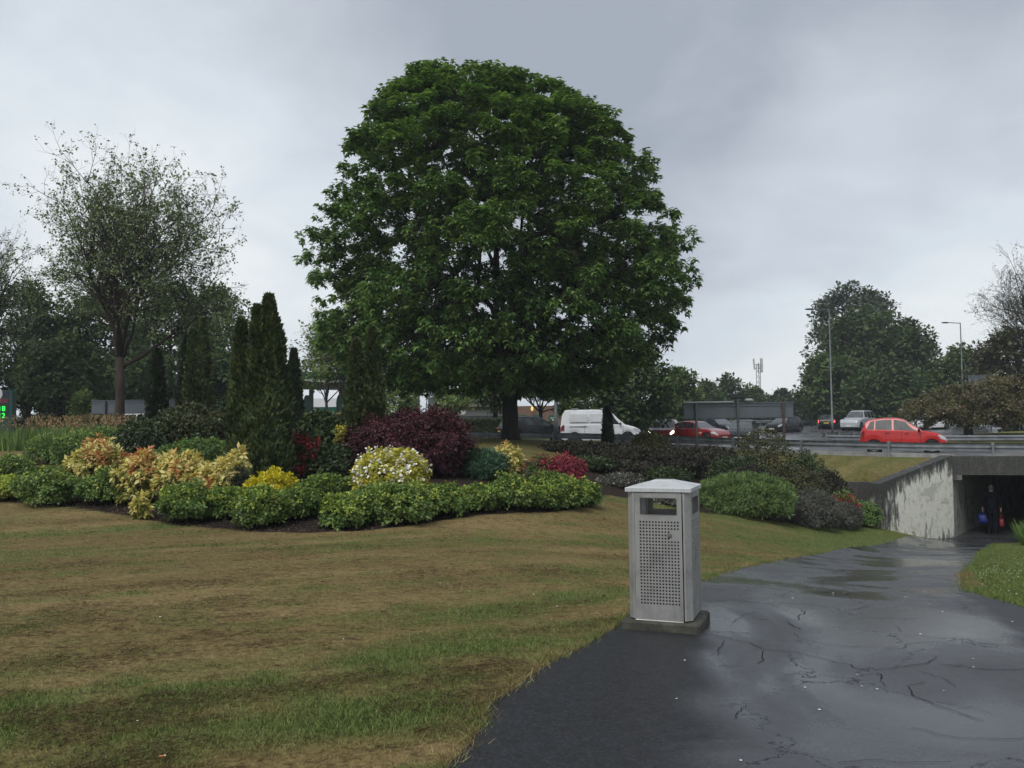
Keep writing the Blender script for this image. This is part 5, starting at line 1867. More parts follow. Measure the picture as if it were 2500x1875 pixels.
# rough meadow strip at the back left
n = 16000
mx = rng.uniform(-17, -5.0, n)
my = rng.uniform(27.5, 33.5, n)
mh = rng.uniform(0.35, 0.8, n)
o = link('meadow_grass', leaf_mesh('meadow_grass', np.stack([mx, my, ground_z(mx, my) - 0.02], 1), unit(np.array([0, 0, 1.0]) + 0.28 * rdir(n, rng)), rdir(n, rng), mh, 'tri', 0.55), L_GREEN)
tag(o, 'tall rough meadow grass at the back left of the garden', None, None, 'stuff')
n = 1400
mx = rng.uniform(-17, -5.5, n)
my = rng.uniform(27.5, 33.0, n)
c = np.stack([mx, my, ground_z(mx, my) + rng.uniform(0.6, 1.0, n)], 1)
q = tufts(c, np.tile([0, 0, 1.0], (n, 1)), 5, 0.06, 0.07, rng, -0.3, 0.6)
o = link('meadow_seed_heads', leaf_mesh('meadow_seed_heads', *q, 'diamond', 0.6), leafmat('seed_heads', [(0.16, 0.12, 0.06), (0.22, 0.16, 0.08), (0.14, 0.08, 0.05)], 0.2, 0.7))
tag(o, 'brown seed heads above the meadow grass', None, None, 'stuff')

# strap leaved clump at the right edge
cl = thing('iris_clump', 'clump of upright strap leaves at the right edge by the underpass', 'plant', (14.75, 24.9, gz(14.75, 24.9)), 0)
n = 420
r_ = rng.uniform(0, 1, n) ** 0.6 * 0.55
a_ = rng.uniform(0, 2 * math.pi, n)
pos = np.stack([r_ * np.cos(a_) * 0.9, r_ * np.sin(a_), np.full(n, -0.03)], 1)
ax = unit(np.stack([np.cos(a_) * r_ * 1.0, np.sin(a_) * r_ * 1.0, np.full(n, 0.8)], 1) + 0.25 * rdir(n, rng))
link('leaf_blades', leaf_mesh('leaf_blades', pos, ax, unit(rdir(n, rng)), rng.uniform(0.40, 0.80, n), 'blade', 0.6), L_GREEN, cl)

# daisies and litter
M_PETAL = flat('fallen_petal', (0.74, 0.73, 0.70), 0.7, var=0.05)
n = 520
dx = rng.uniform(4.9, 9.5, n)
dy = rng.uniform(8.4, 16, n)
ok = path_dist(dx, dy) > 0.12
dx, dy = dx[ok], dy[ok]
o = link('daisies', leaf_mesh('daisies', np.stack([dx, dy, ground_z(dx, dy) + 0.035], 1), rdir(len(dx), rng) * np.array([1, 1, 0.05]), np.tile([0, 0, 1.0], (len(dx), 1)), rng.uniform(0.012, 0.022, len(dx)), 'petal'), M_PETAL)
tag(o, 'tiny white daisies in the grass right of the path', None, None, 'stuff')
n = 80
dx = rng.uniform(0.2, 5.5, n)
dy = rng.uniform(4.3, 12, n)
ok = path_dist(dx, dy) < -0.05
lx, ly_ = dx[ok], dy[ok]
dx = np.concatenate([lx, rng.uniform(-5, 1.2, 22)])
dy = np.concatenate([ly_, rng.uniform(4.6, 14, 22)])
zz = np.where(path_dist(dx, dy) < 0, path_z(dx, dy) + 0.004, ground_z(dx, dy) + 0.035)
o = link('fallen_petals', leaf_mesh('fallen_petals', np.stack([dx, dy, zz], 1), rdir(len(dx), rng) * np.array([1, 1, 0.05]), np.tile([0, 0, 1.0], (len(dx), 1)), rng.uniform(0.009, 0.024, len(dx)), 'petal'), M_PETAL)
tag(o, 'fallen white petals scattered over path and lawn', None, None, 'stuff')
# bark mulch chips on the bed
n = 16000
k = rng.integers(0, 120, n)
fe = np.array(smooth_line(hit_px(BED_FRONT), 0.15))
k = rng.integers(0, len(fe), n)
mx = fe[k, 0] + rng.normal(0, 0.25, n)
my = fe[k, 1] + np.abs(rng.normal(0, 0.7, n)) + 0.05
ok = _bf1(mx, my) < -0.02
mx, my = mx[ok], my[ok]
o = link('bark_mulch', leaf_mesh('bark_mulch', np.stack([mx, my, ground_z(mx, my) - 0.022 + rng.uniform(0, .015, len(mx))], 1), rdir(len(mx), rng) * np.array([1, 1, .25]), unit(np.array([0, 0, 1.0]) + .5 * rdir(len(mx), rng)), rng.uniform(0.02, 0.055, len(mx)), 'diamond', 0.6),
         leafmat('bark_chips', [(0.016, 0.012, 0.010), (0.034, 0.024, 0.018), (0.060, 0.043, 0.032)], 0.0, 0.9))
tag(o, 'dark bark mulch chips of the planting bed', None, None, 'stuff')

# ------------------------------------------------------------------ litter bin
def steel(name, c, metal=0.45, rough=0.42):
    t = NT(name)
    p = t.objc()
    n1 = t.noise(3.0, 6, 0.62, p, 0.4)
    n2 = t.noise(60, 3, 0.6, t.mapv(p, (1, 1, 0.06)))
    n3 = t.noise(9, 5, 0.7, p)
    c1 = t.ramp(n1, [(0.30, tuple(x * 0.62 for x in c)), (0.52, c), (0.75, tuple(x * 1.12 for x in c))])
    c1 = t.mix(1.0, c1, t.ramp(n2, [(0.3, 0.90), (0.7, 1.06)]), 'MULTIPLY')
    c1 = t.mix(t.ramp(n3, [(0.60, 0.0), (0.78, 0.45)]), c1, (0.13, 0.125, 0.115))
    t.color(c1)
    t.set(Metallic=metal)
    t.l(t.ramp(n1, [(0.3, rough + 0.15), (0.7, rough - 0.05)]), t.b.inputs['Roughness'])
    return t.m


M_STEEL = steel('brushed_bin_steel', (0.37, 0.367, 0.352))
M_STEELT = steel('bin_roof_steel', (0.56, 0.57, 0.57), 0.3, 0.4)
M_LINER = flat('dark_bin_liner', (0.012, 0.012, 0.013), 0.8)
M_PLINTH = flat('mossy_plinth', (0.060, 0.058, 0.045), 0.9, var=0.4, vscale=9, bump=0.6)


def perforated(x0, x1, z0, z1, slot, hx0, hx1, hz0, hz1, nc, nr_, r, skip):
    """steel panel in the xz plane with a slot and a field of round holes"""
    b = MB()
    pc, pr_ = (hx1 - hx0) / (nc - 1), (hz1 - hz0) / (nr_ - 1)
    fx0, fx1, fz0, fz1 = hx0 - pc / 2, hx1 + pc / 2, hz0 - pr_ / 2, hz1 + pr_ / 2

    def rect(a, b_, c, d):
        if b_ - a > 1e-5 and d - c > 1e-5:
            b.add([(a, 0, c), (b_, 0, c), (b_, 0, d), (a, 0, d)], [(0, 1, 2, 3)])
    rect(x0, x1, z0, fz0)
    rect(x0, fx0, fz0, fz1)
    rect(fx1, x1, fz0, fz1)
    if slot:
        sx0, sx1, sz0, sz1 = slot
        rect(x0, x1, fz1, sz0)
        rect(x0, sx0, sz0, sz1)
        rect(sx1, x1, sz0, sz1)
        rect(x0, x1, sz1, z1)
    else:
        rect(x0, x1, fz1, z1)
    for i in range(nc):
        for j in range(nr_):
            cx, cz = hx0 + pc * i, hz0 + pr_ * j
            a, c = pc / 2, pr_ / 2
            if (i, nr_ - 1 - j) in skip:
                rect(cx - a, cx + a, cz - c, cz + c)
                continue
            out = [(a, 0), (a, c), (0, c), (-a, c), (-a, 0), (-a, -c), (0, -c), (a, -c)]
            vs = [(cx + u, 0, cz + w) for u, w in out]
            vs += [(cx + r * math.cos(math.pi / 4 * k), 0, cz + r * math.sin(math.pi / 4 * k)) for k in range(8)]
            vs += [(cx + r * math.cos(math.pi / 4 * k), 0.004, cz + r * math.sin(math.pi / 4 * k)) for k in range(8)]
            fs = [(k, (k + 1) % 8, 8 + (k + 1) % 8, 8 + k) for k in range(8)] + [(8 + k, 8 + (k + 1) % 8, 16 + (k + 1) % 8, 16 + k) for k in range(8)]
            b.add(vs, fs)
    return b


bpx = hit(1622, 1540)
BX, BY = 1.285, 7.60
BZ = gz(BX, BY)
bin_ = thing('litter_bin', 'perforated steel litter bin on a plinth beside the path', 'litter bin', (BX, BY, BZ), rad(-20.7))
PH = 0.085
MB().bbox((0.0, 0.0, PH / 2 - 0.02), (0.645, 0.60, PH + 0.04), 0.018).build('plinth', M_PLINTH, bin_)
HB = 1.035
Z0 = PH + 0.018
skip = {(i, j) for i in (10, 11, 12) for j in (3, 4, 5)} | {(9, 4)}
slot = (-0.150, 0.150, 0.850, 0.985)
door = perforated(-0.199, 0.192, -0.012, HB - 0.004, slot, -0.150, 0.160, 0.125, 0.79, 13, 26, 0.0082, skip)
d_ = door.build('door', M_STEEL, bin_, loc=(0, -0.264, Z0))
# folded rim of the door and lock
rim = MB()
for (x0, x1, z0, z1) in ((-0.199, -0.193, -0.012, HB - 0.004), (0.186, 0.192, -0.012, HB - 0.004), (-0.193, 0.186, -0.012, -0.004), (-0.193, 0.186, HB - 0.012, HB - 0.004)):
    rim.box(((x0 + x1) / 2, 0.010, (z0 + z1) / 2), (x1 - x0, 0.018, z1 - z0))
rim.build('rim', M_STEEL, d_)
for (sx0, sx1, sz0, sz1) in (slot,):
    sl = MB()
    sl.box(((sx0 + sx1) / 2, 0.012, sz0 - 0.003), (sx1 - sx0, 0.024, 0.006))
    sl.box(((sx0 + sx1) / 2, 0.012, sz1 + 0.003), (sx1 - sx0, 0.024, 0.006))
    sl.box((sx0 - 0.003, 0.012, (sz0 + sz1) / 2), (0.006, 0.024, sz1 - sz0))
    sl.box((sx1 + 0.003, 0.012, (sz0 + sz1) / 2), (0.006, 0.024, sz1 - sz0))
    sl.build('slot_frame', M_STEEL, d_)
MB().lathe([(0.0195, 0.0), (0.0195, -0.007), (0.012, -0.009), (0.011, -0.006), (0.001, -0.006)], 16, (0.091, -0.001, 0.686), 'Y').build('lock', steel('lock_brass', (0.25, 0.24, 0.22), 0.7, 0.35), d_)
MB().tube([(-0.205, 0.002, -0.016), (0.190, 0.002, -0.018)], 0.006, 6).build('hinge_bar', M_STEEL, d_)
for s, nm in ((1, 'side_panel'), (-1, 'side_panel')):
    pnl = perforated(-0.199, 0.199, 0, HB - 0.004, slot, -0.155, 0.155, 0.125, 0.79, 13, 26, 0.0082, set())
    pnl.build(nm, M_STEEL, bin_, loc=(0.262 * s, 0, Z0), rotz=rad(90 * s))
perforated(-0.199, 0.199, 0, HB - 0.004, slot, -0.155, 0.155, 0.125, 0.79, 13, 26, 0.0082, set()).build('back_panel', M_STEEL, bin_, loc=(0, 0.262, Z0), rotz=rad(180))
for sx in (1, -1):
    for sy in (1, -1):
        b = MB()
        poly = [(.2015, .262), (.216, .262), (.262, .216), (.262, .2015), (.2015, .2015)]
        poly = [(x * sx, y * sy) for x, y in poly]
        b.rings([[(x, y, Z0 - 0.006) for x, y in poly], [(x, y, Z0 + HB) for x, y in poly]], True, True)
        b.build('corner_post', M_STEEL, bin_)
MB().box((0, 0.0, Z0 + 0.41), (0.40, 0.40, 0.80)).build('liner', M_LINER, bin_)
b = MB()
zr_ = Z0 + HB + 0.003
R0, R1 = 0.274, 0.085
b.rings([[(R0 * x, R0 * y, zr_) for x, y in ((-1, -1), (1, -1), (1, 1), (-1, 1))],
         [(R0 * x, R0 * y, zr_ + 0.030) for x, y in ((-1, -1), (1, -1), (1, 1), (-1, 1))],
         [((R0 - .004) * x, (R0 - .004) * y, zr_ + 0.034) for x, y in ((-1, -1), (1, -1), (1, 1), (-1, 1))],
         [(R1 * x, R1 * y, zr_ + 0.082) for x, y in ((-1, -1), (1, -1), (1, 1), (-1, 1))],
         [((R1 - .004) * x, (R1 - .004) * y, zr_ + 0.086) for x, y in ((-1, -1), (1, -1), (1, 1), (-1, 1))]], True, True)
b.build('roof', M_STEELT, bin_)

# cigarette end on the lawn
hx, hy, hz = hit(395, 1869)
ce = thing('cigarette_end', 'orange cigarette end lying on the lawn at the bottom edge', 'litter', (hx, hy, hz + 0.034), rad(12))
MB().tube([(-0.013, 0, 0), (0.013, 0, 0.002)], 0.004, 8).build('filter', flat('filter_orange', (0.50, 0.19, 0.05), 0.8), ce)
MB().tube([(0.0132, 0, 0.002), (0.019, 0, 0.0025)], 0.0039, 8).build('paper', M_PETAL, ce)

# ------------------------------------------------------------------ vehicles
M_TYRE = flat('tyre_rubber', (0.014, 0.014, 0.015), 0.75)
M_RIM = flat('alloy_rim', (0.33, 0.34, 0.35), 0.35, metal=0.7)
M_TRIM = flat('black_plastic', (0.018, 0.018, 0.019), 0.55)
M_UNDER = flat('car_underside', (0.006, 0.006, 0.006), 0.9)
M_LAMPG = flat('headlight_glass', (0.50, 0.52, 0.54), 0.12, spec=0.8)
M_LAMPON = flat('headlight_lit', (0.8, 0.75, 0.6), 0.2, emit=(1.0, 0.86, 0.55, 6.0))
M_TAIL = flat('tail_light', (0.22, 0.012, 0.012), 0.2, spec=0.8)
M_TAILON = flat('brake_light_lit', (0.35, 0.02, 0.02), 0.2, emit=(1.0, 0.08, 0.06, 1.6))
M_PLW = flat('plate_white', (0.62, 0.62, 0.60), 0.5, var=0.03)
M_PLY = flat('plate_yellow', (0.55, 0.45, 0.06), 0.5, var=0.03)
M_IND = flat('indicator_amber', (0.5, 0.22, 0.03), 0.25)


def glassmat():
    t = NT('car_glass')
    t.color(t.ramp(t.noise(2.5, 3, 0.5, t.objc()), [(0.35, (0.016, 0.019, 0.021)), (0.65, (0.055, 0.062, 0.066))]))
    t.set(Roughness=0.06)
    t.b.inputs['Specular IOR Level'].default_value = 0.20
    return t.m


M_GLASS = glassmat()
M_SCREEN = flat('windscreen_glass', (0.085, 0.095, 0.10), 0.10, spec=0.7, var=0.2, vscale=2)  # reflected sky put into the base colour, paler than the side glass


def paint(name, c, rough=0.3):
    return flat(name, c, rough, spec=0.4 if max(c) > 0.1 else 0.25, coat=0.6 if max(c) > 0.1 else 0.1, var=0.06, vscale=1.5)


HATCH = dict(belt=[(0, .46), (.02, .60), (.08, .635), (.45, .615), (.72, .60), (.84, .565), (.93, .50), (.985, .42), (1, .34)],
             roof=[(.015, .60), (.10, .925), (.22, .985), (.36, 1.0), (.47, .985), (.56, .93), (.735, .60)], plan=[(0, .80), (.05, .93), (.2, 1), (.78, 1), (.92, .94), (.975, .84), (1, .66)],
             sides=[(.10, .16, .28, .285), (.295, .305, .475, .465), (.49, .478, .685, .555)], ws=(.570, .728), rw=(.022, .095), wheels=(.185, .815), rwheel=.295)
CITY = dict(belt=[(0, .46), (.02, .62), (.08, .655), (.45, .625), (.74, .595), (.85, .56), (.93, .50), (.985, .42), (1, .34)],
            roof=[(.012, .62), (.07, .90), (.15, .965), (.30, 1.0), (.43, .995), (.52, .95), (.75, .595)], plan=[(0, .82), (.05, .94), (.2, 1), (.78, 1), (.92, .94), (.975, .84), (1, .68)],
            sides=[(.07, .13, .165, .178), (.18, .19, .375, .375), (.398, .398, .685, .525)], ws=(.532, .742), rw=(.018, .085), wheels=(.165, .825), rwheel=.28)
SALOON = dict(belt=[(0, .44), (.02, .60), (.10, .655), (.2, .66), (.45, .64), (.70, .625), (.84, .58), (.94, .50), (.985, .42), (1, .34)],
              roof=[(.10, .655), (.26, .94), (.38, 1.0), (.50, .985), (.57, .93), (.715, .625)], plan=[(0, .80), (.05, .93), (.2, 1), (.78, 1), (.92, .94), (.975, .84), (1, .66)],
              sides=[(.165, .25, .30, .305), (.315, .32, .455, .455), (.47, .47, .665, .565)], ws=(.578, .708), rw=(.115, .25), wheels=(.195, .815), rwheel=.31)
SUV = dict(belt=[(0, .40), (.012, .58), (.04, .60), (.45, .585), (.68, .575), (.80, .56), (.93, .535), (.985, .46), (1, .34)],
           roof=[(.01, .58), (.045, .95), (.10, .985), (.3, 1.0), (.50, .99), (.56, .955), (.675, .575)], plan=[(0, .86), (.03, .95), (.15, 1), (.85, 1), (.95, .95), (1, .80)],
           sides=[(.06, .075, .25, .25), (.265, .265, .44, .44), (.455, .455, .63, .555)], ws=(.565, .668), rw=(.014, .044), wheels=(.19, .82), rwheel=.37)
VAN = dict(belt=[(0, .40), (.008, .50), (.03, .56), (.5, .555), (.74, .545), (.82, .52), (.92, .455), (.975, .39), (1, .28)],
           roof=[(.004, .56), (.022, .86), (.05, .985), (.12, 1.0), (.45, 1.0), (.58, .985), (.62, .955), (.80, .545)], plan=[(0, .90), (.02, .97), (.1, 1), (.8, 1), (.92, .96), (.975, .86), (1, .68)],
           sides=[(.575, .575, .765, .635)], ws=(.632, .792), rw=(.006, .020), wheels=(.175, .825), rwheel=.305)


def vehicle(name, label, cat_, px, d, head, L, W, H, P, mat, lights=False, tails=False, group='cars on the roundabout', z=None, lift=0.0, grille=None, tumble=0.32, detail=True):
    """body lofted from stations along its length; head = heading in degrees from +X"""
    p = at(px, 1000, d)
    z = float(road_z(p.x, d)) + 0.004 if z is None else z
    root = thing(name, label, cat_, (p.x, d, z), rad(head), group)
    rw = P['rwheel']
    wx = [(-0.5 + f) * L for f in P['wheels']]
    sill = 0.20 * (1 + lift)
    xs = sorted(set(np.concatenate([np.linspace(0, 1, 36), np.array([0.004, 0.012, 0.02, 0.98, 0.99, 0.996])] + [np.linspace((w + L / 2 - rw * 1.18) / L, (w + L / 2 + rw * 1.18) / L, 15) for w in wx]).tolist()))
    bx = np.array([q[0] for q in P['belt']])
    bz_ = np.array([q[1] for q in P['belt']])
    rxp = np.array([q[0] for q in P['roof']])
    rzp = np.array([q[1] for q in P['roof']])

    def smooth(f, xa, ya):
        return float(np.mean([np.interp(f + o, xa, ya) for o in (-.012, -.004, .004, .012)]))

    def section(f):
        x = (f - 0.5) * L
        B = smooth(f, bx, bz_) * H
        Rz = float(np.interp(f, rxp, rzp)) * H if rxp[0] <= f <= rxp[-1] else 0
        w = smooth(f, [q[0] for q in P['plan']], [q[1] for q in P['plan']]) * W / 2
        zb = sill
        if f < 0.05:
            zb = sill + 0.12 * (1 - f / 0.05)
        if f > 0.95:
            zb = sill + 0.05 * ((f - 0.95) / 0.05)
        for w_ in wx:
            dx_ = abs(x - w_)
            ra = rw * 1.14
            if dx_ < ra:
                zb = max(zb, rw + math.sqrt(ra * ra - dx_ * dx_))
        crown = 0.035 * min(1, w / (W / 2))
        Rz = max(Rz, B + crown)
        g = Rz - B
        y4 = w * 0.945
        y5 = max(y4 - tumble * g - 0.02, w * 0.5)
        B = max(B, zb + 0.06)
        pts = [(w * 0.965, zb), (w * 0.998, zb + 0.30 * (B - zb)), (w, zb + 0.62 * (B - zb)), (w * 0.975, B - 0.02), (y4, B), (y5 + 0.012 * (g > 0.1), Rz - 0.055 * min(1, g / 0.3)), (y5 * 0.86, Rz - 0.012), (y5 * 0.45, Rz), (0.0, Rz + 0.004)]
        return x, pts

    rings = []
    for f in xs:
        x, pts = section(f)
        ring = [(x, y, zz) for y, zz in pts] + [(x, -y, zz) for y, zz in pts[-2::-1]]
        rings.append(ring)
    b = MB()
    b.rings(rings, False, False, closed=False)
    n = len(rings[0])
    # ends and underside
    m = len(b.v)
    b.f.append(tuple(range(n)))
    b.f.append(tuple(m - 1 - i for i in range(n)))
    b.build('body', mat, root, smooth=True, autos=0.55)
    MB().box((0, 0, sill + 0.06), (L * 0.93, W * 0.86, 0.10)).build('underside', M_UNDER, root)
    for w_ in wx:
        MB().box((w_, 0, rw * 1.1), (rw * 2.1, W * 0.62, rw * 2.0)).build('wheel_well', M_UNDER, root)

    def patch(name_, quad, mat_, nx1=10, nz1=5, off=0.006):
        """quad: (rear bottom f, rear top f, front bottom f, front top f) on the cabin side"""
        rb, rt, fb, ft = quad
        for s in (1, -1):
            vs, fs = [], []
            for j in range(nz1 + 1):
                t = 0.06 + 0.86 * j / nz1
                f0, f1 = rb + (rt - rb) * t, fb + (ft - fb) * t
                for i in range(nx1 + 1):
                    f = f0 + (f1 - f0) * i / nx1
                    x, pts = section(f)
                    (ya, za), (yb, zb_) = pts[4], pts[5]
                    vs.append((x, s * (ya + (yb - ya) * t + off), za + (zb_ - za) * t + 0.002))
            for j in range(nz1):
                for i in range(nx1):
                    a = j * (nx1 + 1) + i
                    fs.append((a, a + 1, a + nx1 + 2, a + nx1 + 1))
            MB().add(vs, fs).build(name_, mat_, root, smooth=True)
    for sd_ in P['sides']:
        patch('side_window', sd_, M_GLASS)

    def screen(name_, f0, f1, mat_):
        vs, fs = [], []
        na, nb = 9, 12
        for i in range(na + 1):
            f = f0 + (f1 - f0) * i / na
            x, pts = section(f)
            _, pA = section(f + 0.004)
            _, pB = section(f - 0.004)
            slope = (pA[-1][1] - pB[-1][1]) / (0.008 * L)
            nl = math.hypot(1, slope)
            ys = np.array([q[0] for q in pts[4:]][::-1])
            zs = np.array([q[1] for q in pts[4:]][::-1])
            ym = pts[5][0] * 0.95
            for j in range(nb + 1):
                y = ym * (2 * j / nb - 1)
                zz = float(np.interp(abs(y), ys, zs))
                vs.append((x - slope / nl * 0.008, y, zz + 0.008 / nl))
        for i in range(na):
            for j in range(nb):
                a = i * (nb + 1) + j
                fs.append((a, a + 1, a + nb + 2, a + nb + 1))
        MB().add(vs, fs).build(name_, mat_, root, smooth=True)
    screen('windscreen', *P['ws'], M_SCREEN)
    screen('rear_window', *P['rw'], M_GLASS)
    # wheels
    for w_ in wx:
        for s in (1, -1):
            y0 = s * (W / 2 - 0.11)
            wh = bpy.data.objects.new('wheel', None)
            COL.objects.link(wh)
            wh.parent = root
            wh.location = (w_, y0, rw)
            tb = MB()
            tb.lathe([(rw * 0.66, -0.095), (rw * 0.93, -0.098), (rw, -0.075), (rw, 0.075), (rw * 0.93, 0.098), (rw * 0.66, 0.095)], 26, (0, 0, 0), 'Y')
            tb.build('tyre', M_TYRE, wh, smooth=True, autos=0.5)
            rb_ = MB()
            rb_.lathe([(rw * 0.665, s * 0.06), (rw * 0.655, s * 0.097), (rw * 0.58, s * 0.09), (rw * 0.55, s * 0.055), (0.03, s * 0.06)], 22, (0, 0, 0), 'Y')
            for k in range(5):
                a = 2 * math.pi * k / 5 + 0.3
                rb_.box((math.cos(a) * rw * 0.32, s * 0.080, math.sin(a) * rw * 0.32), (rw * 0.56, 0.022, 0.055), ry=-a)
            rb_.lathe([(0.05, s * 0.07), (0.045, s * 0.10), (0.001, s * 0.10)], 10, (0, 0, 0), 'Y')
            rb_.build('rim', M_RIM, wh)
    # lamps, trim, mirrors, plates
    xf, pf_ = section(0.965)
    xr, pr_ = section(0.02)
    for s in (1, -1):
        def lamp_patch(name_, f0, f1, t0, t1, mat_, slant=0.0):
            """lamp lens lying on the body skin; t runs 2..4 up the section"""
            vs, fs = [], []
            na, nb = 8, 5
            for i_ in range(na + 1):
                u_ = i_ / na
                f = f0 + (f1 - f0) * u_
                x, pts = section(f)
                for j_ in range(nb + 1):
                    t = t0 + (t1 - t0) * (j_ / nb) * (0.35 + 0.65 * min(1, 2.2 * (u_ if slant > 0 else 1 - u_)) if slant else 1)
                    k_ = min(int(t), 3)
                    fr_ = t - k_
                    y, zz = pts[k_][0] * (1 - fr_) + pts[k_ + 1][0] * fr_, pts[k_][1] * (1 - fr_) + pts[k_ + 1][1] * fr_
                    sg = 1 if f > 0.5 else -1
                    vs.append((x + sg * 0.010, s * (y + 0.008), zz + 0.004))
            for i_ in range(na):
                for j_ in range(nb):
                    a_ = i_ * (nb + 1) + j_
                    fs.append((a_, a_ + 1, a_ + nb + 2, a_ + nb + 1))
            MB().add(vs, fs).build(name_, mat_, root, smooth=True)
        lamp_patch('headlight', 0.895, 0.988, 2.25, 3.85, M_LAMPON if lights else M_LAMPG, 1.0)
        lamp_patch('tail_light', 0.004, 0.055, 1.9, 3.6, M_TAILON if tails else M_TAIL)
        xm, pm = section(P['ws'][1] - 0.035)
        mb = MB()
        mb.ball((xm - 0.08, s * (pm[3][0] + 0.10), pm[3][1] + 0.085), (0.055, 0.10, 0.07), 10, 6)
        mb.box((xm - 0.05, s * (pm[3][0] + 0.02), pm[3][1] + 0.045), (0.05, 0.09, 0.03))
        mb.build('mirror', M_TRIM if cat_ == 'van' or name.startswith('small') else mat, root, smooth=True)
        if detail:
            for fh in ([0.33, 0.545] if len(P['sides']) > 1 else [0.60]):
                xh, ph = section(fh)
                MB().bbox((xh, s * (ph[3][0] + 0.012), ph[3][1] - 0.085), (0.16, 0.03, 0.035), 0.008).build('door_handle', M_TRIM, root)
            # door shut lines
            for fl in ([0.30, 0.485, 0.70] if len(P['sides']) > 1 else [0.30, 0.555, 0.775]):
                xl, pl = section(fl)
                lb = MB()
                pts3 = [(xl, s * (y + 0.0015), zz) for y, zz in pl[0:5]]
                pts3[0] = (xl, s * (section(fl)[1][0][0] + 0.0015), max(pl[0][1], sill + 0.04))
                lb.rings([[(q[0] - 0.006, q[1], q[2]), (q[0] + 0.006, q[1], q[2])] for q in pts3], closed=False)
                lb.build('shut_line', M_UNDER, root)
    fx, fp = section(0.992)
    gb = MB()
    gb.bbox((L / 2 - 0.035, 0, 0.30 * H), (0.06, W * 0.50, 0.09), 0.02)
    gb.build('grille', grille or M_TRIM, root)
    MB().bbox((L / 2 - 0.005, 0, 0.235 * H), (0.03, 0.52, 0.11), 0.004).build('number_plate', M_PLW, root)
    MB().bbox((-L / 2 + 0.0, 0, 0.40 * H), (0.05, 0.52, 0.11), 0.004).build('number_plate', M_PLY, root)
    bb = MB()
    bb.bbox((-L / 2 + 0.05, 0, 0.27 * H), (0.16, W * 0.86, 0.05), 0.02)
    bb.build('bumper_strip', M_TRIM, root)
    return root


RED = paint('bright_red_paint', (0.50, 0.018, 0.016))
RED2 = paint('dark_red_paint', (0.22, 0.014, 0.014))
BLK = paint('black_paint', (0.010, 0.011, 0.013), 0.25)
GRYP = paint('dark_grey_paint', (0.022, 0.026, 0.028), 0.25)
WHT = paint('white_paint', (0.84, 0.85, 0.86), 0.3)
SIL = paint('silver_paint', (0.42, 0.44, 0.47), 0.3)
NAVY = paint('dark_blue_paint', (0.016, 0.020, 0.030), 0.25)

i10 = vehicle('small_hatchback', 'bright red small hatchback driving over the underpass', 'car', 2202, 38.6, -23.5, 3.42, 1.60, 1.52, CITY, RED)
xs_ = [(0.0, 0.16), (-0.02, 0.0)]
MB().bbox((-0.05, -0.815, 0.36), (1.9, 0.02, 0.05), 0.006).build('side_moulding', flat('dark_red_moulding', (0.20, 0.012, 0.012), 0.5), i10)
MB().bbox((-0.05, 0.815, 0.36), (1.9, 0.02, 0.05), 0.006).build('side_moulding', flat('dark_red_moulding', (0.20, 0.012, 0.012), 0.5), i10)
van = vehicle('panel_van', 'white panel van with a black rail on its side', 'van', 1467, 49.0, -7, 4.42, 1.72, 1.86, VAN, WHT, tumble=0.16)
for s in (1, -1):
    MB().bbox((-1.22, s * 0.868, 0.93), (0.95, 0.02, 0.035), 0.006).build('slide_rail', M_TRIM, van)
    MB().bbox((0.10, s * 0.868, 1.0), (0.06, 0.025, 0.17), 0.008).build('door_handle', M_TRIM, van)
    MB().bbox((-1.20, s * 0.846, 1.40), (1.0, 0.012, 0.44), 0.01).build('side_panel', WHT, van)
    MB().bbox((-0.17, s * 0.846, 1.40), (0.86, 0.012, 0.44), 0.01).build('side_panel', WHT, van)
MB().bbox((2.10, 0, 0.40), (0.32, 1.56, 0.28), 0.08).build('front_bumper', M_TRIM, van)
b = MB()
for k in range(2):
    b.box((-1.4 + k * 1.55, 0, 1.905), (0.3, 1.3, 0.03))
b.build('roof_rib', WHT, van)
vehicle('hatchback', 'black hatchback driving away behind the maple trunk, brake light on', 'car', 1306, 51.5, 14, 4.3, 1.78, 1.47, HATCH, BLK, tails=True)
vehicle('hatchback', 'dark red hatchback with headlights on, left of the two red cars', 'car', 1622, 58, -108, 4.0, 1.70, 1.50, HATCH, RED2, lights=True)
vehicle('saloon_car', 'dark red saloon with a black double grille, right of the two red cars', 'car', 1700, 57.5, -50, 4.4, 1.75, 1.43, SALOON, RED2)
vehicle('saloon_car', 'dark saloon half hidden behind the red saloon', 'car', 1752, 72, -60, 4.5, 1.78, 1.45, SALOON, NAVY)
vehicle('hatchback', 'dark grey hatchback facing the camera under the sign', 'car', 1812, 58, -114, 3.9, 1.68, 1.50, HATCH, GRYP, lights=False)
vehicle('hatchback', 'black hatchback right of the sign post, seen from its side', 'car', 1914, 80, -140, 4.0, 1.72, 1.48, HATCH, BLK)
vehicle('hatchback', 'black hatchback seen from behind next to the lamp post', 'car', 2024, 90, 62, 4.0, 1.75, 1.50, HATCH, BLK, tails=True)
vehicle('off_road_car', 'silver white off road car with a bull bar', 'car', 2094, 84, -132, 4.75, 1.88, 1.90, SUV, SIL, lift=0.4)
vehicle('hatchback', 'white car half hidden by the cherry tree', 'car', 2268, 84, -160, 4.0, 1.72, 1.48, HATCH, WHT)
vehicle('hatchback', 'dark blue car behind the red hatchback roof', 'car', 2222, 100, -150, 4.2, 1.75, 1.55, HATCH, NAVY)
vehicle('off_road_car', 'white car roof showing behind the dark bush on the left', 'car', 392, 50, -10, 4.3, 1.75, 1.62, SUV, WHT)

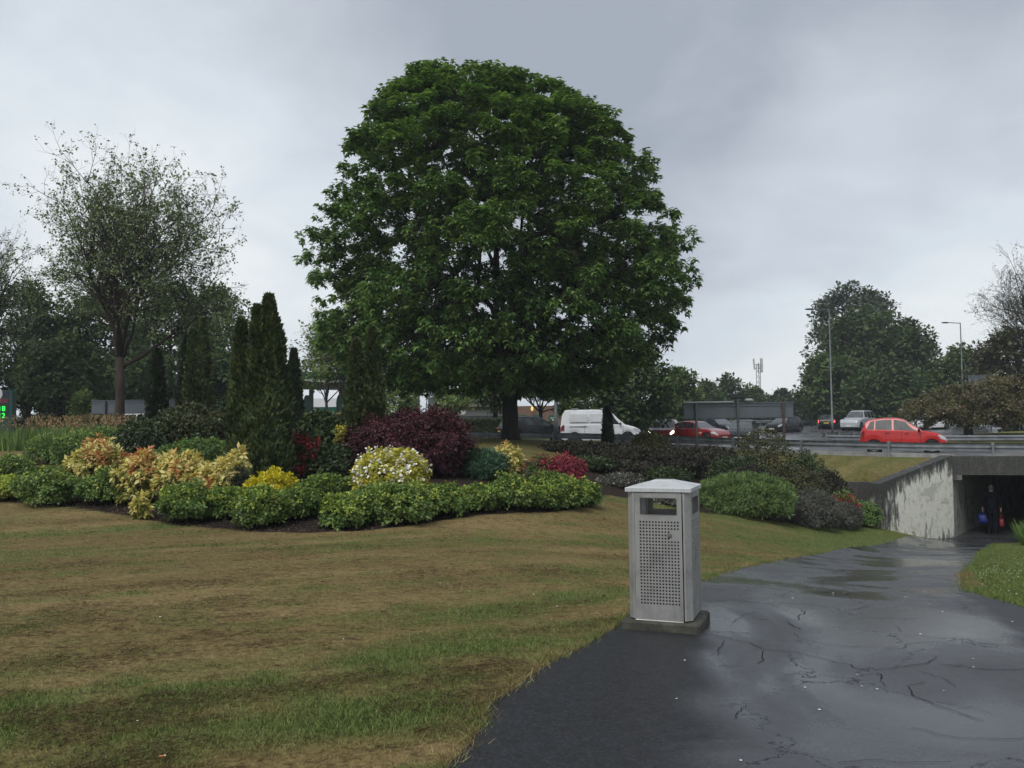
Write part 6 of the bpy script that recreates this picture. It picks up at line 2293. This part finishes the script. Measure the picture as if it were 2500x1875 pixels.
# ------------------------------------------------------------------ sign backs, lamps, mast
M_SIGNB = flat('grey_sign_back', (0.125, 0.145, 0.160), 0.55, metal=0.2, var=0.10, vscale=1.2)
M_SIGNL = flat('pale_sign_rail', (0.38, 0.39, 0.39), 0.5, metal=0.3)
M_RUST = flat('rusty_post', (0.085, 0.060, 0.048), 0.75, var=0.3)
M_LAMPP = galv('lamp_post_steel', (0.15, 0.165, 0.165))


def sign_back(label, pxs, py0, py1, d, posts, zb=None, rust=(), white=None, extra=False):
    a, b_ = at(pxs[0], py0, d), at(pxs[1], py0, d)
    z0, z1 = at(sum(pxs) / 2, py1, d).z, at(sum(pxs) / 2, py0, d).z
    cx = (a.x + b_.x) / 2
    g = gz(cx, d) if zb is None else zb
    root = thing('road_sign', label, 'road sign', (cx, d, g))
    w, h = b_.x - a.x, z1 - z0
    n = 4
    for k in range(n):
        MB().box((-w / 2 + w * (k + .5) / n, 0.10, (z0 + z1) / 2 - g), (w / n - 0.008, 0.025, h)).build('panel', M_SIGNB, root)
    for zz in (z0 + 0.06, z1 - 0.08):
        MB().box((0, 0.072, zz - g), (w, 0.03, 0.06)).build('rail', M_SIGNB, root)
    MB().box((0, 0.08, z1 - g + 0.022), (w, 0.07, 0.04)).build('top_rail', M_SIGNB, root)
    for k, pxp in enumerate(posts):
        x = at(pxp, py0, d).x - cx
        gg = gz(x + cx, d) if zb is None else zb
        top = z1 - g + (0.02 if k != 1 or not extra else 0.28)
        MB().tube([(x, 0, gg - g - 0.1), (x, 0, top)], 0.055, 10).build('post', M_RUST if k in rust else M_LAMPP, root)
    if white:
        xa, xb = at(white[0], py0, d).x - cx, at(white[1], py0, d).x - cx
        MB().box(((xa + xb) / 2, 0.03, z1 - g + 0.075), (xb - xa, 0.16, 0.06)).build('white_cap', M_SIGNL, root)
    if extra:
        x = at(1802, py0, d).x - cx
        MB().bbox((x + 0.0, -0.02, z1 - g + 0.26), (0.58, 0.16, 0.09), 0.02).build('lamp_housing', M_TRIM, root)
        MB().bbox((x + 0.46, 0.06, z1 - g + 0.13), (0.34, 0.2, 0.14), 0.05).build('lamp_housing', M_SIGNL, root)
    return root


sign_back('wide grey back of a road sign above the waiting cars', (1670, 1938), 985, 1022, 36.5, (1699, 1801, 1912), rust=(2,), white=(1670, 1790), extra=True)
sign_back('grey back of a road sign behind the bare tree trunk on the left', (222, 434), 978, 1010, 45, (256, 400), zb=1.2)
sign_back('small grey sign back above the cherry tree', (2365, 2425), 917, 955, 66, (2375, 2415), zb=0.6)


def street_lamp(label, px, pyb, pyt, d, arm_px, zb, r=0.085):
    p = at(px, 1000, d)
    top = at(px, pyt, d).z - zb
    root = thing('street_lamp', label, 'street lamp', (p.x, d, zb), 0, 'street lamps round the junction')
    MB().tube([(0, 0, -0.1), (0, 0, 1.4), (0, 0, 1.42), (0, 0, top)], [r * 1.3, r * 1.25, r * 0.85, r * 0.55], 12).build('pole', M_LAMPP, root, smooth=True)
    al = (px - arm_px) * d / FPX
    MB().tube([(0, 0, top - 0.04), (-al * 0.62, 0, top + 0.03)], 0.04, 8).build('arm', M_LAMPP, root)
    MB().ball((-al * 0.80, 0, top + 0.03), (al * 0.22, 0.14, 0.075), 12, 6).build('lamp_head', M_TRIM, root, smooth=True)
    return root


street_lamp('tall street lamp in front of the big tree group', 2031, 1058, 755, 70, 1972, float(road_z(25, 70)))
street_lamp('second street lamp farther right above the low trees', 2352, 1010, 788, 84, 2306, 0.6)
street_lamp('thin white lamp pole by the petrol station', 1003, 1010, 925, 72, 975, 1.15, 0.06)
street_lamp('grey pole rising into the maple crown left of the van', 1357, 1058, 780, 45.5, 1330, float(road_z(2.2, 45.5)), 0.10)

M_MAST = flat('mast_steel', (0.20, 0.22, 0.23), 0.6, metal=0.3)
md = 200.0
p = at(1854, 1000, md)
mast = thing('phone_mast', 'lattice phone mast with two panel antennas on the horizon', 'mast', (p.x, md, 0.5))
zt = at(1854, 888, md).z - 0.5
b = MB()
for k in range(3):
    a = 2 * math.pi * k / 3 + 0.4
    b.tube([(math.cos(a) * 0.62, math.sin(a) * 0.62, 0), (math.cos(a) * 0.5, math.sin(a) * 0.5, zt)], 0.07, 5)
nl = 12
for k in range(nl):
    for j in range(3):
        a0, a1 = 2 * math.pi * j / 3 + 0.4, 2 * math.pi * (j + 1) / 3 + 0.4
        r0 = 0.58
        b.tube([(math.cos(a0) * r0, math.sin(a0) * r0, zt * k / nl), (math.cos(a1) * r0, math.sin(a1) * r0, zt * (k + 1) / nl)], 0.035, 4)
b.build('lattice', M_MAST, mast)
M_ANT = flat('antenna_pale', (0.42, 0.42, 0.40), 0.5)
zz = zt
MB().box((-0.95, 0, zz - 0.1), (0.34, 0.2, 2.5), ry=rad(-4)).build('antenna', M_ANT, mast)
MB().box((0.72, 0, zz - 0.4), (0.55, 0.3, 3.2)).build('antenna', M_ANT, mast)
b = MB()
b.box((-0.1, 0, zz - 0.15), (1.4, 0.1, 0.1)).box((-0.1, 0, zz - 1.1), (1.4, 0.1, 0.1)).tube([(0, 0, zz - 2), (0, 0, zz + 0.25)], 0.1, 6)
b.build('bracket', M_MAST, mast)

# ------------------------------------------------------------------ petrol station and shops
M_GRN = flat('station_green', (0.004, 0.085, 0.042), 0.45, var=0.08)
M_WHT2 = flat('station_white', (0.62, 0.62, 0.60), 0.5, var=0.05)
M_SOFF = flat('canopy_soffit', (0.14, 0.13, 0.125), 0.7)
M_YEL = flat('station_yellow', (0.55, 0.47, 0.03), 0.5, var=0.05)
M_COLM = flat('station_column', (0.10, 0.10, 0.10), 0.6)
M_COLP = flat('pale_column', (0.38, 0.38, 0.36), 0.6)
M_ROOFG = flat('pale_roof', (0.42, 0.42, 0.41), 0.6)
ZS = 1.15
cl_, cr__ = at(600, 1000, 72), at(1034, 1000, 82.5)
sx, sy = cr__.x - cl_.x, 82.5 - 72
sl_ = math.hypot(sx, sy)
ca = math.atan2(sy, sx)
st_ = thing('petrol_station', 'petrol station canopy with green fascia behind the conifers', 'petrol station', (cl_.x, 72, ZS), ca)
zb = at(735, 932, 75).z - ZS
dep = 15.0
for (c, s_) in (((sl_ / 2, 0, zb + 0.55), (sl_, 0.12, 0.62)), ((0, dep / 2, zb + 0.55), (0.12, dep, 0.62)), ((sl_, dep / 2, zb + 0.55), (0.12, dep, 0.62))):
    MB().box(c, s_).build('fascia', M_GRN, st_)
for (c, s_) in (((sl_ / 2, -0.02, zb + 0.11), (sl_ + 0.1, 0.14, 0.22)), ((-0.03, dep / 2, zb + 0.11), (0.14, dep, 0.22)), ((sl_ + 0.03, dep / 2, zb + 0.11), (0.14, dep, 0.22))):
    MB().box(c, s_).build('white_band', M_WHT2, st_)
MB().box((sl_ / 2, dep / 2, zb + 0.28), (sl_ - 0.2, dep - 0.2, 0.5)).build('soffit', M_SOFF, st_)
MB().box((sl_ * 0.84, 2.0, zb + 1.05), (0.9, 0.9, 0.35), taper=0.7).build('roof_light', M_WHT2, st_)


def local(root, p):
    r = root.rotation_euler.z
    q = Vector(p) - root.location
    return Vector((q.x * math.cos(r) + q.y * math.sin(r), -q.x * math.sin(r) + q.y * math.cos(r), q.z))


for px, d, w, mt in ((760, 80, 0.32, M_COLM), (838, 81, 0.62, M_COLP), (1016, 86, 0.55, M_COLM), (935, 88, 0.4, M_COLM), (700, 84, 0.4, M_COLM)):
    q = local(st_, at(px, 1000, d))
    MB().bbox((q.x, q.y, (zb + 0.05) / 2), (w, w, zb + 0.1), 0.03).build('column', mt, st_)
for px, d in ((750, 79.5), (830, 80.4)):
    q = local(st_, at(px, 1000, d))
    b = MB()
    prof_ = [(-0.26, 1.9), (-0.34, 2.3), (-0.36, 2.75), (-0.30, 3.15), (-0.18, 3.45), (0.30, 3.45), (0.30, 1.9)]
    b.rings([[(q.x + x, q.y - 0.35, z) for x, z in prof_], [(q.x + x, q.y + 0.05, z) for x, z in prof_]], True, True)
    b.build('pump_sign', M_GRN, st_)
for px, d in ((790, 84), (880, 84), (960, 86)):
    q = local(st_, at(px, 1000, d))
    MB().bbox((q.x, q.y, 0.85), (0.9, 0.5, 1.7), 0.06).build('fuel_pump', M_COLP, st_)

wd_ = 96.0
wl, wr = at(690, 1000, wd_), at(872, 1000, wd_)
wash = thing('car_wash', 'car wash building with green band and white lettering', 'building', (wl.x, wd_, ZS))
ww = wr.x - wl.x
zt_, zm, zy, zy2 = (at(780, q, wd_).z - ZS for q in (977, 994, 1008.5, 1012))
MB().box((ww / 2, 4, (zy2 - 0.02) / 2), (ww, 8, zy2 - 0.02)).build('wall', M_COLM, wash)
MB().box((ww / 2, 3.98, (zm + zy) / 2), (ww + 0.1, 8.1, zm - zy)).build('green_band', M_GRN, wash)
MB().box((ww / 2, 3.97, (zy + zy2) / 2), (ww + 0.14, 8.16, zy - zy2 - 0.006)).build('yellow_stripe', M_YEL, wash)
MB().add([(-.1, -.1, zm + .004), (ww + .1, -.1, zm + .004), (ww + .1, 8, zm + .004), (-.1, 8, zm + .004), (0.0, 3.2, zt_ + .3), (ww, 3.2, zt_ + .3), (ww, 8, zt_ + .3), (0, 8, zt_ + .3)], [(0, 1, 5, 4), (1, 2, 6, 5), (2, 3, 7, 6), (3, 0, 4, 7), (4, 5, 6, 7)]).build('roof', M_ROOFG, wash)
for k in range(5):
    MB().box((1.2 + k * 1.6, -0.02, 0.9), (1.1, 0.05, 1.7)).build('door', M_COLP if k == 3 else M_SOFF, wash)


def text(name, s, size, mat, parent, loc, rot, spacing=1.0):
    cu = bpy.data.curves.new(name, 'FONT')
    cu.body = s
    cu.size = size
    cu.extrude = 0.012
    cu.space_character = spacing
    cu.align_x = 'LEFT'
    tmp = bpy.data.objects.new(name, cu)
    me = bpy.data.meshes.new_from_object(tmp)
    bpy.data.objects.remove(tmp)
    me.materials.clear()
    o = link(name, me, mat, parent)
    o.location = loc
    o.rotation_euler = rot
    return o


q = local(wash, at(733, 1000, wd_))
text('lettering', 'w a s h', 0.52, M_WHT2, wash, (q.x, -0.10, zy + 0.12), (rad(90), 0, 0), 1.15)

# brick shop
M_BRICK = flat('brown_brick', (0.17, 0.105, 0.075), 0.85, var=0.2, vscale=5)
M_ROOFD = flat('dark_tile_roof', (0.055, 0.045, 0.042), 0.8, var=0.2)
M_SHOPG = flat('shop_window', (0.045, 0.05, 0.055), 0.15, spec=0.7)
M_SHOPB = flat('grey_shop_fascia', (0.13, 0.13, 0.135), 0.6)
sd_ = 88.0
a0, a1 = at(1085, 1000, sd_), at(1420, 1000, sd_)
shop = thing('brick_shop', 'low brown brick shop with green signs behind the road', 'building', (a0.x, sd_, 1.0))
sw = a1.x - a0.x
zt_ = at(1300, 991, sd_).z - 1.0
MB().box((sw / 2, 4, zt_ / 2), (sw, 8, zt_)).build('wall', M_BRICK, shop)
x1 = local(shop, at(1240, 1000, sd_)).x
zr2 = at(1150, 972, sd_).z - 1.0
MB().add([(-.3, -.5, zt_ - .05), (x1, -.5, zt_ - .05), (x1, 8.3, zt_ - .05), (-.3, 8.3, zt_ - .05), (0.4, 3, zr2 + .5), (x1 - .4, 3, zr2 + .5)], [(0, 1, 5, 4), (1, 2, 5), (2, 3, 4, 5), (3, 0, 4), (0, 3, 2, 1)]).build('roof', M_ROOFD, shop)
MB().box((x1 / 2 + .6, -0.06, zt_ - 0.62), (x1 - 1.4, 0.10, 0.62)).build('shop_fascia', M_SHOPB, shop)
MB().box((1.0, -0.10, zt_ / 2), (0.5, 0.2, zt_)).build('pillar', M_COLP, shop)
nwin = 6
for k in range(nwin):
    f = MB()
    wx0 = 1.5 + (x1 - 1.8) * k / nwin
    w1 = (x1 - 1.8) / nwin - 0.12
    MB().box((wx0 + w1 / 2, -0.035, 0.95), (w1, 0.05, 1.5)).build('window', M_SHOPG, shop)
for k, px in enumerate((1092, 1100, 1125, 1131)):
    q = local(shop, at(px, 1006, sd_))
    MB().lathe([(0.26, 0.0), (0.26, -0.04), (0.001, -0.041)], 16, (q.x, -0.12, q.z), 'Y').build('round_sign', M_WHT2, shop)
for k, px in enumerate((1273, 1311, 1350)):
    q = local(shop, at(px, 1021, sd_))
    s = MB().bbox((q.x, -0.06, q.z), (0.78, 0.08, 0.62), 0.02).build('wall_sign', M_GRN, shop)
    MB().box((q.x - 0.05, -0.108, q.z + 0.02), (0.42, 0.01, 0.07)).build('print_line', M_WHT2, s)
    MB().box((q.x + 0.08, -0.108, q.z - 0.18), (0.36, 0.01, 0.11)).build('print_line', M_WHT2, s)
q = local(shop, at(1299, 998, sd_))
MB().ball((q.x, -0.35, q.z), (0.13, 0.13, 0.24), 8, 6).build('wall_lamp', flat('warm_lamp', (0.6, 0.42, 0.12), 0.4, emit=(1.0, 0.75, 0.25, 0.5)), shop)
p = at(1080, 1000, 95)
back = thing('pale_building', 'pale flat roofed building between canopy and brick shop', 'building', (p.x, 95, 1.1))
zt_ = at(1080, 988, 95).z - 1.1
MB().box((0, 3, zt_ / 2), (3.2, 6, zt_)).build('wall', flat('cream_wall', (0.42, 0.38, 0.30), 0.8), back)
MB().box((0, 2.9, zt_ + 0.06), (3.4, 6.3, 0.11)).build('roof', M_ROOFG, back)

# hedge along the far side of the road
hg = thing('clipped_hedge', 'dark clipped hedge behind the road, left of the maple trunk', 'hedge', (at(1090, 1000, 57).x, 57, float(road_z(-4, 57))))
rng = np.random.default_rng(900)
hl = at(1250, 1000, 57).x - hg.location.x
ht = at(1170, 1027, 57).z - hg.location.z
n = 5200
c = np.stack([rng.uniform(-2.5, hl, n), rng.uniform(-0.5, 0.5, n), rng.uniform(0, ht, n)], 1)
face = rng.integers(0, 3, n)
c[:, 1] = np.where(face == 0, -0.5 + rng.uniform(0, .15, n), c[:, 1])
c[:, 2] = np.where(face == 1, ht - rng.uniform(0, .12, n), c[:, 2])
nn = np.where((face == 1)[:, None], np.array([[0, 0, 1.0]]), np.array([[0, -1.0, 0.1]]))
q = tufts(c, nn, 4, 0.09, 0.11, rng, 0.1, 0.9)
link('foliage', leaf_mesh('foliage', *q, 'oval'), L_DARK, hg)
b = MB()
for k in range(18):
    x = -2.4 + (hl + 2.4) * k / 17
    b.tube([(x, 0, -0.1), (x + 0.1, 0.05, ht * 0.8)], [0.03, 0.012], 5)
b.build('stem', M_STEM, hg)

hg2 = thing('clipped_hedge', 'dark hedge behind the price sign and the left sign back', 'hedge', (at(-60, 1000, 64).x, 64, float(road_z(-30, 64)) - 0.1))
hl2 = at(470, 1000, 64).x - hg2.location.x
ht2 = at(150, 1000, 64).z - hg2.location.z
n = 4000
c = np.stack([rng.uniform(-2.5, hl2, n), rng.uniform(-0.6, 0.6, n), rng.uniform(0, 1, n) ** 0.8 * ht2], 1)
c[:, 2] *= 0.85 + 0.15 * np.sin(c[:, 0] * 1.3) + 0.1 * np.sin(c[:, 0] * 3.7)
q = tufts(c, np.tile([0, -0.8, 0.5], (n, 1)), 4, 0.16, 0.20, rng, 0.1, 0.9)
link('foliage', leaf_mesh('foliage', *q, 'oval'), L_DARK, hg2)
b = MB()
for k in range(14):
    x = -2.4 + (hl2 + 2.4) * k / 13
    b.tube([(x, 0, -0.1), (x + 0.1, 0.05, ht2 * 0.7)], [0.05, 0.02], 5)
b.build('stem', M_STEM, hg2)

# price sign cut by the left edge
pd_ = 46.0
pl_, pr2 = at(-75, 1000, pd_), at(36, 1000, pd_)
ps = thing('price_sign', 'green petrol price sign with glowing green digits at the left edge', 'sign', ((pl_.x + pr2.x) / 2, pd_, gz(-25, 46)))
pw = pr2.x - pl_.x
M_LED = flat('green_led', (0.02, 0.25, 0.04), 0.5, emit=(0.02, 1.0, 0.09, 1.25))
M_GRND = flat('dark_sign_green', (0.006, 0.050, 0.034), 0.4)


def pz(py):
    return at(0, py, pd_).z - ps.location.z


MB().bbox((0, 0, pz(953) / 2), (pw, 0.35, pz(953)), 0.03).build('housing', M_GRND, ps)
MB().box((0.0, -0.185, (pz(955.5) + pz(969)) / 2), (pw * 0.80, 0.02, pz(955.5) - pz(969))).build('blue_panel', flat('sign_navy', (0.015, 0.012, 0.05), 0.4), ps)
MB().box((0.0, -0.186, (pz(974) + pz(984)) / 2), (pw * 0.80, 0.02, pz(974) - pz(984))).build('red_panel', flat('sign_red', (0.16, 0.012, 0.025), 0.4), ps)
MB().box((0.0, -0.184, (pz(987) + pz(1023)) / 2), (pw * 0.80, 0.02, pz(987) - pz(1023))).build('led_panel', flat('led_back', (0.003, 0.02, 0.008), 0.4), ps)
MB().add([(-pw * .4, -.19, pz(1026)), (pw * .33, -.19, pz(1026)), (pw * .12, -.19, pz(1037)), (-pw * .4, -.19, pz(1037))], [(3, 2, 1, 0)]).build('yellow_panel', flat('sign_lime', (0.28, 0.33, 0.02), 0.4), ps)
qx = local(ps, at(-4, 962, pd_))
MB().lathe([(0.34, 0.0), (0.34, -0.02), (0.001, -0.021)], 24, (qx.x, -0.197, pz(962)), 'Y').build('white_badge', M_WHT2, ps)
xa = local(ps, at(1, 1000, pd_)).x
text('lettering', 'A', 0.17, M_WHT2, ps, (xa, -0.205, pz(980.5)), (rad(90), 0, 0))
for py, s in ((1003.5, '118'), (1020.5, '112')):
    text('price', s, 0.36, M_LED, ps, (local(ps, at(-9, 1000, pd_)).x, -0.205, pz(py)), (rad(90), 0, 0), 1.12)

# direction sign on two bent posts with a blue disc
dp = at(1052, 1000, 47)
ds = thing('direction_sign', 'narrow grey framed sign with a blue disc on top, behind the purple maple', 'road sign', (dp.x, 47, 1.1))
zt_ = at(1052, 930, 47).z - 1.1
for s in (-1, 1):
    b = MB()
    b.tube([(s * 0.20 - 0.04, 0, -0.1), (s * 0.20 - 0.05, 0, zt_ * 0.55), (s * 0.18 + 0.03, 0, zt_ * 0.78), (s * 0.18 + 0.02, 0, zt_)], 0.028, 8)
    b.build('post', M_LAMPP, ds)
for k in range(4):
    MB().box((0, 0.02, zt_ * (0.50 + 0.14 * k)), (0.30, 0.02, zt_ * 0.11)).build('panel', M_SIGNB, ds)
for k in range(4):
    MB().box((0, -0.02, zt_ * (0.57 + 0.14 * k)), (0.44, 0.03, 0.035)).build('rung', M_LAMPP, ds)
MB().lathe([(0.17, 0.0), (0.17, -0.02), (0.001, -0.021)], 20, (0.16, -0.03, zt_ + 0.12), 'Y').build('blue_disc', flat('sign_blue', (0.03, 0.09, 0.28), 0.4), ds)

# red and yellow banner seen left of the big sign
rp = at(1662, 1000, 84)
rb = thing('forecourt_sign', 'small red and orange sign left of the big grey sign back', 'sign', (rp.x, 84, float(road_z(16, 84))))
zt_ = at(1662, 1001, 84).z - rb.location.z
MB().bbox((0.25, 0, zt_ - 0.45), (0.5, 0.2, 0.9), 0.03).build('red_panel', flat('banner_red', (0.45, 0.02, 0.015), 0.5), rb)
MB().bbox((-0.12, 0, zt_ - 0.55), (0.14, 0.18, 1.3), 0.02).build('yellow_strip', M_YEL, rb)
MB().bbox((-0.75, 0.1, zt_ - 0.6), (1.0, 0.2, 0.6), 0.03).build('orange_panel', flat('banner_orange', (0.30, 0.075, 0.02), 0.5), rb)
for s in (-0.9, 0.25):
    MB().tube([(s, 0.05, -0.1), (s, 0.05, zt_ - 0.3)], 0.05, 8).build('post', M_LAMPP, rb)


# ------------------------------------------------------------------ man walking into the underpass
def skin(name, mat, verts, edges, root_i, parent, sub=2):
    me = bpy.data.meshes.new(name)
    bm = bmesh.new()
    ly = bm.verts.layers.skin.verify()
    vs = []
    for (x, y, z, a, b_) in verts:
        v = bm.verts.new((x, y, z))
        v[ly].radius = (a, b_)
        vs.append(v)
    vs[root_i][ly].use_root = True
    for e_ in edges:
        bm.edges.new((vs[e_[0]], vs[e_[1]]))
    bm.to_mesh(me)
    bm.free()
    o = link(name, me, mat, parent)
    m = o.modifiers.new('skin', 'SKIN')
    m.use_smooth_shade = True
    m.branch_smoothing = 0.6
    s = o.modifiers.new('sub', 'SUBSURF')
    s.levels = s.render_levels = sub
    return o


mp_ = at(2412, 1000, 30.5)
MX, MY = mp_.x, 30.5
man = thing('person', 'man in a dark suit walking into the underpass, carrier bags in both hands', 'person', (MX, MY, ZF - 0.002), rad(-30))
M_SKIN = flat('skin', (0.42, 0.25, 0.19), 0.55, var=0.08)
M_SUIT = flat('dark_suit', (0.006, 0.007, 0.011), 0.9, spec=0.08, var=0.15)
M_SHOE = flat('black_shoe', (0.008, 0.008, 0.009), 0.4)
M_HAIR = flat('short_grey_hair', (0.16, 0.13, 0.11), 0.8)
bv = [(0, 0, .93, .13, .10), (0, 0, 1.13, .13, .095), (0, -.01, 1.33, .15, .10), (0, -.01, 1.455, .055, .055), (0, .005, 1.53, .052, .055), (0, .015, 1.60, .074, .088), (0, .012, 1.665, .072, .088), (0, .008, 1.705, .04, .05)]
be = [(0, 1), (1, 2), (2, 3), (3, 4), (4, 5), (5, 6), (6, 7)]


def addv(v, frm):
    bv.append(v)
    be.append((frm, len(bv) - 1))
    return len(bv) - 1


for s in (-1, 1):
    sh = addv((s * .17, -.01, 1.40, .055, .055), 2)
    el_ = addv((s * .245, -.05, 1.13, .042, .042), sh)
    wr_ = addv((s * .275, .01, .90, .028, .032), el_)
    pa = addv((s * .280, .02, .845, .020, .038), wr_)
    for k, (dy_, ln) in enumerate(((-.030, .062), (-.010, .072), (.012, .070), (.032, .056))):
        k1 = addv((s * .283, .02 + dy_, .845 - ln * 0.62, .0090, .0090), pa)
        addv((s * .262, .02 + dy_, .845 - ln * 0.86, .0085, .0085), k1)
    t1 = addv((s * .262, .058, .835, .010, .010), pa)
    addv((s * .250, .062, .805, .009, .009), t1)
    hp = addv((s * .095, 0, .88, .085, .09), 0)
    kn = addv((s * .10, .05 if s < 0 else .02, .50, .055, .058), hp)
    an = addv((s * .105, .06 if s < 0 else -.08, .10, .036, .04), kn)
    addv((s * .11, .20 if s < 0 else .06, .035, .036, .026), an)
body = skin('body', M_SKIN, bv, be, 0, man, 2)
jv = [(0, 0, .80, .205, .145), (0, 0, 1.0, .195, .135), (0, -.005, 1.18, .195, .125), (0, -.01, 1.36, .19, .12), (0, -.015, 1.445, .095, .085), (0, -.01, 1.485, .068, .07)]
je = [(0, 1), (1, 2), (2, 3), (3, 4), (4, 5)]
for s in (-1, 1):
    n0 = len(jv)
    jv += [(s * .175, -.01, 1.405, .078, .078), (s * .250, -.05, 1.13, .064, .066), (s * .276, .005, .925, .050, .052)]
    je += [(3, n0), (n0, n0 + 1), (n0 + 1, n0 + 2)]
skin('jacket', M_SUIT, jv, je, 1, man, 2)
tv = [(0, 0, .90, .165, .12)]
te = []
for s in (-1, 1):
    n0 = len(tv)
    kx, ax_ = (.05, .06) if s < 0 else (.02, -.08)
    tv += [(s * .095, 0, .82, .105, .11), (s * .10, kx, .50, .082, .088), (s * .105, ax_, .10, .070, .080), (s * .105, ax_, .06, .070, .082)]
    te += [(0, n0), (n0, n0 + 1), (n0 + 1, n0 + 2), (n0 + 2, n0 + 3)]
skin('trousers', M_SUIT, tv, te, 0, man, 2)
for s in (-1, 1):
    ax_ = .06 if s < 0 else -.08
    MB().ball((s * .107, ax_ + .06, .045), (.052, .15, .048), 12, 6).build('shoe', M_SHOE, man, smooth=True)
    MB().ball((s * .082, .005, 1.60), (.014, .024, .034), 8, 6).build('ear', M_SKIN, man, smooth=True)
b = MB()
rings = []
for k in range(6):
    z = 1.545 + 0.075 * k / 5
    rings.append([(0.080 * math.cos(a), 0.008 + 0.097 * math.sin(a), z) for a in np.linspace(math.pi * 0.98, math.pi * 2.02, 14)])
b.rings(rings, closed=False)
b.build('hair', M_HAIR, man, smooth=True)
MB().lathe([(0.060, 1.468), (0.062, 1.50), (0.058, 1.505)], 14, (0, -0.002, 0)).build('shirt_collar', M_WHT2, man)


def carrier(label, name, mat, s, wd, hgt, drop):
    c, sn = math.cos(rad(-30)), math.sin(rad(-30))
    lx, ly2 = s * .283, .02
    o = thing(name, label, 'bag', (MX + lx * c - ly2 * sn, MY + lx * sn + ly2 * c, man.location.z + .785 - drop - hgt), rad(-30))
    b = MB()
    rings = []
    for k, (t, w_, d2) in enumerate(((0, .82, .55), (.06, .98, .95), (.35, 1.04, 1.1), (.75, .96, .8), (1.0, .80, .35))):
        rings.append([(wd / 2 * w_ * math.cos(a) * (1 + .06 * math.sin(3 * a + k)), wd * .30 * d2 * math.sin(a), hgt * t) for a in np.linspace(0, 2 * math.pi, 15)[:-1]])
    b.rings(rings, True, True)
    b.build('pouch', mat, o, smooth=True)
    for q_ in (-1, 1):
        MB().tube([(-wd * .28, q_ * .02, hgt * .98), (-wd * .12, q_ * .012, hgt + drop * .6), (0, 0, hgt + drop), (wd * .12, q_ * .012, hgt + drop * .6), (wd * .28, q_ * .02, hgt * .98)], [.012, .008, .007, .008, .012], 6).build('handle', mat, o)
    return o


carrier('blue carrier bag in the left hand of the walking man', 'carrier_bag', flat('blue_plastic', (0.008, 0.020, 0.17), 0.5), -1, .30, .30, .10)
carrier('slim red carrier bag in the right hand of the walking man', 'carrier_bag', flat('red_plastic', (0.19, 0.013, 0.02), 0.5), 1, .15, .26, .24)

# crest of the purple maple belongs to the maple itself
main = [o for o in bpy.data.objects if o.name == 'purple_maple'][0]
crest = [o for o in bpy.data.objects if o.name == 'purple_maple_spray'][0]
off = crest.location - main.location
for ch in list(crest.children):
    ch.parent = main
    ch.location = off
bpy.data.objects.remove(crest)

# ------------------------------------------------------------------ damp air
hz = NT('damp_air')
hz.t.nodes.remove(hz.b)
pv = hz.n('ShaderNodeVolumePrincipled')
pv.inputs['Color'].default_value = (0.80, 0.86, 0.92, 1)
pv.inputs['Density'].default_value = 0.0006
pv.inputs['Anisotropy'].default_value = 0.0
hz.l(pv.outputs[0], hz.out.inputs['Volume'])
haze = MB().box((0, 195, 16), (930, 550, 44)).build('haze', hz.m)
tag(haze, 'damp grey air over the whole place', None, None, 'stuff')
